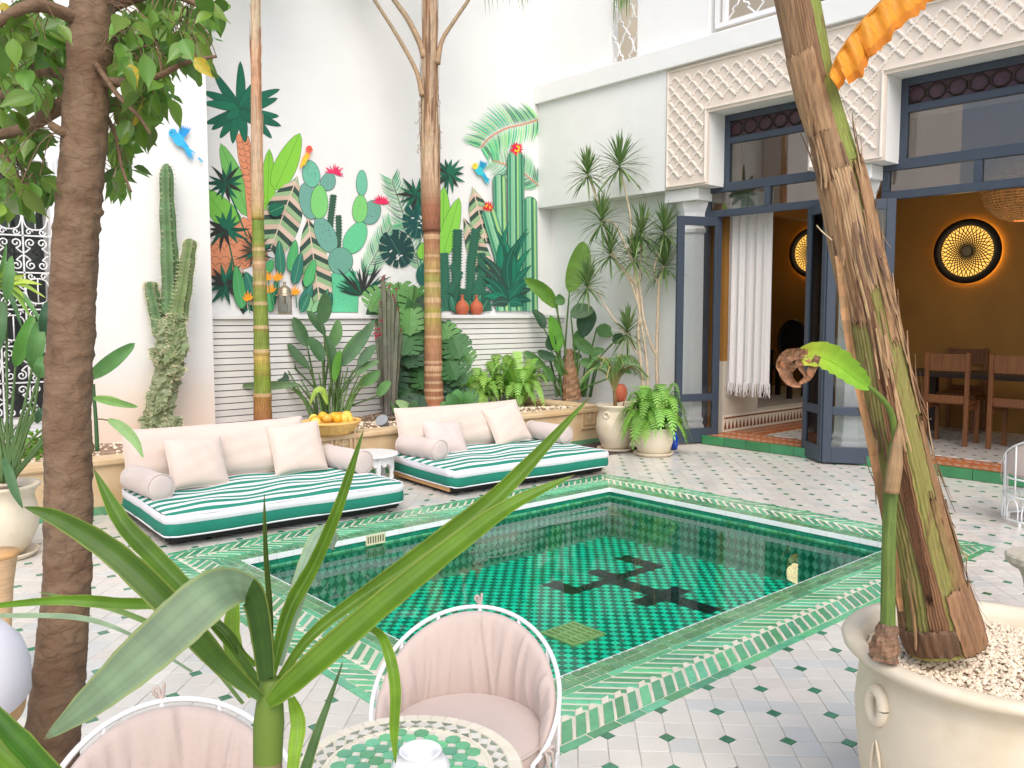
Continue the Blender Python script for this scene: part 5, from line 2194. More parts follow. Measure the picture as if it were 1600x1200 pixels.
for i in range(16):
    bx_ = 515+pr.uniform(-26, 26)
    px_stem(st, [(bx_, 662, pr.uniform(-.15, .1)), (bx_+(bx_-515)*.6, 625, 0), (bx_+(bx_-515)*1.6, 585-pr.uniform(-20, 20), pr.uniform(-.1, .1))], .015, .006, D0, jit(lin(96, 130, 62), .15))

# ---------------------------------------------------------------- broad-leaved strelitzia by the corner
base = Vector((7.72, 7.78, .36))
nb = empty('giant_strelitzia', base, 'tall broad-leaved strelitzia with fibrous stub in the wall corner', 'plant')
D0 = depth_of(base)
zz = lambda x, y: (700+x/3.333, 380+y/3.333)
NL = [((632, 255), (705, -10), 118, lin(112, 152, 60)), ((570, 335), (398, 185), 84, lin(104, 150, 54)), ((555, 300), (608, 285), 60, G_MID), ((735, 330), (700, 492), 104, G_DEEP),
      ((572, 565), (532, 375), 74, lin(96, 158, 48)), ((655, 490), (765, 580), 64, G_MID), ((500, 445), (438, 345), 56, G_DEEP), ((775, 440), (868, 470), 82, G_MID),
      ((510, 650), (395, 565), 54, G_MID), ((560, 600), (465, 560), 52, G_DEEP), ((600, 615), (700, 590), 54, lin(110, 140, 96)), ((690, 610), (800, 640), 54, G_MID),
      ((540, 560), (540, 470), 60, G_DEEP), ((640, 380), (760, 350), 80, lin(104, 134, 96)), ((660, 560), (690, 450), 60, G_MID), ((750, 590), (815, 555), 50, G_MID),
      ((560, 700), (480, 690), 50, G_DEEP), ((600, 690), (540, 590), 60, G_MID), ((880, 690), (955, 680), 40, G_MID), ((860, 520), (905, 470), 60, G_DEEP), ((545, 720), (500, 640), 50, G_MID)]
for i, (a, b_, w_, c_) in enumerate(NL):
    a2, b2 = zz(*a), zz(*b_)
    dd = pr.uniform(-.25, .2)
    mid = ((a2[0]+b2[0])/2+pr.uniform(-5, 5), (a2[1]+b2[1])/2+pr.uniform(-6, 2))
    px_leaf(nb, [(*a2, dd), (*mid, dd*1.1), (*b2, dd*1.2)], w_/3.333, D0, c_, rnd=pr, fold=.3, wave=.12)
    bx_ = 893+pr.uniform(-14, 14)+(a2[0]-893)*.2
    px_stem(nb, [(bx_, 618, 0), ((bx_*1.3+a2[0]*.7)/2, (618+a2[1])/2, dd*.5), (*a2, dd)], .017, .009, D0, lin(90, 128, 58))
for i in range(14):
    bx_ = 893+pr.uniform(-34, 34)
    px_stem(nb, [(bx_, 620, pr.uniform(-.15, .15)), (bx_+(bx_-893)*.2, 590, 0), (bx_+(bx_-893)*.5, 560, pr.uniform(-.1, .1))], .014, .008, D0, jit(G_DARK, .2))
b = MB()
c = px_curve([(893, 626), (892, 600), (890, 570), (888, 545)], D0-.05, 5)
b.tube(c, lerp_list([.13, .11, .075, .05], len(c)), 14, cols=[jit(lin(140, 108, 80), .2) for _ in c], squash=lambda i, k: 1+.10*math.sin(i*2.2+k*1.7))
b.build('fibrous_stub', M['trunkattr'], nb, smooth=False)

# ---------------------------------------------------------------- monstera
def monstera_mesh(sz, col, rnd, lobes=6):
    """split leaf in XY, base at origin, tip along +Y, size ~ sz"""
    b = MB()
    L = sz
    b.add([(0, 0, 0), (0, L*.25, .0), (0, L*.5, .0), (0, L*.75, 0), (0, L, -.04*L)], [])
    for s in (1, -1):
        m = lobes
        for i in range(m):
            t0, t1 = i/m, (i+.74)/m
            def rib(t):
                return Vector((0, L*(.02+.92*t), -.05*L*t*t))
            def mar(t):
                ang = math.pi*(.98-.86*t)
                r = L*(.46+.10*math.sin(math.pi*t))*(1 if t > .12 else .85)
                x = s*r*math.sin(ang)*(1.02 if t < .8 else 1.02-(t-.8)*2.2)
                y = L*.44-r*math.cos(ang)*-1*-1 if False else L*.40-r*math.cos(math.pi-ang)*-1
                return Vector((x, L*.42+r*math.cos(ang)*1.0*1.0, -.10*L*abs(x)/L-.03*L))
            a0, a1 = rib(t0), rib((i+1)/m)
            m0, m1 = mar(1-(1-t0)), mar(t1)
            # ang runs from the heart lobes at the base to the tip
            h0, h1 = a0.lerp(m0, .45), a1.lerp(mar((i+1)/m), .45)
            h1b = a1.lerp(m1, .45)
            mm = mar((t0+t1)/2)
            mm = mm+(mm-a0).normalized()*L*.03
            b.add([a0, a1, h1, h0], [(0, 1, 2, 3) if s > 0 else (3, 2, 1, 0)], jit(col, .08))
            b.add([h0, h1b, m1, mm, m0], [(0, 1, 2, 3, 4) if s > 0 else (4, 3, 2, 1, 0)], jit(col, .08))
    b.tube([(0, 0, .002), (0, L*.5, .0), (0, L*.94, -.05*L)], [.006*sz*2, .004*sz*2, .001], 4, cols=[mulc(col, 1.4)]*3)
    return b


mbase = Vector((5.62, 8.02, .36))
mo = empty('monstera', mbase, 'large monstera with split leaves climbing behind the thick palm trunk', 'plant')
D0 = depth_of(mbase)
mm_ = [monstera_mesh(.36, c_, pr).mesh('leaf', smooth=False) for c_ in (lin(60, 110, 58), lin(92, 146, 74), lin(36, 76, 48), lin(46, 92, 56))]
for q in mm_:
    q.materials.append(M['leaf'])
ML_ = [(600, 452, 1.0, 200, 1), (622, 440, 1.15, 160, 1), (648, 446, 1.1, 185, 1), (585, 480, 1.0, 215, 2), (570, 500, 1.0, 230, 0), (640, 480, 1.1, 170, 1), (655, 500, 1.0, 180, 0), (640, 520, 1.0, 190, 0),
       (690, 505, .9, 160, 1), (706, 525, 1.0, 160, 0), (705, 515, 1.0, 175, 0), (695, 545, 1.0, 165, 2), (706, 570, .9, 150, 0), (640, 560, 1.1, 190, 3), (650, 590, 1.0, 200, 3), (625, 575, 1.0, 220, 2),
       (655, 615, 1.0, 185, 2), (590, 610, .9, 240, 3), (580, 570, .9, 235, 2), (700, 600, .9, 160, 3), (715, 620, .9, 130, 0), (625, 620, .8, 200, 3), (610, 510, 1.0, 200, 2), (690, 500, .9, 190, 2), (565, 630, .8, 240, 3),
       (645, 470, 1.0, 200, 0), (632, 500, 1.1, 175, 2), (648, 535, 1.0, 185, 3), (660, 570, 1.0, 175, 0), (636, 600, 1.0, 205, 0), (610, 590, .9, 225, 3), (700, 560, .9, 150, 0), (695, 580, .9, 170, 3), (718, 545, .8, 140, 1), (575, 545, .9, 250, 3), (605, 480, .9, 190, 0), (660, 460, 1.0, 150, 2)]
for i, (x, y, s_, ang, ci) in enumerate(ML_):
    p = P(x, y, D=D0+pr.uniform(-.15, .22))
    n_ = (toward(p)+Vector((pr.uniform(-.35, .35), pr.uniform(-.35, .35), pr.uniform(.1, .6)))).normalized()
    a = rad(ang+pr.uniform(-15, 15))
    d_ = (RT*math.sin(a)+Vector((0, 0, 1))*math.cos(a))
    d_ = (d_-n_*d_.dot(n_)).normalized()
    s1 = d_.cross(n_)
    R = Matrix((s1, d_, n_)).transposed().to_4x4()
    st_pt = p-d_*.0
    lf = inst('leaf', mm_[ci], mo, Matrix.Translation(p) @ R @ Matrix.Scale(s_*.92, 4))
    bx_ = 640+pr.uniform(-25, 25)
    MB().tube(crom([P(bx_, 640, D=D0), P((bx_+x)/2+pr.uniform(-8, 8), (640+y)/2, D=D0+.05), p], 4), [.012]*4+[.009]*4+[.007], 5, cols=[lin(74, 104, 58)]*9).build('stem', M['leaf'], mo, smooth=True)

# broad leaves at the monstera's foot
hb = empty('broad_leaf_plant', P(640, 650, Z=.36), 'low plant with broad pale-striped leaves at the foot of the thick palm', 'plant')
D1_ = depth_of(P(640, 650, Z=.36))
for a, b_, w_, c_ in (((622, 655), (612, 625), 14, G_MID), ((650, 652), (618, 626), 16, lin(136, 168, 110)), ((640, 656), (650, 625), 16, G_DARK), ((716, 648), (700, 615), 22, lin(74, 128, 70)),
                      ((722, 640), (738, 612), 20, lin(84, 140, 74)), ((700, 650), (690, 628), 18, G_MID), ((730, 648), (748, 630), 20, G_MID), ((712, 640), (716, 608), 20, lin(90, 150, 80))):
    px_leaf(hb, [(*a, 0), ((a[0]+b_[0])/2, (a[1]+b_[1])/2-3, -.05), (*b_, -.05)], w_, D1_-.3, c_, rnd=pr)

# ---------------------------------------------------------------- slim grey columnar euphorbia
eb = Vector((5.12, 7.92, .35))
eu = empty('column_cactus', eb, 'clump of thin dark grey columns with red tips beside the thick palm', 'cactus')
D0 = depth_of(eb)
EC = [((600, 648), (594, 470), 7.5), ((604, 650), (600, 430), 6.5), ((608, 648), (608, 445), 7), ((612, 650), (614, 460), 7), ((614, 646), (622, 480), 6.5), ((598, 640), (587, 505), 5.5), ((610, 640), (605, 455), 6), ((617, 640), (627, 512), 5.5), ((601, 610), (597, 432), 5.5), ((611, 600), (619, 452), 5)]
for i, (a, b_, w_) in enumerate(EC):
    dd = pr.uniform(-.12, .12)
    c = px_curve([(*a, dd), (a[0]*.55+b_[0]*.45, a[1]*.55+b_[1]*.45, dd), (*b_, dd)], D0, 10)
    n_ = len(c)
    rr = [w_*D0/F_PX*.5*(1-.12*math.sin(q*1.1))*(1 if q < n_-2 else .55) for q in range(n_)]
    cols = [jit(mixc(lin(98, 92, 86), lin(92, 100, 74), q/n_) if q < n_*.86 else lin(120, 76, 70), .14) for q in range(n_)]
    b = MB().tube(c, rr, 12, cols=cols, squash=lambda i_, k: 1.18 if k % 3 == 0 else .88)
    col_ = b.build('column', M['cactus'], eu)
    t = MB()
    for q in range(10):
        p = c[-1]+(c[-3]-c[-1])*pr.uniform(0, 2.2)
        d_ = Vector((pr.uniform(-1, 1), pr.uniform(-1, 1), pr.uniform(-.1, .8))).normalized()
        t.blade([p, p+d_*.02, p+d_*.045], [.006, .014, .002], d_.orthogonal(), .1, col=jit(lin(170, 60, 66) if pr.random() < .6 else lin(110, 110, 60), .2))
    stuff(t.build('tip_leaves', M['leaf'], col_))
t = MB()
for x, y in ((586, 520), (588, 526), (594, 524), (590, 515), (597, 500)):
    for q in range(6):
        p = P(x, y, D=D0-.12)
        d_ = Vector((pr.uniform(-1, 1), pr.uniform(-1, 1), pr.uniform(-.6, .8))).normalized()
        t.blade([p, p+d_*.02, p+d_*.04], [.004, .012, .002], d_.orthogonal(), .1, col=jit(lin(214, 50, 90), .15))
stuff(t.build('red_flowers', M['leaf'], eu))

# ---------------------------------------------------------------- tall cereus against the left wall
cb = Vector((2.70, 7.86, .34))
ce = empty('cereus_cactus', cb, 'tall branching green cactus with gnarled pale base against the left wall', 'cactus')
D0 = depth_of(cb)


def cereus(pts, w0, w1, col, dd=0, ribs=6, gnarl=0.0):
    c = px_curve([(x, y, dd) for x, y in pts], D0, 9)
    n_ = len(c)
    rr = []
    for q in range(n_):
        t = q/(n_-1)
        r_ = (w0+(w1-w0)*t)*D0/F_PX*.5*(1+.05*math.sin(q*.9))
        if q > n_-4:
            r_ *= (1, .92, .7, .3)[q-n_+4]
        rr.append(r_)
    ph = [pr.uniform(0, 6) for _ in range(4)]
    def sq(i_, k):
        base_ = 1.16 if k % 4 == 0 else (.98 if k % 2 else .80)
        return base_+gnarl*(.5*math.sin(i_*1.9+k*2.1+ph[0])+.5*math.sin(i_*.8-k*1.3+ph[1])+.35*math.sin(i_*3.1+k*.7))
    cols = [jit(mixc(col, lin(132, 140, 106), .5*abs(math.sin(q*.7)) if gnarl else 0), .12) for q in range(n_)]
    b = MB().tube(c, rr, ribs*4, cols=cols, squash=sq)
    o = b.build('column', M['cactus'], ce, smooth=False)
    sp = MB()
    for q in range(1, n_-1):
        for k in range(ribs):
            v = Vector(b.v[q*ribs*4+k*4])
            o_ = (v-(c[q]-OFF[ce.name])).normalized()
            for _ in range(2):
                e_ = (o_+Vector((pr.uniform(-.6, .6), pr.uniform(-.6, .6), pr.uniform(-.5, .6)))).normalized()
                sp.tube([v, v+e_*.028], [.0028, .0008], 3, cap=False, cols=[lin(214, 206, 170)]*2)
    stuff(sp.build('spines', M['cactus'], o, local=True))
    return o


GC = lin(84, 114, 70)
cereus([(268, 490), (265, 400), (261, 320), (260, 256)], 26, 16, GC)
cereus([(278, 500), (287, 450), (294, 400), (298, 373)], 24, 16, lin(104, 122, 74), -.05)
cereus([(252, 520), (243, 480), (237, 455), (236, 440)], 22, 15, GC, .03)
GN = lin(128, 140, 104)
cereus([(252, 684), (250, 640), (262, 590), (262, 545), (268, 495)], 36, 34, GN, 0, 6, .22)
cereus([(256, 600), (268, 570), (266, 530), (252, 500)], 34, 26, lin(112, 130, 90), .05, 5, .25)
cereus([(262, 570), (280, 545), (276, 510), (280, 490)], 26, 24, lin(110, 128, 84), -.08, 5, .22)
cereus([(246, 684), (235, 665), (226, 648)], 30, 18, GN, -.06, 5, .3)
cereus([(258, 684), (272, 668), (276, 650)], 26, 16, GN, -.08, 5, .3)
cereus([(252, 645), (240, 625), (238, 610)], 24, 14, GN, -.06, 5, .3)
cereus([(264, 585), (280, 580), (284, 572)], 18, 12, GN, -.1, 5, .3)
cereus([(255, 560), (243, 553), (240, 543)], 18, 12, GN, -.1, 5, .3)

# fuzzy little cactus on the bed by the left daybed
fz = P(362, 664, Z=.37)
b = MB()
c = [fz, fz+Vector((-.03, 0, .08)), fz+Vector((-.075, 0, .17)), fz+Vector((-.10, 0, .22)), fz+Vector((-.105, 0, .235))]
b.tube(c, [.05, .062, .06, .045, .015], 14, cols=[lin(176, 160, 120)]*5)
for q in range(900):
    t = pr.random()*3
    i = int(t)
    p = c[i].lerp(c[i+1], t-i)
    o_ = Vector((pr.uniform(-1, 1), pr.uniform(-1, 1), pr.uniform(-.3, .6))).normalized()
    b.tube([p+o_*.055, p+o_*.08], [.002, .0006], 3, cap=False, cols=[jit(lin(214, 200, 160), .1)]*2)
o = b.build('fuzzy_cactus', M['cactus'], smooth=False)
stuff(o)
del o['kind']
tag(o, 'small fuzzy straw-coloured cactus leaning behind the left daybed', 'cactus')

# ---------------------------------------------------------------- palms
def ringed_trunk(parent, pts, widths, D, cols, rings, name='trunk', n=24, amp=.10, knots=80):
    """pts photo points of the axis (bottom to top); rings: photo rows of the leaf scars"""
    ys = [p[1] for p in pts]
    c, r, cc = [], [], []
    y0, y1 = pts[0][1], pts[-1][1]
    for i in range(knots+1):
        y = y0+(y1-y0)*i/knots
        for j in range(len(pts)-1):
            if pts[j][1] >= y >= pts[j+1][1]:
                break
        t = (pts[j][1]-y)/max(1e-6, pts[j][1]-pts[j+1][1])
        x = pts[j][0]*(1-t)+pts[j+1][0]*t
        w_ = widths[j]*(1-t)+widths[j+1]*t
        g_ = min((abs(y-q) for q in rings), default=99)
        bulge = 1+amp*math.exp(-(g_/2.2)**2)
        c.append(P(x, y, Y=D))
        dep = depth_of(c[-1])
        r.append(w_*.5*dep/F_PX*bulge)
        for k in range(len(cols)-1):
            if cols[k][0] >= y >= cols[k+1][0]:
                break
        tt_ = (cols[k][0]-y)/max(1e-6, cols[k][0]-cols[k+1][0])
        col = mixc(cols[k][1], cols[k+1][1], min(max(tt_, 0), 1))
        if g_ < 2.6:
            col = mixc(col, lin(196, 164, 126), .75)
        elif g_ < 5:
            col = mixc(col, lin(150, 110, 64), .35)
        cc.append(jit(col, .07))
    ph = pr.uniform(0, 6)
    b = MB().tube(c, r, n, cols=cc, squash=lambda i, k: 1+.015*math.sin(k*2.3+i*.4+ph))
    return b.build(name, M['trunkattr'], parent, smooth=True), c, r


def husk_strip(b, p0, p1, w_, r_, rnd, col, side, curl=.02):
    """dry fibre strip hugging a trunk"""
    n = 7
    pts = []
    for i in range(n):
        t = i/(n-1)
        p = p0.lerp(p1, t)+side*(r_+curl*t*t)
        pts.append(p)
    b.blade(pts, [w_*(1-.7*(i/(n-1))**2) for i in range(n)], side, -.4, cols=[jit(col, .15)]*n)


def frond(b, pts, nl, ll, col, droop=.5, w=.018, start=.15):
    """feather frond along a curve; leaflets hang to both sides"""
    c = crom(pts, 8)
    m = len(c)
    b.tube(c, [.016*(1-.85*i/m)+.002 for i in range(m)], 5, cols=[jit(lin(170, 160, 104), .08)]*m)
    for i in range(nl):
        t = start+(1-start)*i/nl
        x = t*(m-1)
        j = min(int(x), m-2)
        p = c[j].lerp(c[j+1], x-j)
        tg = (c[j+1]-c[j]).normalized()
        sd_ = tg.cross(Vector((0, 0, 1)))
        sd_ = sd_.normalized() if sd_.length > .05 else Vector((1, 0, 0))
        L = ll*math.sin(math.pi*(.18+.78*t))**.7*pr.uniform(.85, 1.1)
        for s in (1, -1):
            d_ = (sd_*s+tg*.7+Vector((0, 0, .15))).normalized()
            p1 = p+d_*L*.45+Vector((0, 0, -droop*L*.10))
            p2 = p+d_*L*.8+Vector((0, 0, -droop*L*.45))
            p3 = p+d_*L*.95+Vector((0, 0, -droop*L*.85))
            b.blade([p, p1, p2, p3], [w*.5, w, w*.7, .001], Vector((0, 0, 1)), .2, col=jit(col, .14))


pa = empty('slim_palm', P(411, 668, Y=7.92), 'slim green ringed palm trunk at the left of the mural', 'palm')
GRN, OLV, TAN, RED = lin(122, 138, 56), lin(146, 140, 74), lin(188, 160, 132), lin(160, 108, 76)
ringed_trunk(pa, [(411, 672), (410, 600), (408, 510), (405, 420), (403, 345), (401, 250)], [29, 26, 23, 20, 18, 16], 7.92,
             [(672, lin(176, 128, 92)), (656, lin(150, 100, 60)), (622, lin(160, 120, 60)), (614, GRN), (584, lin(120, 140, 40)), (560, lin(190, 160, 84)), (545, GRN), (500, GRN), (470, GRN), (440, OLV), (415, lin(178, 140, 108)), (400, OLV), (380, GRN), (346, lin(110, 140, 50)), (338, TAN), (250, TAN)],
             [619, 585, 551, 515, 477, 447, 412, 390, 342])
_, pc_, pr_ = ringed_trunk(pa, [(403, 344), (402, 280), (401, 200), (400, 100), (399, 0), (398, -70)], [19.5, 19, 17.5, 15.5, 14, 13], 7.92,
                           [(344, lin(160, 140, 70)), (320, lin(190, 160, 120)), (250, TAN), (200, lin(190, 156, 126)), (120, lin(186, 140, 108)), (0, lin(196, 184, 154)), (-70, lin(206, 200, 160))], [], 'crownshaft')
b = MB()
for k in range(26):
    i = pr.randrange(2, 70)
    a = pr.uniform(0, 6.28)
    sd_ = Vector((math.cos(a), math.sin(a), 0))
    husk_strip(b, pc_[i], pc_[min(i+pr.randrange(8, 22), 80)], pr.uniform(.02, .045), pr_[i]*1.0, pr, pr.choice([TAN, lin(196, 150, 110), lin(170, 116, 78)]), sd_, .012)
stuff(b.build('dry_husk', M['trunkattr'], pa))
top = pc_[-1]
b = MB()
for a, L, h in ((.4, 1.3, .9), (1.6, 1.2, 1.0), (2.7, 1.3, .8), (3.9, 1.2, .9), (5.2, 1.3, .85), (0.9, 1.2, 1.1), (4.5, 1.25, 1.2)):
    d_ = Vector((math.cos(a), math.sin(a)*.62, 0))
    frond(b, [top-Vector((0, 0, .5)), top+d_*.15+Vector((0, 0, h*.5)), top+d_*L*.6+Vector((0, 0, h)), top+d_*L*1.15+Vector((0, 0, h*.75))], 34, .42, lin(130, 150, 80))
stuff(b.build('crown', M['leaf'], pa))

pbm = empty('thick_palm', P(678, 645, Y=7.85), 'thicker palm with ringed brown trunk and fibrous husk, right of centre', 'palm')
ringed_trunk(pbm, [(678, 650), (678, 640), (677, 560), (676, 480), (675, 400), (674, 335)], [38, 31, 28, 26, 25, 27], 7.85,
             [(650, lin(176, 124, 100)), (630, lin(170, 108, 78)), (600, lin(140, 98, 74)), (570, lin(154, 108, 80)), (540, lin(170, 124, 88)), (515, lin(164, 130, 84)), (490, lin(156, 152, 60)), (478, lin(172, 136, 94)), (460, lin(160, 140, 82)), (440, lin(150, 146, 74)), (420, lin(168, 140, 84)), (404, lin(172, 132, 88)), (380, lin(160, 110, 78)), (360, lin(130, 80, 58)), (335, lin(140, 90, 66))],
             [622, 610, 600, 588, 577, 566, 528, 495, 471, 447, 425, 402, 372], amp=.05)
_, pc_, pr_ = ringed_trunk(pbm, [(674, 362), (673, 300), (672, 250), (671, 200), (671, 120), (672, 40), (672, -60)], [28, 31, 30, 27, 24, 23, 20], 7.85,
                           [(362, lin(128, 78, 56)), (325, lin(150, 98, 70)), (300, lin(170, 136, 106)), (250, TAN), (190, lin(168, 140, 112)), (100, lin(180, 156, 128)), (-60, lin(166, 140, 110))], [], 'crownshaft')
b = MB()
for k in range(110):
    i = pr.randrange(10, 68)
    a = pr.uniform(0, 6.28)
    sd_ = Vector((math.cos(a), math.sin(a), 0))
    husk_strip(b, pc_[i], pc_[min(i+pr.randrange(8, 26), 80)], pr.uniform(.015, .045), pr_[i]*1.0, pr, pr.choice([TAN, lin(190, 156, 124), lin(160, 122, 92), lin(120, 88, 66)]), sd_, .014)
for k in range(40):
    i = pr.randrange(22, 46)
    a = pr.uniform(0, 6.28)
    p = pc_[i]+Vector((math.cos(a), math.sin(a), 0))*pr_[i]
    pts = [p]
    for q in range(4):
        pts.append(pts[-1]+Vector((pr.uniform(-.04, .04), pr.uniform(-.03, .02), pr.uniform(-.05, .03))))
    b.tube(crom(pts, 3), .003, 3, cap=False, cols=[lin(140, 104, 64)]*13)
stuff(b.build('dry_husk', M['trunkattr'], pbm))
dB = depth_of(pc_[50])
for pts, w0 in (([(660, 150), (650, 110), (620, 55), (585, 0), (540, -70), (480, -110)], .024), ([(664, 90), (655, 65), (636, 28), (612, -6), (560, -90), (500, -120)], .034), ([(683, 100), (690, 65), (708, 35), (732, 0), (770, -60), (810, -60)], .026)):
    c = px_curve([(x, y, -.05) for x, y in pts], dB, 6)
    MB().tube(c, lerp_list([w0*1.4, w0, w0*.9, w0*.8, w0*.6, w0*.3], len(c)), 8, cols=[jit(mixc(lin(170, 138, 106), lin(140, 136, 112), q/len(c)), .06) for q in range(len(c))]).build('petiole', M['trunkattr'], pbm, smooth=True)
    b = MB()
    frond(b, [c[-14], c[-8], c[-4], c[-1]], 26, .50, lin(120, 140, 96), droop=1.3, w=.014, start=.2)
    stuff(b.build('frond', M['leaf'], pbm))
top = pc_[-1]
b = MB()
for a, L, h in ((.2, 1.3, 1.0), (1.3, 1.2, 1.1), (2.6, 1.4, .9), (3.7, 1.3, 1.0), (4.9, 1.3, .9), (5.7, 1.3, 1.1)):
    d_ = Vector((math.cos(a), math.sin(a)*.6, 0))
    frond(b, [top-Vector((0, 0, .6)), top+d_*.15+Vector((0, 0, h*.6)), top+d_*L*.6+Vector((0, 0, h*1.1)), top+d_*L*1.2+Vector((0, 0, h*.8))], 34, .5, lin(120, 146, 84))
stuff(b.build('crown', M['leaf'], pbm))

# ---------------------------------------------------------------- ferns
def fern_frond(b, base, d_, L, rise, droop, col, n=22, lw=.055):
    """arching frond with small leaflets"""
    side = d_.cross(Vector((0, 0, 1))).normalized()
    prev = base
    for i in range(n):
        t = (i+1)/n
        p = base+d_*L*t*(1-.15*t)+Vector((0, 0, rise*L*math.sin(t*math.pi*.62)-droop*L*t*t))
        tg = (p-prev)
        tl = tg.length
        tg.normalize()
        w_ = lw*math.sin(math.pi*(.10+.86*t))**.7*(1 if t < .95 else .5)
        c_ = jit(mixc(col, mulc(col, 1.35), t*.6), .10)
        for s in (1, -1):
            q = p+side*s*w_+tg*tl*.7+Vector((0, 0, -.12*w_))
            b.add([p-tg*tl*.45, p+tg*tl*.38, q+tg*tl*.22, q-tg*tl*.28], [(0, 1, 2, 3)], c_)
        b.add([prev-side*.0018, prev+side*.0018, p+side*.0015, p-side*.0015], [(0, 1, 2, 3)], jit(lin(120, 120, 50), .1))
        prev = p


def fern(name, base, n, L, col, label, droop=.7, rise=.75, lw=.05, upright=.0):
    root = empty(name, base, label, 'fern')
    b = MB()
    for k in range(n):
        a = 2*math.pi*k/n*2.399*3+pr.uniform(-.3, .3)
        up_ = pr.random()
        l_ = L*pr.uniform(.55, 1.08)
        d_ = Vector((math.cos(a), math.sin(a), 0))*(1-.45*up_)
        st_ = Vector(base)+Vector((math.cos(a), math.sin(a), 0))*.05
        fern_frond(b, st_, d_, l_, rise+up_*.65+upright, droop*(1.15-.65*up_), jit(col, .22), n=24, lw=lw)
    stuff(b.build('fronds', M['leaf'], root))
    return root


fern('potted_fern', FP+Vector((0, 0, .27)), 105, .50, lin(128, 176, 74), 'bushy bright green fern in the tan pot by the left door', droop=.80, rise=.62, lw=.07)
for i, (x, y, s_, lb) in enumerate(((768, 628, .62, 'tallest bright green fern in the planter, behind the right daybed'), (812, 632, .52, 'low spreading fern in the planter, nearest the corner strelitzia'), (742, 636, .44, 'small fern in the planter beside the thick palm trunk'))):
    p = P(x, y, Z=.37)
    fern('bed_fern', p, 62, s_, lin(140, 186, 84), lb, droop=.62, rise=.55, lw=.065, upright=.2)

# small palm in the cream urn
b = MB()
up_ = empty('small_palm', URN+Vector((0, 0, .47)), 'small feathery palm growing in the cream urn', 'palm')
c0 = URN+Vector((0, 0, .47))
MB().tube([c0, c0+Vector((.01, .02, .14)), c0+Vector((0, .03, .26))], [.022, .02, .016], 8, cols=[lin(140, 110, 70)]*3).build('trunk', M['trunkattr'], up_, smooth=True)
MB().tube([c0+Vector((.10, -.02, 0)), c0+Vector((.12, -.03, .10)), c0+Vector((.15, -.04, .17))], [.007, .006, .004], 6, cols=[lin(190, 120, 70)]*3).build('dry_stalk', M['trunkattr'], up_, smooth=True)
for k in range(17):
    a = k*2.399
    d_ = Vector((math.cos(a), math.sin(a), 0))
    u_ = pr.random()
    q = c0+Vector((0, .02, .20))
    frond(b, [q, q+d_*.10*(1-u_*.5)+Vector((0, 0, .18+.08*u_)), q+d_*.26*(1-u_*.4)+Vector((0, 0, .24+.15*u_)), q+d_*.42*(1-.4*u_)+Vector((0, 0, .10+.22*u_))], 24, .15, lin(94, 146, 74), droop=.5, w=.008, start=.25)
stuff(b.build('crown', M['leaf'], up_))

# ---------------------------------------------------------------- dracaena
dr = empty('dracaena', DP+Vector((0, 0, .42)), 'tall spiky dracaena with several pale stems beside the left door', 'plant')
D0 = depth_of(DP+Vector((0, 0, .8)))
ST = [[(1006, 612), (1001, 565), (997, 520), (1000, 470), (990, 440), (968, 415), (953, 396)],
      [(1012, 612), (1010, 560), (998, 480), (992, 430), (991, 402)],
      [(1028, 612), (1026, 560), (1028, 490), (1030, 440), (1038, 415)],
      [(1026, 555), (1018, 540), (1006, 500), (998, 440), (980, 390), (960, 350), (940, 345)],
      [(998, 480), (985, 440), (960, 400), (938, 330), (925, 290), (918, 272)],
      [(1000, 470), (1000, 420), (1002, 365)],
      [(985, 400), (985, 340), (975, 290), (968, 258)],
      [(1030, 450), (1022, 420), (1034, 385), (1038, 362)],
      [(1004, 560), (990, 545), (980, 520)],
      [(992, 535), (960, 500), (935, 460), (918, 447)]]
heads = [(953, 394, 1.0), (991, 398, 1.0), (1039, 414, 1.1), (938, 343, 1.0), (917, 270, .9), (1001, 360, 1.05), (967, 252, 1.15), (1038, 358, 1.0), (979, 515, .95), (917, 443, .95)]
for i, s_ in enumerate(ST):
    dd = pr.uniform(-.12, .12)
    c = px_curve([(x, y, dd*(k/(len(s_)-1))) for k, (x, y) in enumerate(s_)], D0, 5)
    r0 = (.022, .018, .024, .016, .014, .012, .013, .013, .012, .011)[i]
    MB().tube(c, lerp_list([r0, r0*.85, r0*.7], len(c)), 8, cols=[jit(lin(196, 178, 152), .08) for _ in c], squash=lambda i_, k: 1+.04*math.sin(i_*2.6)).build('stem', M['trunkattr'], dr, smooth=True)
    hx, hy, sc = heads[i]
    p = c[-1]
    b = MB()
    for q in range(76):
        t = q/76
        a = q*2.399
        el = rad(86-125*t**1.1)+pr.uniform(-.15, .15)
        L = sc*pr.uniform(.27, .40)
        d_ = Vector((math.cos(a)*math.cos(el), math.sin(a)*math.cos(el), math.sin(el)))
        st_ = p+Vector((0, 0, .05-.10*t))
        dr_ = .10+.35*t
        b.blade([st_, st_+d_*L*.35+Vector((0, 0, -dr_*L*.06)), st_+d_*L*.7+Vector((0, 0, -dr_*L*.3)), st_+d_*L+Vector((0, 0, -dr_*L*.75))], [.012, .023, .019, .001], Vector((0, 0, 1)) if abs(d_.z) < .9 else Vector((1, 0, 0)), .3,
                col=jit(mixc(lin(84, 120, 64), lin(126, 150, 90), pr.random()), .14))
    stuff(b.build('leaf_head', M['leaf'], dr))

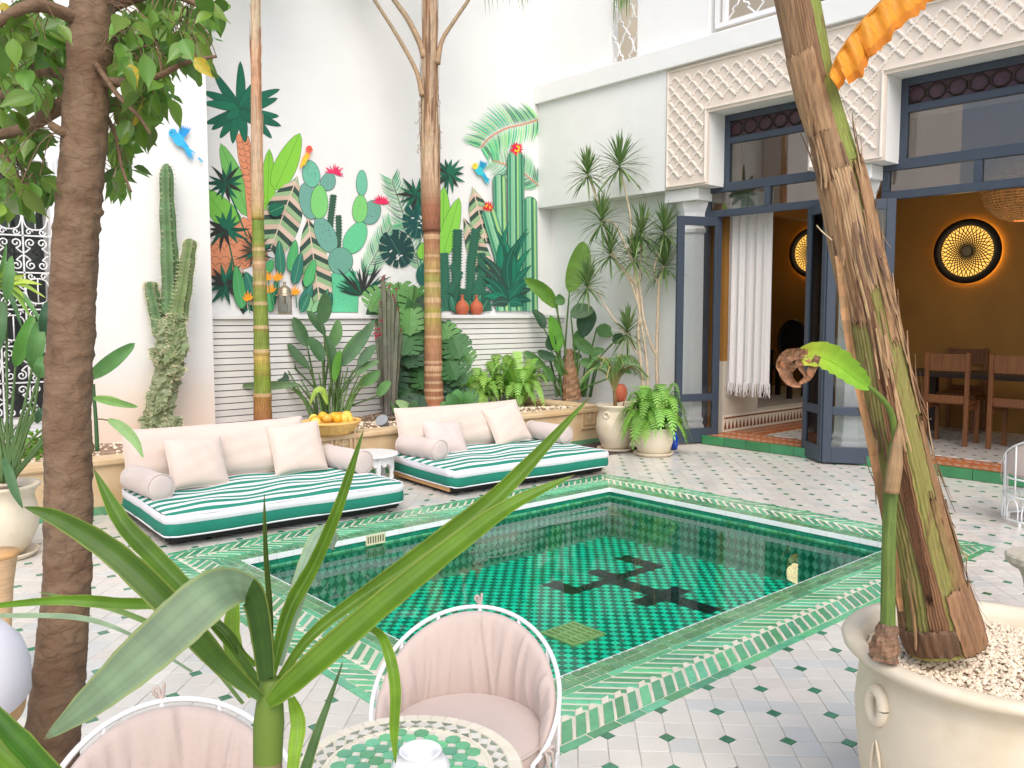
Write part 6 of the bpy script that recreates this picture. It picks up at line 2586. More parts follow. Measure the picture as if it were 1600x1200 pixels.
# ---------------------------------------------------------------- left potted strelitzia and neighbours
lp = empty('potted_strelitzia', LP+Vector((0, 0, .41)), 'strelitzia with long stems in the bulging pot at the left edge', 'plant')
D0 = depth_of(LP+Vector((0, 0, .41)))
for a, b_, w_, c_ in (((24, 572), (52, 492), 24, lin(84, 140, 56)), ((50, 575), (62, 500), 26, G_MID), ((60, 590), (68, 555), 20, G_MID), ((138, 592), (211, 536), 24, G_MID), ((-12, 560), (4, 470), 26, G_DARK),
                      ((68, 525), (74, 470), 18, G_DEEP), ((56, 660), (74, 635), 16, G_DEEP), ((145, 622), (216, 636), 12, lin(120, 162, 84)), ((10, 470), (18, 400), 16, G_MID)):
    px_leaf(lp, [(*a, 0), ((a[0]+b_[0])/2, (a[1]+b_[1])/2, -.05), (*b_, 0)], w_, D0, c_, rnd=pr, fold=.3)
    bx_ = 8+pr.uniform(-10, 10)
    px_stem(lp, [(bx_, 752, 0), (bx_*.6+a[0]*.4, 690, 0), (bx_*.25+a[0]*.75, 630, 0), (*a, 0)], .012, .007, D0, lin(88, 116, 66))
for i in range(18):
    bx_ = 8+pr.uniform(-14, 14)
    ex = bx_+pr.uniform(-30, 60)
    px_stem(lp, [(bx_, 755, pr.uniform(-.05, .05)), (bx_*.7+ex*.3, 700, 0), (ex, 640+pr.uniform(-10, 30), 0)], .011, .005, D0, jit(lin(90, 120, 66), .15))
px_leaf(lp, [(5, 715, -.1), (14, 740, -.18), (24, 770, -.2), (36, 795, -.2)], 14, D0, G_DARK, kind='lance', rnd=pr)
# spiky lime plant against the window
sp_ = empty('spiky_plant', P(-12, 720, Z=.40), 'spiky lime green plant in front of the grille window', 'plant')
D1_ = depth_of(P(-12, 720, Z=.40))+.2
for tx, ty, c_ in ((72, 466, lin(170, 190, 84)), (66, 445, lin(176, 196, 84)), (50, 500, lin(120, 156, 60)), (40, 430, lin(168, 188, 80)), (20, 400, lin(120, 160, 62)), (48, 480, lin(150, 176, 70)), (28, 425, G_MID), (74, 520, G_MID), (10, 380, G_MID), (58, 455, lin(150, 180, 76)), (35, 515, G_DARK)):
    px_leaf(sp_, [(-6, 446, 0), (tx*.5-2, 440+(ty-446)*.3, -.05), (tx, ty, -.05)], 9, D1_, c_, kind='lance', fold=.4, rnd=pr)
px_stem(sp_, [(-12, 720, 0), (-14, 600, 0), (-8, 446, 0)], .03, .022, D1_, lin(150, 130, 90))
# leafy sprig hanging right of the trunk, and a small bush
sg = empty('hanging_sprig', P(150, 700, Z=.40), 'thin drooping sprig with pale leaflets between trunk and left daybed', 'plant')
D1_ = 5.6
px_stem(sg, [(152, 705, 0), (150, 660, 0), (147, 620, 0), (146, 600, 0)], .014, .010, D1_, G_DARK)
px_stem(sg, [(148, 655, 0), (160, 655, 0), (172, 658, 0)], .005, .004, D1_, lin(120, 100, 60))
px_leaf(sg, [(168, 655, 0), (190, 668, -.03), (212, 690, -.05), (224, 716, -.05)], 17, D1_, lin(150, 186, 120), kind='lance', fold=.3, rnd=pr, wave=.2)
px_leaf(sg, [(145, 620, 0), (175, 624, -.03), (200, 632, 0)], 10, D1_, lin(140, 170, 90), kind='lance', rnd=pr)
bu = empty('small_bush', P(62, 722, Z=.40), 'small bright green bush in the planter left of the ficus trunk', 'bush')
b = MB()
q0_ = P(62, 715, Z=.40)
for k in range(170):
    p = q0_+Vector((pr.gauss(0, .10), pr.gauss(0, .08), abs(pr.gauss(.06, .08))))
    d_ = Vector((pr.uniform(-1, 1), pr.uniform(-1, 1), pr.uniform(-.2, .9))).normalized()
    b.blade([p, p+d_*.03, p+d_*.06], [.008, .034, .003], d_.orthogonal(), .2, col=jit(lin(110, 160, 60), .2))
stuff(b.build('foliage', M['leaf'], bu))

# ---------------------------------------------------------------- ficus in the foreground
fi = empty('ficus_tree', P(75, 1404, D=2.2), 'ficus tree with rough brown trunk and hanging leaves in the left foreground', 'tree')
DF = 2.2
axis = [(60, 1404, 118), (68, 1300, 104), (76, 1200, 95), (92, 1050, 86), (105, 900, 80), (107, 760, 79), (106, 640, 79), (112, 520, 78), (117, 400, 78), (125, 300, 76), (136, 150, 77), (144, 0, 76), (150, -120, 74), (160, -260, 70)]
c = crom([P(x, y, D=DF) for x, y, w_ in axis], 26)
rr = lerp_list([w_*.43*DF/F_PX for x, y, w_ in axis], len(c))
ph = [pr.uniform(0, 6.28) for _ in range(9)]
N = 40
# slanting leaf-scar ridges and bark plates
scars = [(pr.uniform(0, 1), pr.uniform(-.10, .10), pr.uniform(0, 6.28), pr.uniform(.6, 1.2)) for _ in range(46)]


hj = [pr.uniform(-1, 1) for _ in range(997)]


def bark(i, k):
    t = i/(len(c)-1)
    a = 2*math.pi*k/N
    r_ = 1+.018*math.sin(3*a+ph[0]+t*9)+.012*math.sin(7*a+t*31+ph[1])+.010*math.sin(11*a-t*57+ph[2])
    for s0, sl, a0, am in scars:
        d_ = t-(s0+sl*.12*math.sin(a-a0))
        if -.02 < d_ < .008:
            wdt = .5+.5*math.cos(a-a0)
            if d_ > -.004:
                r_ += am*.060*wdt*math.exp(-(d_/.004)**2)
            else:
                r_ -= am*.026*wdt*math.exp(-((d_+.009)/.005)**2)
    return r_*(1+.022*math.sin(5*a+math.floor(t*60)*1.7)+hj[(i*N+k) % 997]*.016)


b = MB().tube(c, rr, N, squash=bark)
b.build('trunk', M['bark'], fi, smooth=True)
fb_pts = {}
for nm, pts, r0, r1 in (('a', [(120, 150, 0), (80, 175, .05), (40, 200, .1), (-20, 215, .15)], .022, .014), ('b', [(140, 130, 0), (60, 110, .1), (30, 150, .15), (-20, 140, .2)], .016, .01),
                        ('c', [(150, 128, 0), (200, 128, -.05), (245, 120, -.05), (290, 98, -.05), (338, 88, 0)], .014, .004), ('d', [(150, 20, 0), (200, 0, .1), (260, -10, .1), (325, 15, .1)], .02, .006),
                        ('e', [(148, 60, 0), (210, 70, .2), (260, 60, .25), (300, 40, .3)], .014, .005), ('f', [(140, 40, 0), (70, 10, -.1), (20, 20, -.15), (-30, 60, -.1)], .02, .009),
                        ('g', [(122, 210, 0), (95, 205, -.05), (80, 195, -.05)], .016, .010), ('h', [(-20, 215, .15), (10, 250, .1), (30, 280, .05), (60, 300, .05)], .008, .003),
                        ('i', [(150, 100, -.05), (185, 150, -.05), (215, 180, -.05), (235, 210, -.05)], .008, .003), ('j', [(150, 150, .05), (180, 210, .05), (190, 260, .05), (205, 300, .05)], .007, .003)):
    cc = px_curve(pts, DF, 6)
    fb_pts[nm] = cc
    MB().tube(cc, [r0+(r1-r0)*i/(len(cc)-1) for i in range(len(cc))], 8).build('branch', M['bark'], fi, smooth=True)
# leaves: one pointed oval mesh, shared
def ficus_leaf():
    b = MB()
    L, W_ = .092, .047
    prof = [.0, .55, .85, 1.0, .97, .82, .58, .30, .10, .01]
    pts = [Vector((0, L*i/9, -.012*(i/9)**2-.0)) for i in range(10)]
    b.blade(pts, [W_*p+.0006 for p in prof], (0, 0, 1), .35)
    b.tube([(0, -.018, .004), (0, 0, 0)], [.0011, .0013], 4, cap=False)
    return b.mesh('leaf', smooth=True)


flm = ficus_leaf()
flm.materials.append(M['leafobj'])
fly = flm.copy()
fly.materials.clear()
fly.materials.append(M['leafyel'])
fr = random.Random(4)
clusters = [(55, 40, 60, 45, 30), (20, 110, 40, 40, 16), (60, 130, 40, 35, 14), (15, 60, 40, 40, 16), (215, 40, 45, 35, 26), (265, 30, 40, 30, 18), (310, 25, 26, 30, 12), (235, 100, 45, 34, 24), (290, 75, 28, 28, 10), (200, 70, 30, 40, 16),
            (225, 165, 30, 24, 12), (205, 205, 22, 20, 8), (190, 265, 14, 26, 9), (182, 225, 12, 20, 5), (12, 235, 22, 20, 9), (22, 285, 26, 16, 10), (60, 290, 22, 12, 8), (5, 180, 18, 16, 6), (50, 215, 16, 12, 4), (10, 310, 16, 14, 6),
            (250, 140, 25, 16, 6), (75, 70, 30, 40, 12)]
nleaf = 0
tw = MB()
for cx, cy, sx_, sy_, cnt_ in clusters:
    for k in range(cnt_):
        if nleaf >= 290:
            break
        x, y = cx+fr.gauss(0, sx_*.55), cy+fr.gauss(0, sy_*.55)
        p = P(x, y, D=DF+fr.uniform(-.14, .42)+(.12 if 95 < x < 185 else 0))
        d_ = Vector((fr.gauss(0, .45), fr.gauss(0, .45), -1+fr.uniform(-.1, .75))).normalized()
        n_ = (toward(p)*fr.uniform(.2, 1)+Vector((fr.uniform(-.8, .8), fr.uniform(-.8, .8), fr.uniform(.1, 1)))).normalized()
        n_ = (n_-d_*n_.dot(d_)).normalized()
        s1 = d_.cross(n_)
        R = Matrix((s1, d_, n_)).transposed().to_4x4()
        s_ = fr.uniform(.62, 1.05)
        yel = fr.random() < .012
        o = inst('leaf', fly if yel else flm, fi, Matrix.Translation(p) @ R @ Matrix.Scale(s_, 4))
        nleaf += 1
        # twig to the nearest branch
        q = p-d_*.017*s_
        bp_ = min((v for cc in fb_pts.values() for v in cc), key=lambda v: (v-q).length)
        m_ = q.lerp(bp_, .5)+Vector((0, 0, .03))
        if (bp_-q).length < .45:
            tw.tube(crom([q, m_, bp_], 3), .0014, 3, cap=False)
for x, y, s_, dx in ((213, 112, .62, .3), (314, 102, .72, .9), (12, 16, .5, .6)):
    p = P(x-10, y-12, D=DF-.12)
    d_ = (RT*dx+Vector((0, 0, -1))).normalized()
    n_ = toward(p)
    n_ = (n_-d_*n_.dot(d_)).normalized()
    inst('leaf', fly, fi, Matrix.Translation(p) @ Matrix((d_.cross(n_), d_, n_)).transposed().to_4x4() @ Matrix.Scale(s_, 4))
xl = MB()
for k in range(420):
    cx, cy, sx_, sy_, _ = fr.choice(clusters)
    p = P(cx+fr.gauss(0, sx_*.7), cy-4+fr.gauss(0, sy_*.65), D=DF+fr.uniform(.1, .75))
    d_ = Vector((fr.gauss(0, .5), fr.gauss(0, .5), -1+fr.uniform(-.1, .8))).normalized()
    n_ = Vector((fr.uniform(-1, 1), fr.uniform(-1, 1), fr.uniform(.1, 1.2))).normalized()
    L = fr.uniform(.055, .085)
    xl.blade([p+d_*L*t for t in (0, .2, .45, .7, .88, 1)], [.003, .032, .042, .028, .010, .001], n_, .3, col=jit(lin(98, 134, 52), .3))
stuff(xl.build('far_leaves', M['leaf'], fi, smooth=True))
stuff(tw.build('twigs', M['bark'], fi))
# soil pit for it
pp_ = P(60, 1404, D=2.2)
MB().lathe([(.001, .012), (.16, .010), (.22, .004)], 30, (pp_.x, pp_.y, 0)).build('tree_pit', M['soil'], None, smooth=True)
struct(bpy.data.objects['tree_pit'])

# ---------------------------------------------------------------- yucca in the near foreground
DY = 1.18
yb = P(418, 1180, D=DY)
yc = empty('yucca', (yb.x, yb.y, .38), 'large yucca with long strap leaves in the near foreground', 'plant')
YG, YP, YL = lin(96, 132, 32), lin(126, 150, 116), lin(112, 150, 42)
b = MB().tube(crom([Vector((yb.x, yb.y, .38)), P(418, 1420, D=DY), P(418, 1230, D=DY), P(420, 1130, D=DY), P(424, 1060, D=DY)], 6), lerp_list([.032, .024, .019, .021, .014], 25), 16,
              cols=[lin(150, 130, 96)]*14+[lin(112, 138, 52)]*12)
b.build('stem', M['leaf'], yc, smooth=True)
YLV = [
    ('strap', [(424, 1085, 0), (480, 1000, .02), (560, 935, .05), (655, 871, .10), (780, 772, .16), (922, 620, .20)], [14, 20, 26, 30, 46, 52, 34, 1], YG, .45, .25),
    ('strap', [(420, 1100, -.02), (470, 1058, -.02), (600, 945, 0), (720, 848, .02), (800, 790, .03), (898, 742, .05)], [20, 48, 60, 56, 48, 42, 26, 1], lin(100, 138, 32), .35, .3),
    ('strap', [(418, 1085, .02), (450, 960, .06), (492, 880, .08), (530, 790, .08), (568, 672, .10)], [12, 26, 34, 30, 27, 20, 1], lin(90, 126, 30), .6, .2),
    ('strap', [(424, 1060, .0), (423, 960, .0), (416, 860, .0), (413, 772, .0)], [8, 13, 13, 11, 8, 1], lin(70, 92, 36), .9, .2),
    ('strap', [(436, 1040, .05), (462, 940, .08), (486, 872, .10), (506, 838, .12), (524, 850, .16)], [14, 34, 44, 52, 50, 30], lin(150, 178, 150), .15, .3),
    ('strap', [(416, 1060, -.02), (408, 990, -.03), (396, 935, -.05), (372, 916, -.09), (330, 930, -.14), (240, 1010, -.18), (150, 1090, -.20), (68, 1156, -.20)], [30, 38, 42, 52, 74, 84, 74, 48, 1], YP, .10, .3),
    ('strap', [(408, 1090, -.02), (345, 1035, -.03), (270, 950, -.05), (180, 865, -.05), (95, 812, -.04), (38, 792, -.04)], [16, 40, 52, 54, 46, 30, 1], lin(76, 110, 32), .3, .3),
    ('strap', [(410, 1075, .02), (344, 985, .05), (296, 928, .08), (240, 870, .10), (190, 815, .12), (146, 732, .14)], [14, 24, 34, 42, 44, 36, 1], lin(86, 122, 34), .35, .3),
    ('strap', [(400, 1040, .05), (300, 955, .06), (176, 942, .02), (90, 938, 0), (-40, 950, 0)], [10, 18, 24, 26, 16, 8], lin(98, 142, 30), .3, .3),
    ('strap', [(392, 1090, .06), (372, 1040, .08), (362, 985, .10), (372, 902, .12)], [10, 30, 42, 34, 1], YL, .3, .3),
    ('strap', [(404, 1080, .03), (376, 1020, .04), (352, 985, .04), (320, 962, .05)], [12, 18, 20, 18, 8], lin(70, 104, 30), .4, .2),
    ('strap', [(560, 975, .03), (593, 991, .02), (610, 1030, 0), (618, 1080, -.01), (616, 1140, -.01), (618, 1192, -.01)], [6, 18, 24, 24, 20, 2], lin(112, 152, 38), .35, .3),
    ('strap', [(455, 1090, .02), (466, 1130, .0), (460, 1180, -.02), (452, 1260, -.03)], [14, 30, 32, 24, 10], lin(136, 176, 52), .3, .3),
    ('strap', [(536, 1034, .06), (516, 1090, .04), (494, 1150, .02), (468, 1230, .0), (440, 1290, .0)], [1, 12, 20, 26, 18], lin(84, 116, 66), .3, .3),
    ('strap', [(380, 1300, -.1), (280, 1290, -.12), (120, 1240, -.14), (30, 1160, -.15), (-20, 1100, -.15)], [14, 30, 40, 44, 20], lin(70, 118, 28), .3, .3),
    ('strap', [(390, 1310, -.1), (240, 1300, -.12), (90, 1250, -.14), (10, 1190, -.15), (-30, 1140, -.15)], [14, 30, 40, 40, 20], lin(110, 150, 50), .3, .3),
    ('strap', [(380, 1100, .1), (300, 1010, .3), (200, 960, .4), (120, 938, .42), (60, 925, .45)], [8, 14, 16, 14, 1], lin(120, 150, 80), .3, .3),
    ('strap', [(300, 1050, .3), (200, 990, .5), (120, 965, .5), (0, 962, .5)], [8, 12, 18, 14], lin(150, 176, 140), .2, .3)]


def ribbed(pts, ws, D, col, fold, nj, turn=None):
    """strap leaf with fine parallel ribs, pale edge and dry tip"""
    c = px_curve(pts, D, 9)
    n = len(c)
    w = [q*D/F_PX for q in lerp_list(ws, n)]
    nr = (toward(c[n//2])+Vector((pr.uniform(-nj, nj), pr.uniform(-nj, nj), pr.uniform(0, nj*1.3)))).normalized()
    R_ = 14
    tone = [pr.uniform(.86, 1.12) for _ in range(R_)]
    b = MB()
    for i, p in enumerate(c):
        t = (c[min(i+1, n-1)]-c[max(i-1, 0)]).normalized()
        sdv = t.cross(nr).normalized()
        up = sdv.cross(t).normalized()
        rag = 1+.025*math.sin(i*1.7)+pr.uniform(-.012, .012)
        for k in range(R_+1):
            f = k/R_*2-1
            q = p+sdv*(w[i]/2*f*(rag if k in (0, R_) else 1))+up*(w[i]/2*fold*abs(f)**1.4+(.00035 if k % 2 else 0))
            b.v.append(tuple(q))
    for i in range(n-1):
        e = i/(n-1)
        base_ = turn[1] if turn and e < turn[0] else col
        blot = 1+.10*math.sin(i*.9)*math.sin(i*.37+1)
        for k in range(R_):
            cc = mulc(base_, tone[k]*blot)
            if k in (0, R_-1):
                cc = mixc(cc, lin(170, 178, 80), .35)
            if e > .955:
                cc = mixc(cc, lin(120, 84, 46), (e-.955)/.045)
            b.f.append((i*(R_+1)+k, i*(R_+1)+k+1, (i+1)*(R_+1)+k+1, (i+1)*(R_+1)+k))
            b.c.append(cc)
    return b.build('leaf', M['leafthin'], yc, smooth=True)


for kind, pts, ws, col, fold, nj in YLV:
    ribbed(pts, [w_*(.84 if col == YP else .74) for w_ in ws], DY, col, fold*1.3, nj, (.34, lin(62, 96, 34)) if col == YP else None)
pot('yucca_pot', Vector((yb.x, yb.y, 0)), [(.001, 0), (.12, 0), (.15, .1), (.165, .3), (.18, .36), (.18, .40), (.165, .40), (.155, .36)], 'clay pot of the foreground yucca, below the frame', soil_r=.158, soil_z=.37)

# ---------------------------------------------------------------- banana on the right
ba = empty('banana_plant', BP+Vector((-.12, .02, .55)), 'leaning banana trunk with peeling brown sheaths in the big pot', 'plant')
DB = depth_of(BP+Vector((0, 0, .6)))-.02
AX = [(1476, 1012, 122), (1468, 980, 122), (1450, 900, 106), (1428, 800, 98), (1405, 700, 92), (1383, 600, 86), (1363, 500, 80), (1340, 400, 78), (1320, 300, 74), (1298, 220, 66), (1272, 130, 66), (1246, 0, 70), (1222, -120, 68), (1195, -260, 60)]
ac_ = crom([P(x, y, D=DB) for x, y, w_ in AX], 8)
ar_ = lerp_list([w_*.46*DB/F_PX for x, y, w_ in AX], len(ac_))
ayy = lerp_list([y for x, y, w_ in AX], len(ac_))
BG, BT, BB = lin(150, 146, 76), lin(186, 146, 104), lin(140, 94, 56)


def shell(y0, y1, a0, a1, k0, k1, col, jag=.0, lift=0.0, name='sheath', n=30, thick=.004, col2=None, seed=1):
    """leaf sheath wrapped round part of the trunk; a = 0 right, 90 facing the viewer, 180 left"""
    rs = random.Random(seed)
    idx = [i for i, y in enumerate(ayy) if y0 >= y >= y1]
    b = MB()
    m = len(idx)
    u = RT
    jj = [rs.uniform(0, jag) for _ in range(n+1)]
    stk = [rs.random()**1.4 for _ in range(n+1)]
    ph1, ph2 = rs.uniform(0, 6), rs.uniform(0, 6)
    ee = [(2.5*math.sin(q*.23+ph1)+rs.uniform(-1.2, 1.2), 2.5*math.sin(q*.19+ph2)+rs.uniform(-1.2, 1.2)) for q in range(m)]
    for lay_ in (0, 1):
        for q, i in enumerate(idx):
            t = (ac_[min(i+1, len(ac_)-1)]-ac_[max(i-1, 0)]).normalized()
            uu = (u-t*u.dot(t)).normalized()
            ww = uu.cross(t)
            if ww.dot(toward(ac_[i])) < 0:
                ww = -ww
            f = q/(m-1)
            k = k0+(k1-k0)*f
            for j in range(n+1):
                a = rad(a0+ee[q][0]+(a1+ee[q][1]-a0-ee[q][0])*j/n)
                rad_ = ar_[i]*(k+.02*math.sin(j*1.3+seed)+.012*math.sin(j*3.1+q*.5)+(lift*f*f if True else 0))-lay_*thick
                p = ac_[i]+uu*math.cos(a)*rad_+ww*math.sin(a)*rad_
                if q == m-1:
                    p = p-t*jj[j]
                elif q == 0:
                    p = p+t*jj[(j*7) % (n+1)]*.8
                b.v.append(tuple(p))
    w_ = n+1
    s_ = m*w_
    for q in range(m-1):
        for j in range(n):
            c_ = jit(mixc(mulc(col, 1.02), col2, min(1, max(0, .5*stk[j]+.25*math.sin(q*.22+j*.35+seed)))) if col2 else mulc(col, .92+.16*stk[j]), .02)
            b.f.append((q*w_+j, q*w_+j+1, (q+1)*w_+j+1, (q+1)*w_+j))
            b.c.append(c_)
            b.f.append((s_+q*w_+j+1, s_+q*w_+j, s_+(q+1)*w_+j, s_+(q+1)*w_+j+1))
            b.c.append(mulc(c_, .8))
    for j in range(n):
        b.f.append(((m-1)*w_+j, (m-1)*w_+j+1, s_+(m-1)*w_+j+1, s_+(m-1)*w_+j))
        b.c.append(mulc(col, .7))
    for q in range(m-1):
        for j in (0, n):
            b.f.append((q*w_+j, (q+1)*w_+j, s_+(q+1)*w_+j, s_+q*w_+j))
            b.c.append(mulc(col, .7))
    return b.build(name, M['banana'], ba, smooth=True)


MB().tube(ac_, [r_*.96 for r_ in ar_], 28, cols=[jit(BG, .05) for _ in ac_]).build('trunk', M['trunkattr'], ba, smooth=True)
shell(300, -260, 88, 215, 1.02, 1.05, lin(150, 118, 84), .03, 0, seed=2, col2=lin(112, 80, 52))
shell(240, -260, 305, 365, 1.00, 1.02, lin(100, 74, 50), .02, 0, seed=3)
shell(262, -120, 4, 92, 1.0, 1.0, lin(128, 138, 58), .0, 0, seed=4)
shell(215, 75, 96, 195, 1.06, 1.10, lin(166, 132, 94), .012, 0, seed=22, col2=lin(128, 92, 60))
shell(150, -200, 78, 120, 1.05, 1.08, lin(138, 104, 70), .03, 0, seed=24, col2=lin(104, 74, 48))
shell(520, 268, 122, 205, 1.05, 1.12, lin(164, 130, 92), .05, .02, seed=5, col2=lin(118, 84, 54))
shell(465, 258, 84, 126, 1.07, 1.15, lin(178, 146, 108), .04, .02, seed=25, col2=lin(136, 98, 64))
shell(560, 252, 40, 80, 1.05, 1.14, lin(160, 124, 86), .06, .02, seed=26, col2=lin(112, 78, 50))
shell(640, 250, -25, 36, 1.03, 1.12, lin(150, 116, 80), .06, .02, seed=6, col2=lin(108, 76, 50))
shell(980, 420, 102, 128, 1.035, 1.07, lin(132, 94, 62), .05, 0, seed=7, col2=lin(92, 60, 40))
shell(930, 470, 112, 122, 1.06, 1.10, lin(110, 72, 46), .06, 0, seed=27, col2=lin(80, 54, 38))
shell(1000, 430, 129, 175, 1.0, 1.01, lin(128, 124, 64), .03, 0, seed=8, col2=lin(132, 118, 68))
shell(1000, 440, 172, 208, 1.03, 1.05, lin(138, 104, 70), .05, 0, seed=28, col2=lin(104, 76, 50))
shell(1000, 380, 52, 100, 1.0, 1.02, lin(130, 126, 62), .03, 0, seed=9, col2=lin(136, 122, 70))
shell(1000, 640, 44, 62, 1.04, 1.07, lin(146, 112, 76), .06, 0, seed=10, col2=lin(118, 86, 56))
shell(1000, 760, 62, 78, 1.03, 1.05, lin(150, 124, 80), .06, 0, seed=30, col2=lin(128, 110, 64))
shell(1012, 905, 5, 92, 1.10, 1.10, lin(146, 108, 74), .02, 0, seed=11, col2=lin(104, 72, 48))
shell(1012, 780, -40, 6, 1.06, 1.08, lin(130, 96, 62), .05, .05, seed=12)
shell(1005, 955, 95, 180, 1.06, 1.08, lin(104, 76, 52), .01, .05, seed=13, col2=lin(76, 54, 38))
shell(1005, 400, 205, 330, 1.0, 1.02, lin(130, 104, 64), .0, 0, seed=14)
# long loose dry strip down the left side
c = px_curve([(1408, 955, -.02), (1392, 850, -.03), (1360, 690, -.04), (1328, 540, -.05), (1312, 420, -.04), (1306, 400, -.03)], DB-.03, 7)
MB().blade(c, [w_*DB/F_PX for w_ in lerp_list([6, 14, 12, 10, 12, 8, 3], len(c))], toward(c[10]), .5, cols=[jit(lin(156, 116, 76), .15) for _ in c]).build('dry_strip', M['trunkattr'], ba, smooth=True)
c = px_curve([(1300, 375, -.1), (1285, 362, -.12), (1276, 352, -.12)], DB, 5)
MB().tube(c, .002, 4, cols=[lin(206, 190, 150)]*len(c)).build('dry_thread', M['trunkattr'], ba)
fb = MB()
for k in range(70):
    i0 = pr.randrange(6, len(ac_)-34)
    ln_ = pr.randrange(4, 16)
    i1 = min(i0+ln_, len(ac_)-1)
    an = rad(pr.uniform(-10, 195))
    t = (ac_[i1]-ac_[i0]).normalized()
    uu = (RT-t*RT.dot(t)).normalized()
    ww = uu.cross(t)
    if ww.dot(toward(ac_[i0])) < 0:
        ww = -ww
    sd_ = uu*math.cos(an)+ww*math.sin(an)
    flip = pr.random() < .5
    pts_ = []
    for q in range(6):
        f = q/5
        i = int(i0+(i1-i0)*f)
        pe = f if flip else 1-f
        pts_.append(ac_[i]+sd_*(ar_[i]*1.07+.016*pe**3+.002))
    wd_ = pr.uniform(.004, .014)
    fb.blade(pts_, [wd_*(.3+.7*math.sin(math.pi*(q+.5)/6)) for q in range(6)], sd_, -.3, col=jit(pr.choice([lin(150, 116, 80), lin(118, 86, 58), lin(176, 144, 104), lin(92, 64, 44)]), .1))
stuff(fb.build('peeling_fibres', M['banana'], ba))
# young shoot with a curling leaf
sh = px_curve([(1387, 1000, -.10), (1388, 900, -.10), (1390, 800, -.10), (1394, 740, -.11), (1399, 690, -.12)], DB, 6)
MB().tube(sh, lerp_list([.019, .0175, .017, .018, .012], len(sh)), 14, cols=[jit(lin(96, 116, 48), .08) for _ in sh]).build('shoot', M['trunkattr'], ba, smooth=True)
c = px_curve([(1393, 770, -.13), (1398, 730, -.135), (1402, 690, -.14), (1406, 655, -.14)], DB, 4)
MB().tube(c, lerp_list([.0185, .0195, .012, .002], len(c)), 10, cols=[jit(lin(150, 120, 84), .1) for _ in c]).build('shoot_sheath', M['trunkattr'], ba, smooth=True)
c = px_curve([(1388, 990, -.10), (1384, 1010, -.10), (1380, 1025, -.10)], DB, 4)
MB().tube(crom([P(1388, 975, D=DB-.10), P(1384, 1000, D=DB-.10), P(1380, 1030, D=DB-.10)], 5), lerp_list([.022, .032, .038], 11), 14, cols=[jit(lin(120, 92, 70), .25) for _ in range(11)], squash=lambda i, k: 1+.12*math.sin(k*1.9+i*1.3)).build('shoot_base', M['trunkattr'], ba)
px_stem(ba, [(1399, 690, -.12), (1394, 650, -.14), (1380, 625, -.16), (1356, 603, -.18)], .0095, .006, DB, lin(110, 134, 54), 'leaf_stalk', 8)
px_leaf(ba, [(1358, 606, -.18), (1335, 590, -.2), (1305, 568, -.22), (1275, 556, -.24), (1246, 560, -.25)], 40, DB, lin(132, 182, 50), fold=.6, rnd=pr, wave=.2, widths=[6, 26, 34, 40, 40, 34, 22], k=6, tipcol=lin(200, 190, 60))
for pts, ws in (([(1262, 556, -.245), (1240, 562, -.25), (1228, 580, -.25), (1236, 597, -.25), (1252, 604, -.25)], [18, 24, 22, 16, 10, 2]), ([(1255, 552, -.25), (1232, 556, -.255), (1224, 572, -.25), (1234, 586, -.245)], [12, 18, 20, 8]), ([(1278, 556, -.255), (1270, 574, -.255), (1262, 590, -.255), (1248, 600, -.25)], [8, 12, 10, 3]),
                ([(1250, 545, -.255), (1246, 556, -.257), (1250, 572, -.257), (1262, 590, -.255)], [6, 9, 8, 4])):
    c = px_curve(pts, DB, 5)
    MB().blade(c, [w_*DB/F_PX for w_ in lerp_list(ws, len(c))], toward(c[3]), .7, cols=[jit(lin(136, 96, 66), .3) for _ in c], wave=.5).build('withered_tip', M['trunkattr'], ba, smooth=True)
# orange dying leaf hanging from the crown
OR_ = lin(240, 162, 44)
rib_ = px_curve([(1296, 118, -.1), (1306, 92, -.1), (1322, 66, -.1), (1345, 36, -.1), (1372, 8, -.1), (1405, -22, -.1), (1440, -50, -.1)], DB, 8)
out_ = Vector((RT*.55-UP*.83)).normalized()
k0 = 0
for seg in (8, 13, 12, 15):
    b = MB()
    k1 = min(k0+seg, len(rib_)-1)
    L0 = .085 if k0 else .05
    vs = []
    for q in range(k0, k1+1):
        e_ = (q-k0)/max(1, k1-k0)
        L = L0*(1.05-.25*abs(e_-.45))*(1+pr.uniform(-.07, .07))
        if q == k0 and k0 == 0:
            L = .012
        o_ = (out_+RT*(e_-.5)*.25).normalized()
        for u_ in range(5):
            t = u_/4
            vs.append(rib_[q]+o_*L*t+toward(rib_[q])*(.010*math.sin(t*2.4+q*.8)+.012*math.sin(math.pi*t)))
    m_ = k1-k0+1
    cols_ = []
    b.add(vs, [])
    for q in range(m_-1):
        for u_ in range(4):
            b.f.append((q*5+u_, q*5+u_+1, (q+1)*5+u_+1, (q+1)*5+u_))
            b.c.append(jit(mixc(OR_, lin(206, 112, 30), (.5 if u_ == 3 else 0)+.25*pr.random()), .07))
    b.build('dying_leaf', M['leaf'], ba, smooth=True)
    k0 = k1
MB().tube(rib_, lerp_list([.002, .004, .006], len(rib_)), 6, cols=[lin(206, 140, 50)]*len(rib_)).build('leaf_rib', M['leaf'], ba, smooth=True)
px_stem(ba, [(1440, -50, -.1), (1420, -170, -.1), (1330, -260, -.05), (1200, -250, 0)], .008, .02, DB, lin(176, 150, 60), 'leaf_stalk')
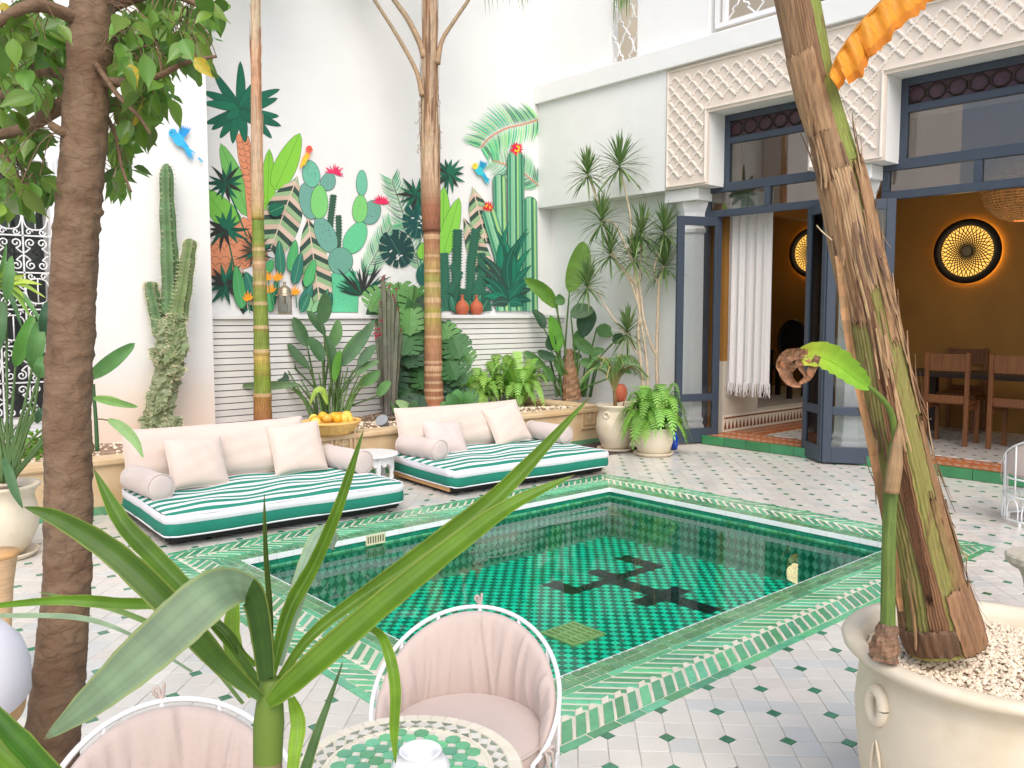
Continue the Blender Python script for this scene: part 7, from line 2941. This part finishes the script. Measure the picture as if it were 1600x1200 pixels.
for k in range(5):
    a = k*1.3+.4
    d_ = Vector((math.cos(a), math.sin(a), 0))
    q = ac_[-1]
    cc = crom([q, q+d_*.15+Vector((0, 0, .5)), q+d_*.6+Vector((0, 0, .95)), q+d_*1.2+Vector((0, 0, .9))], 8)
    MB().blade(cc, [.28*w_ for w_ in leaf_prof(len(cc), 'paddle')], Vector((0, 0, 1)), .3, cols=[jit(lin(110, 160, 60), .08) for _ in cc]).build('leaf', M['leaf'], ba, smooth=True)
# grassy blades hanging in the upstairs opening
hg = empty('hanging_fronds', P(975, 10, X=8.10), 'green frond tips hanging before the upstairs lattice', 'plant')
b = MB()
for k in range(26):
    x = 966+pr.uniform(-10, 16)
    p0 = P(x+pr.uniform(-2, 6), -30, X=8.06)
    p1 = P(x+pr.uniform(-4, 4), pr.uniform(2, 40), X=8.06)
    b.blade([p0, p0.lerp(p1, .5)+Vector((0, 0, .01)), p1], [.018, .016, .001], Vector((-1, 0, 0)), .2, col=jit(lin(120, 150, 80), .2))
stuff(b.build('leaflets', M['leaf'], hg))
MB().tube([P(985, -32, X=8.05), P(960, -60, X=8.05), P(930, -60, X=8.13)], .012, 6, cols=[lin(130, 140, 80)]*3).build('rachis', M['leaf'], hg)
# ================================================================ painted mural: flat paint, each motif its own sheet of paint on the plaster
mu = empty('jungle_mural', (5.8, MW, 1.5), 'painted mural of cacti, palms and tropical leaves above the slatted panel', 'mural')
LAY = [0]
mr_ = random.Random(33)


class Paint:
    """2D painter in photo coordinates of the mural detail; every shape lies a hair above the one before"""
    def __init__(s, name, parent=None, Y=None, conv=None):
        s.b = MB()
        s.name, s.parent, s.Y = name, parent or mu, Y if Y is not None else MW
        s.conv = conv or (lambda x, y: (300+x/2.857, 80+y/2.857))

    def poly(s, pts, col, line=None):
        if line:
            n = len(pts)
            cx, cy = sum(p[0] for p in pts)/n, sum(p[1] for p in pts)/n
            o = []
            for i, p in enumerate(pts):
                a, c = pts[i-1], pts[(i+1) % n]
                tx, ty = c[0]-a[0], c[1]-a[1]
                L = math.hypot(tx, ty) or 1
                nx, ny = ty/L, -tx/L
                if nx*(p[0]-cx)+ny*(p[1]-cy) < 0:
                    nx, ny = -nx, -ny
                o.append((p[0]+nx*1.6, p[1]+ny*1.6))
            s.poly(o, line)
        LAY[0] += 1
        Y = s.Y-.0009-LAY[0]*.00002
        vs = []
        for x, y in pts:
            p = P(*s.conv(x, y), Y=Y)
            if s.Y == MW and p.x < 3.40:
                p.x = 3.40
            if s.Y == MW and p.x > 8.045:
                p.x = 8.045
            if s.Y == MW and p.z < 1.502:
                p.z = 1.502
            vs.append(p)
        n = len(vs)
        # orient to the room
        s.b.add(vs, [tuple(range(n))], col)

    def leaf(s, a, b, w, col, line=None, kind='oval', rib=None, bend=0.0, n=14):
        ax, ay = a
        dx, dy = b[0]-ax, b[1]-ay
        L = math.hypot(dx, dy)
        ux, uy = dx/L, dy/L
        nx, ny = -uy, ux
        def c(t):
            k = bend*L*math.sin(math.pi*t)
            return ax+dx*t+nx*k, ay+dy*t+ny*k
        def wd(t):
            if kind == 'oval':
                return w/2*(math.sin(math.pi*t**.75)**.62 if 0 < t < 1 else 0)
            if kind == 'blade':
                return w/2*(math.sin(math.pi*t**.6)**.9 if 0 < t < 1 else 0)
            return w/2*(1-abs(2*t-1)**3)
        up, dn = [], []
        for i in range(n+1):
            t = i/n
            x, y = c(t)
            up.append((x+nx*wd(t), y+ny*wd(t)))
            dn.append((x-nx*wd(t), y-ny*wd(t)))
        s.poly(up+dn[1:-1][::-1], col, line)
        if rib:
            r = 1.1
            p = [c(.02+.94*i/6) for i in range(7)]
            s.poly([(x+nx*r, y+ny*r) for x, y in p]+[(x-nx*r*.3, y-ny*r*.3) for x, y in reversed(p)], rib)

    def ell(s, cx, cy, rx, ry, rot, col, line=None, egg=0.0, n=26):
        r = rad(rot)
        pts = []
        for i in range(n):
            a = 2*math.pi*i/n
            x = rx*math.cos(a)*(1-egg*math.sin(a))
            y = ry*math.sin(a)
            pts.append((cx+x*math.cos(r)-y*math.sin(r), cy+x*math.sin(r)+y*math.cos(r)))
        s.poly(pts, col, line)

    def line(s, pts, w, col):
        n = len(pts)
        u, d = [], []
        for i, p in enumerate(pts):
            a, c = pts[max(i-1, 0)], pts[min(i+1, n-1)]
            L = math.hypot(c[0]-a[0], c[1]-a[1]) or 1
            nx, ny = -(c[1]-a[1])/L, (c[0]-a[0])/L
            u.append((p[0]+nx*w/2, p[1]+ny*w/2))
            d.append((p[0]-nx*w/2, p[1]-ny*w/2))
        s.poly(u+d[::-1], col)

    def done(s):
        return s.b.build(s.name, M['paint'], s.parent)


K = lin(30, 52, 44)
DG, DG2, DK = lin(24, 104, 78), lin(18, 78, 60), lin(44, 48, 46)


def fan(name, cx, cy, r, n, a0=0, a1=360, w=20, cols=(DG, DG2, DK), stem=None, jit_=.22):
    p = Paint(name)
    if stem:
        p.line([(cx, cy), ((cx+stem[0])/2, (cy+stem[1])/2-4), stem], 7, DG)
    for i in range(n):
        a = rad(a0+(a1-a0)*i/n)
        L = r*(1+mr_.uniform(-jit_, jit_))
        p.leaf((cx, cy), (cx+L*math.cos(a), cy+L*math.sin(a)), w*mr_.uniform(.8, 1.15), cols[mr_.randrange(len(cols))], kind='blade', bend=mr_.uniform(-.06, .06))
    return p.done()


# far layers first: broad pale leaves, trunk, pineapple
p = Paint('painted_banana_leaf')
p.leaf((255, 740), (128, 412), 88, lin(116, 186, 96), K, rib=lin(50, 110, 50))
p.done()
p = Paint('painted_banana_leaf')
p.leaf((215, 810), (40, 610), 110, lin(122, 192, 78), K, rib=lin(50, 110, 50))
p.done()
p = Paint('painted_banana_leaf')
p.leaf((335, 735), (345, 436), 66, lin(132, 200, 62), K, rib=lin(50, 110, 40))
p.done()
p = Paint('painted_banana_leaf')
p.leaf((370, 620), (482, 366), 100, lin(134, 202, 66), K, rib=lin(50, 110, 40))
p.done()
p = Paint('painted_palm_trunk')
p.poly([(195, 365), (252, 380), (275, 470), (300, 600), (318, 770), (250, 770), (236, 600), (206, 470)], lin(222, 146, 108), K)
for i in range(13):
    y = 395+i*29
    x = 212+i*6
    for d_ in (0, 26, 50):
        p.line([(x+d_+14*math.cos(a), y+d_*.35+14*math.sin(a)) for a in [math.pi*q/6 for q in range(7)]], 2.2, lin(120, 70, 50))
p.done()
p = Paint('painted_pineapple')
p.poly([(60, 905), (90, 850), (150, 815), (230, 740), (320, 800), (340, 930), (200, 985), (60, 1010)], lin(222, 146, 108), K)
for i in range(6):
    for j in range(6):
        x, y = 82+i*44+(j % 2)*22, 850+j*28-(i*14 if j < 3 else 0)
        if 780 < y < 990:
            p.line([(x+20*math.cos(a), y-18*math.sin(a)) for a in [math.pi*q/7 for q in range(8)]], 2.4, lin(140, 84, 62))
p.done()
# big fan palm
p = Paint('painted_fan_palm')
for tx, ty in ((215, 45), (98, 92), (48, 180), (60, 322), (125, 388), (182, 412), (238, 408), (88, 350), (292, 128), (392, 170), (382, 210), (388, 290), (398, 334), (356, 388), (52, 232), (150, 300), (300, 330)):
    p.leaf((215, 262), (tx, ty), 40, mixc(lin(26, 116, 86), lin(20, 96, 74), mr_.random()), K, kind='oval', bend=mr_.uniform(-.05, .05))
p.done()
fan('painted_fan_leaf', 150, 592, 92, 14, stem=(245, 830), w=20)
fan('painted_fan_leaf', 150, 792, 95, 14, stem=(188, 965), w=21)
# striped leaves
def striped(name, a, b, w, n=13, cut=True):
    p = Paint(name)
    ax, ay = a
    dx, dy = b[0]-ax, b[1]-ay
    L = math.hypot(dx, dy)
    ux, uy = dx/L, dy/L
    nx, ny = -uy, ux
    cols = [lin(54, 82, 70), lin(204, 178, 158), lin(150, 182, 136), lin(52, 76, 66), lin(214, 190, 172), lin(140, 176, 128)]
    def wd(t):
        return w/2*math.sin(math.pi*min(1, .12+t*.86))**.55
    for s_ in (1, -1):
        for i in range(n):
            t0, t1 = i/n, (i+1)/n
            o = .10
            q = [(ax+dx*t0, ay+dy*t0), (ax+dx*t1, ay+dy*t1), (ax+dx*(t1-o*.0)+nx*s_*wd(t1)+dx*o*-1, ay+dy*t1+ny*s_*wd(t1)-dy*o), (ax+dx*t0+nx*s_*wd(t0)-dx*o, ay+dy*t0+ny*s_*wd(t0)-dy*o)]
            p.poly(q, cols[(i+(3 if s_ < 0 else 0)) % 6], K if i % 4 == 0 else None)
    p.line([a, ((a[0]+b[0])/2, (a[1]+b[1])/2), b], 5, lin(214, 190, 172))
    return p.done()


striped('painted_striped_leaf', (352, 880), (472, 555), 175, 15)
striped('painted_striped_leaf', (575, 1150), (515, 725), 135, 17)
striped('painted_striped_leaf', (250, 1150), (215, 960), 90, 8)
# rear spiny cacti
def spiny(name, pts, w, col):
    p = Paint(name)
    n = len(pts)
    p.line(pts, w, col)
    for i in range(n-1):
        a, c = pts[i], pts[i+1]
        L = math.hypot(c[0]-a[0], c[1]-a[1])
        m = max(2, int(L/12))
        ux, uy = (c[0]-a[0])/L, (c[1]-a[1])/L
        for k in range(m):
            x, y = a[0]+ux*L*k/m, a[1]+uy*L*k/m
            for s_ in (1, -1):
                ox, oy = -uy*s_, ux*s_
                p.poly([(x+ox*w*.42, y+oy*w*.42), (x+ox*w*.72+ux*3, y+oy*w*.72+uy*3), (x+ox*w*.42+ux*8, y+oy*w*.42+uy*8)], col)
                p.line([(x+ox*w*.12, y+oy*w*.12), (x+ox*w*.4+ux*5, y+oy*w*.4+uy*5)], 1.6, mulc(col, .55))
    return p.done()


spiny('painted_spiny_cactus', [(612, 880), (618, 760), (632, 640)], 26, lin(52, 92, 70))
spiny('painted_spiny_cactus', [(652, 880), (656, 800), (654, 732)], 24, lin(52, 92, 70))
# prickly pears
p = Paint('painted_prickly_pear')
C1, C2, C3, C4 = lin(110, 186, 158), lin(110, 164, 150), lin(124, 200, 116), lin(98, 194, 142)
for e_ in ((520, 670, 40, 82, -14, C2), (532, 547, 38, 60, -10, C1), (800, 718, 42, 56, 24, C2), (608, 582, 33, 40, 20, C2), (595, 818, 44, 84, -24, C2), (568, 672, 38, 75, 0, C3), (730, 832, 46, 76, 28, C4), (750, 703, 33, 62, 4, C3), (758, 587, 24, 56, 0, C1)):
    p.ell(e_[0], e_[1], e_[2], e_[3], e_[4], e_[5], K, egg=-.10)
p.poly([(622, 995), (625, 1020), (628, 1090), (624, 1165), (740, 1165), (742, 1080), (735, 1020), (730, 985), (680, 970)], lin(92, 186, 142), K)
p.ell(663, 936, 55, 60, 0, lin(104, 160, 142), K)
for k in range(60):
    e_ = mr_.choice(((532, 547, 30, 48), (595, 818, 30, 60), (750, 703, 24, 48), (668, 1080, 40, 70), (800, 718, 28, 40)))
    x, y = e_[0]+mr_.uniform(-1, 1)*e_[2]*.8, e_[1]+mr_.uniform(-1, 1)*e_[3]*.8
    p.line([(x, y), (x+2, y+3)], 2, K)
p.done()


def burst(name, cx, cy, r, col, n=26, inner=None):
    p = Paint(name)
    for i in range(n):
        a = mr_.uniform(0, 6.28) if inner else rad(-175+mr_.uniform(0, 200))
        L = r*mr_.uniform(.55, 1)
        p.leaf((cx, cy), (cx+L*math.cos(a), cy+L*math.sin(a)), 6.5, jit(col, .15), kind='blade', n=6)
    if inner:
        for i in range(8):
            a = mr_.uniform(0, 6.28)
            p.ell(cx+r*.3*math.cos(a), cy+r*.3*math.sin(a), r*.14, r*.14, 0, inner, n=8)
    return p.done()


burst('painted_pink_flower', 634, 545, 52, lin(226, 44, 96), 34)
burst('painted_pink_flower', 846, 682, 50, lin(226, 44, 96), 34)


# feather fronds
def pfrond(name, pts, ll, cols, rach, n=30, a_lo=.9):
    p = Paint(name)
    c = crom([(x, y, 0) for x, y in pts], 8)
    m = len(c)
    for i in range(n):
        t = i/(n-1)*(m-1)
        j = min(int(t), m-2)
        q = c[j].lerp(c[j+1], t-j)
        tg = (c[j+1]-c[j]).normalized()
        for s_ in (1, -1):
            ang = math.atan2(tg.y, tg.x)+s_*a_lo
            L = ll*(.55+.45*math.sin(math.pi*(i/n*.85+.12)))*mr_.uniform(.8, 1.15)
            p.leaf((q.x, q.y), (q.x+L*math.cos(ang), q.y+L*math.sin(ang)), 6, cols[mr_.randrange(len(cols))], kind='blade', n=6, bend=.05*s_)
    p.line([(v.x, v.y) for v in c], 5, rach)
    return p.done()


FG = (lin(74, 196, 140), lin(140, 220, 150), lin(60, 150, 110), lin(170, 226, 160))
FG2 = (lin(96, 186, 140), lin(150, 206, 160), lin(80, 140, 110))
pfrond('painted_frond', [(1015, 970), (960, 780), (893, 575)], 92, FG2, lin(110, 150, 110), 26, .75)
pfrond('painted_frond', [(770, 1000), (830, 890), (892, 775)], 92, FG2, lin(110, 150, 110), 22, .75)
pfrond('painted_frond', [(1548, 305), (1480, 325), (1400, 345), (1330, 385), (1290, 430)], 128, FG, lin(214, 130, 90), 30, 1.15)
pfrond('painted_frond', [(1548, 600), (1500, 560), (1440, 520), (1345, 488)], 92, FG2, lin(200, 140, 100), 24, 1.0)


def pmonstera(name, cx, cy, r, rot, col):
    p = Paint(name)
    c_, s_ = math.cos(rad(rot)), math.sin(rad(rot))
    def tr(x, y):
        return cx+x*c_-y*s_, cy+x*s_+y*c_
    pts = []
    n = 200
    for i in range(n):
        a = 2*math.pi*i/n-math.pi/2
        rr_ = r*(1-.12*math.sin(a))*(1 if abs(a+math.pi/2) > .25 else .75)
        # cuts from the margin
        side = math.cos(a)
        if abs(side) > .25:
            f_ = abs((i*13/n) % 1-.5)
            if f_ < .12:
                rr_ *= .50+.5*(f_/.12)**2
        pts.append(tr(rr_*math.cos(a)*.92, rr_*math.sin(a)*1.08))
    p.poly(pts, col)
    p.line([tr(0, -r*.8), tr(0, 0), tr(0, r)], 3.5, lin(70, 120, 108))
    for k in range(6):
        x, y = mr_.uniform(-.35, .35)*r, mr_.uniform(-.5, .5)*r
        q = tr(x, y)
        p.ell(q[0], q[1], r*.10, r*.04, rot+mr_.uniform(-40, 40), (.74, .74, .72, 1), n=10)
    return p.done()


pmonstera('painted_monstera_leaf', 1010, 762, 78, 10, lin(24, 84, 80))
pmonstera('painted_monstera_leaf', 918, 890, 82, -30, lin(28, 70, 68))
p = Paint('painted_round_leaf')
p.ell(1060, 1000, 60, 60, 0, lin(30, 96, 84))
p.line([(1018, 840), (1022, 900), (1020, 985)], 5, lin(60, 130, 110))
p.done()
fan('painted_spiky_agave', 762, 1085, 135, 22, 190, 350, w=14)
# foliage right of the thick palm
fan('painted_fan_leaf', 1000, 640, 90, 14, w=17)
fan('painted_fan_leaf', 1145, 548, 84, 14, w=18, stem=(1140, 640))
for a, b_, w_ in (((1118, 910), (1124, 604), 74), ((1118, 920), (1192, 655), 78), ((1030, 930), (1030, 855), 50)):
    p = Paint('painted_banana_leaf')
    p.leaf(a, b_, w_, lin(134, 204, 74), K, rib=lin(60, 120, 50))
    p.done()
striped('painted_striped_leaf', (1315, 850), (1252, 604), 96, 12)
striped('painted_striped_leaf', (1325, 1010), (1214, 745), 92, 13)
SPC = lin(44, 102, 80)
for pts, w_ in (([(1135, 1160), (1130, 1000), (1122, 900)], 40), ([(1175, 1160), (1182, 950), (1186, 795)], 38), ([(1240, 1160), (1246, 950), (1268, 792)], 38), ([(1195, 1020), (1160, 950)], 26), ([(1290, 1160), (1296, 1000), (1292, 900)], 34), ([(1150, 1080), (1200, 980)], 26), ([(1205, 1160), (1215, 1060)], 34), ([(1260, 1160), (1270, 1060), (1310, 960)], 30), ([(1320, 1160), (1312, 1070)], 34)):
    spiny('painted_spiny_cactus', pts, w_, jit(SPC, .1))


def column(name, bx, by, tx, ty, w, stripes=7):
    p = Paint(name)
    dx, dy = tx-bx, ty-by
    L = math.hypot(dx, dy)
    ux, uy = dx/L, dy/L
    nx, ny = -uy, ux
    cols = [lin(58, 128, 104), lin(130, 190, 150), lin(150, 200, 160), lin(54, 120, 96), lin(164, 206, 130), lin(96, 164, 128), lin(50, 110, 90), lin(140, 190, 160)]
    out = [(bx+nx*w/2, by+ny*w/2)]
    for i in range(13):
        a = math.pi*i/12
        out.append((tx-ux*w*.5+nx*w/2*math.cos(a)+ux*w*.5*math.sin(a), ty-uy*w*.5+ny*w/2*math.cos(a)+uy*w*.5*math.sin(a)))
    out.append((bx-nx*w/2, by-ny*w/2))
    p.poly(out, cols[5], K)
    for k in range(stripes):
        f = -.46+.92*(k+.5)/stripes
        hw = w*.92/stripes*.5
        e = math.sqrt(max(0, 1-(2*f)**2))
        top = (tx-ux*w*.5+ux*w*.46*e+nx*f*w*.9, ty-uy*w*.5+uy*w*.46*e+ny*f*w*.9)
        bot = (bx+nx*f*w, by+ny*f*w)
        p.line([bot, ((bot[0]+top[0])/2+mr_.uniform(-1, 1), (bot[1]+top[1])/2), top], hw*2*mr_.uniform(.6, .95), cols[k % len(cols)])
    return p.done()


column('painted_column_cactus', 1385, 1160, 1372, 550, 56, 5)
column('painted_column_cactus', 1450, 1160, 1445, 445, 72, 7)
column('painted_column_cactus', 1512, 1160, 1508, 650, 62, 5)
column('painted_column_cactus', 1440, 1110, 1318, 700, 62, 5)
burst('painted_red_flower', 1450, 435, 36, lin(222, 30, 64), 60, lin(250, 190, 40))
burst('painted_red_flower', 1322, 695, 30, lin(214, 34, 50), 50, lin(250, 180, 40))
p = Paint('painted_agave')
for i, (tx, ty) in enumerate(((1415, 765), (1345, 780), (1280, 900), (1505, 805), (1516, 878), (1500, 790), (1278, 955), (1516, 955), (1305, 1040), (1290, 1005), (1520, 1060), (1525, 1010), (1300, 1095), (1515, 1115), (1335, 1135), (1480, 1135), (1385, 830), (1450, 850))):
    c_ = (lin(14, 116, 88), lin(20, 86, 70), lin(44, 74, 66), lin(24, 104, 84))[i % 4]
    b0 = (1415+(tx-1415)*.05, 1120 if abs(tx-1415) > 60 else 1060)
    p.leaf(b0, (tx, ty), 44, c_, K, kind='blade', bend=.12*(1 if tx < 1415 else -1), rib=lin(60, 160, 130))
p.done()
fan('painted_fan_leaf', 150, 1040, 98, 14, stem=(245, 1160), w=22)
fan('painted_fan_leaf', 285, 890, 92, 16, w=14, cols=(DG, lin(30, 70, 60), lin(80, 70, 56)))
p = Paint('painted_blade_leaves')
for a, b_, w_, c_ in (((225, 1150), (195, 955), 56, lin(76, 160, 96)), ((285, 1110), (240, 985), 54, lin(48, 120, 100)), ((398, 1000), (388, 845), 44, lin(48, 122, 98)), ((440, 985), (462, 842), 46, lin(76, 168, 100)),
                      ((456, 1040), (488, 900), 48, lin(46, 116, 100)), ((508, 1052), (548, 930), 46, lin(80, 172, 104)), ((488, 1150), (535, 1040), 50, lin(46, 116, 100)), ((345, 720), (410, 690), 60, DG), ((330, 990), (360, 930), 40, lin(70, 160, 96)), ((350, 1150), (378, 1020), 34, lin(40, 110, 80))):
    p.leaf(a, b_, w_, c_, K, rib=lin(120, 190, 140))
p.done()


p = Paint('painted_ground_leaves')
for k in range(26):
    x = mr_.choice((mr_.uniform(230, 600), mr_.uniform(760, 1130), mr_.uniform(1120, 1330)))
    h_ = mr_.uniform(50, 105)
    p.leaf((x, 1165), (x+mr_.uniform(-40, 40), 1165-h_), mr_.uniform(22, 40), mr_.choice((lin(46, 116, 92), lin(76, 164, 100), lin(36, 92, 76), lin(128, 176, 128))), K, rib=lin(120, 190, 140))
p.done()


def bop(x, y):
    p = Paint('painted_orange_flower')
    p.line([(x+6, y+70), (x+3, y+30), (x, y)], 5, lin(60, 130, 90))
    for a, L in ((-150, 34), (-120, 40), (-95, 46), (-70, 40), (-40, 36), (-170, 24)):
        p.leaf((x, y+12), (x+L*math.cos(rad(a)), y+12+L*math.sin(rad(a))), 11, jit(lin(246, 160, 36), .1), kind='blade', n=6)
    p.done()


for x, y in ((252, 1100), (352, 1065), (385, 1010), (462, 1075), (340, 1010)):
    bop(x, y)


def bird(name, cx, cy, s, head, body, wing, tail, flying, conv=None, Y=None, parent=None):
    p = Paint(name, parent, Y, conv)
    if flying:
        p.poly([(cx-10*s, cy+5*s), (cx+14*s, cy+34*s), (cx+48*s, cy+74*s), (cx+30*s, cy+26*s), (cx+12*s, cy+4*s)], tail)
        for k in range(7):
            p.leaf((cx+4*s, cy+10*s), (cx+(6+6*k)*s, cy-(42-2*k)*s), 10*s, jit(wing, .15), kind='blade', n=6)
        p.ell(cx, cy+8*s, 16*s, 24*s, -35, body)
        p.ell(cx-18*s, cy-12*s, 13*s, 14*s, 0, head)
        p.ell(cx-21*s, cy-14*s, 2.4*s, 2.4*s, 0, K, n=8)
        for k in range(4):
            p.leaf((cx+18*s, cy+30*s), (cx+(38+6*k)*s, cy+(74-7*k)*s), 7*s, jit(tail, .12), kind='blade', n=5)
    else:
        p.poly([(cx-2*s, cy-10*s), (cx+16*s, cy+4*s), (cx-12*s, cy+44*s), (cx-30*s, cy+62*s), (cx-34*s, cy+52*s), (cx-20*s, cy+14*s)], body)
        for k in range(5):
            p.leaf((cx-2*s, cy), (cx-(30-5*k)*s, cy+(62-3*k)*s), 9*s, jit(wing, .1), kind='blade', n=5)
        p.ell(cx+8*s, cy-22*s, 15*s, 17*s, 0, head)
        p.ell(cx+11*s, cy-22*s, 3*s, 3*s, 0, K, n=8)
        p.poly([(cx+22*s, cy-24*s), (cx+27*s, cy-16*s), (cx+20*s, cy-14*s)], lin(206, 150, 90))
    return p.done()


bird('painted_orange_bird', 515, 460, 1.0, lin(238, 96, 80), lin(250, 176, 60), lin(246, 196, 60), lin(246, 170, 50), False)
bird('painted_blue_bird', 1282, 525, 1.0, lin(240, 214, 70), lin(56, 196, 206), lin(30, 150, 196), lin(40, 176, 206), True)
# blue bird and feather painted on the left wall
mbd = empty('painted_bird', P(283, 217, Y=LW), 'blue flying bird painted on the left wall beside the mural', 'painting')
idc = lambda x, y: (x, y)
bird('bird', 279, 214, .5, lin(60, 170, 216), lin(60, 180, 224), lin(40, 150, 216), lin(50, 170, 224), True, idc, LW, mbd)
p = Paint('feather', mbd, LW, idc)
p.leaf((309, 246), (318, 254), 4, lin(110, 180, 214), kind='oval')
p.done()
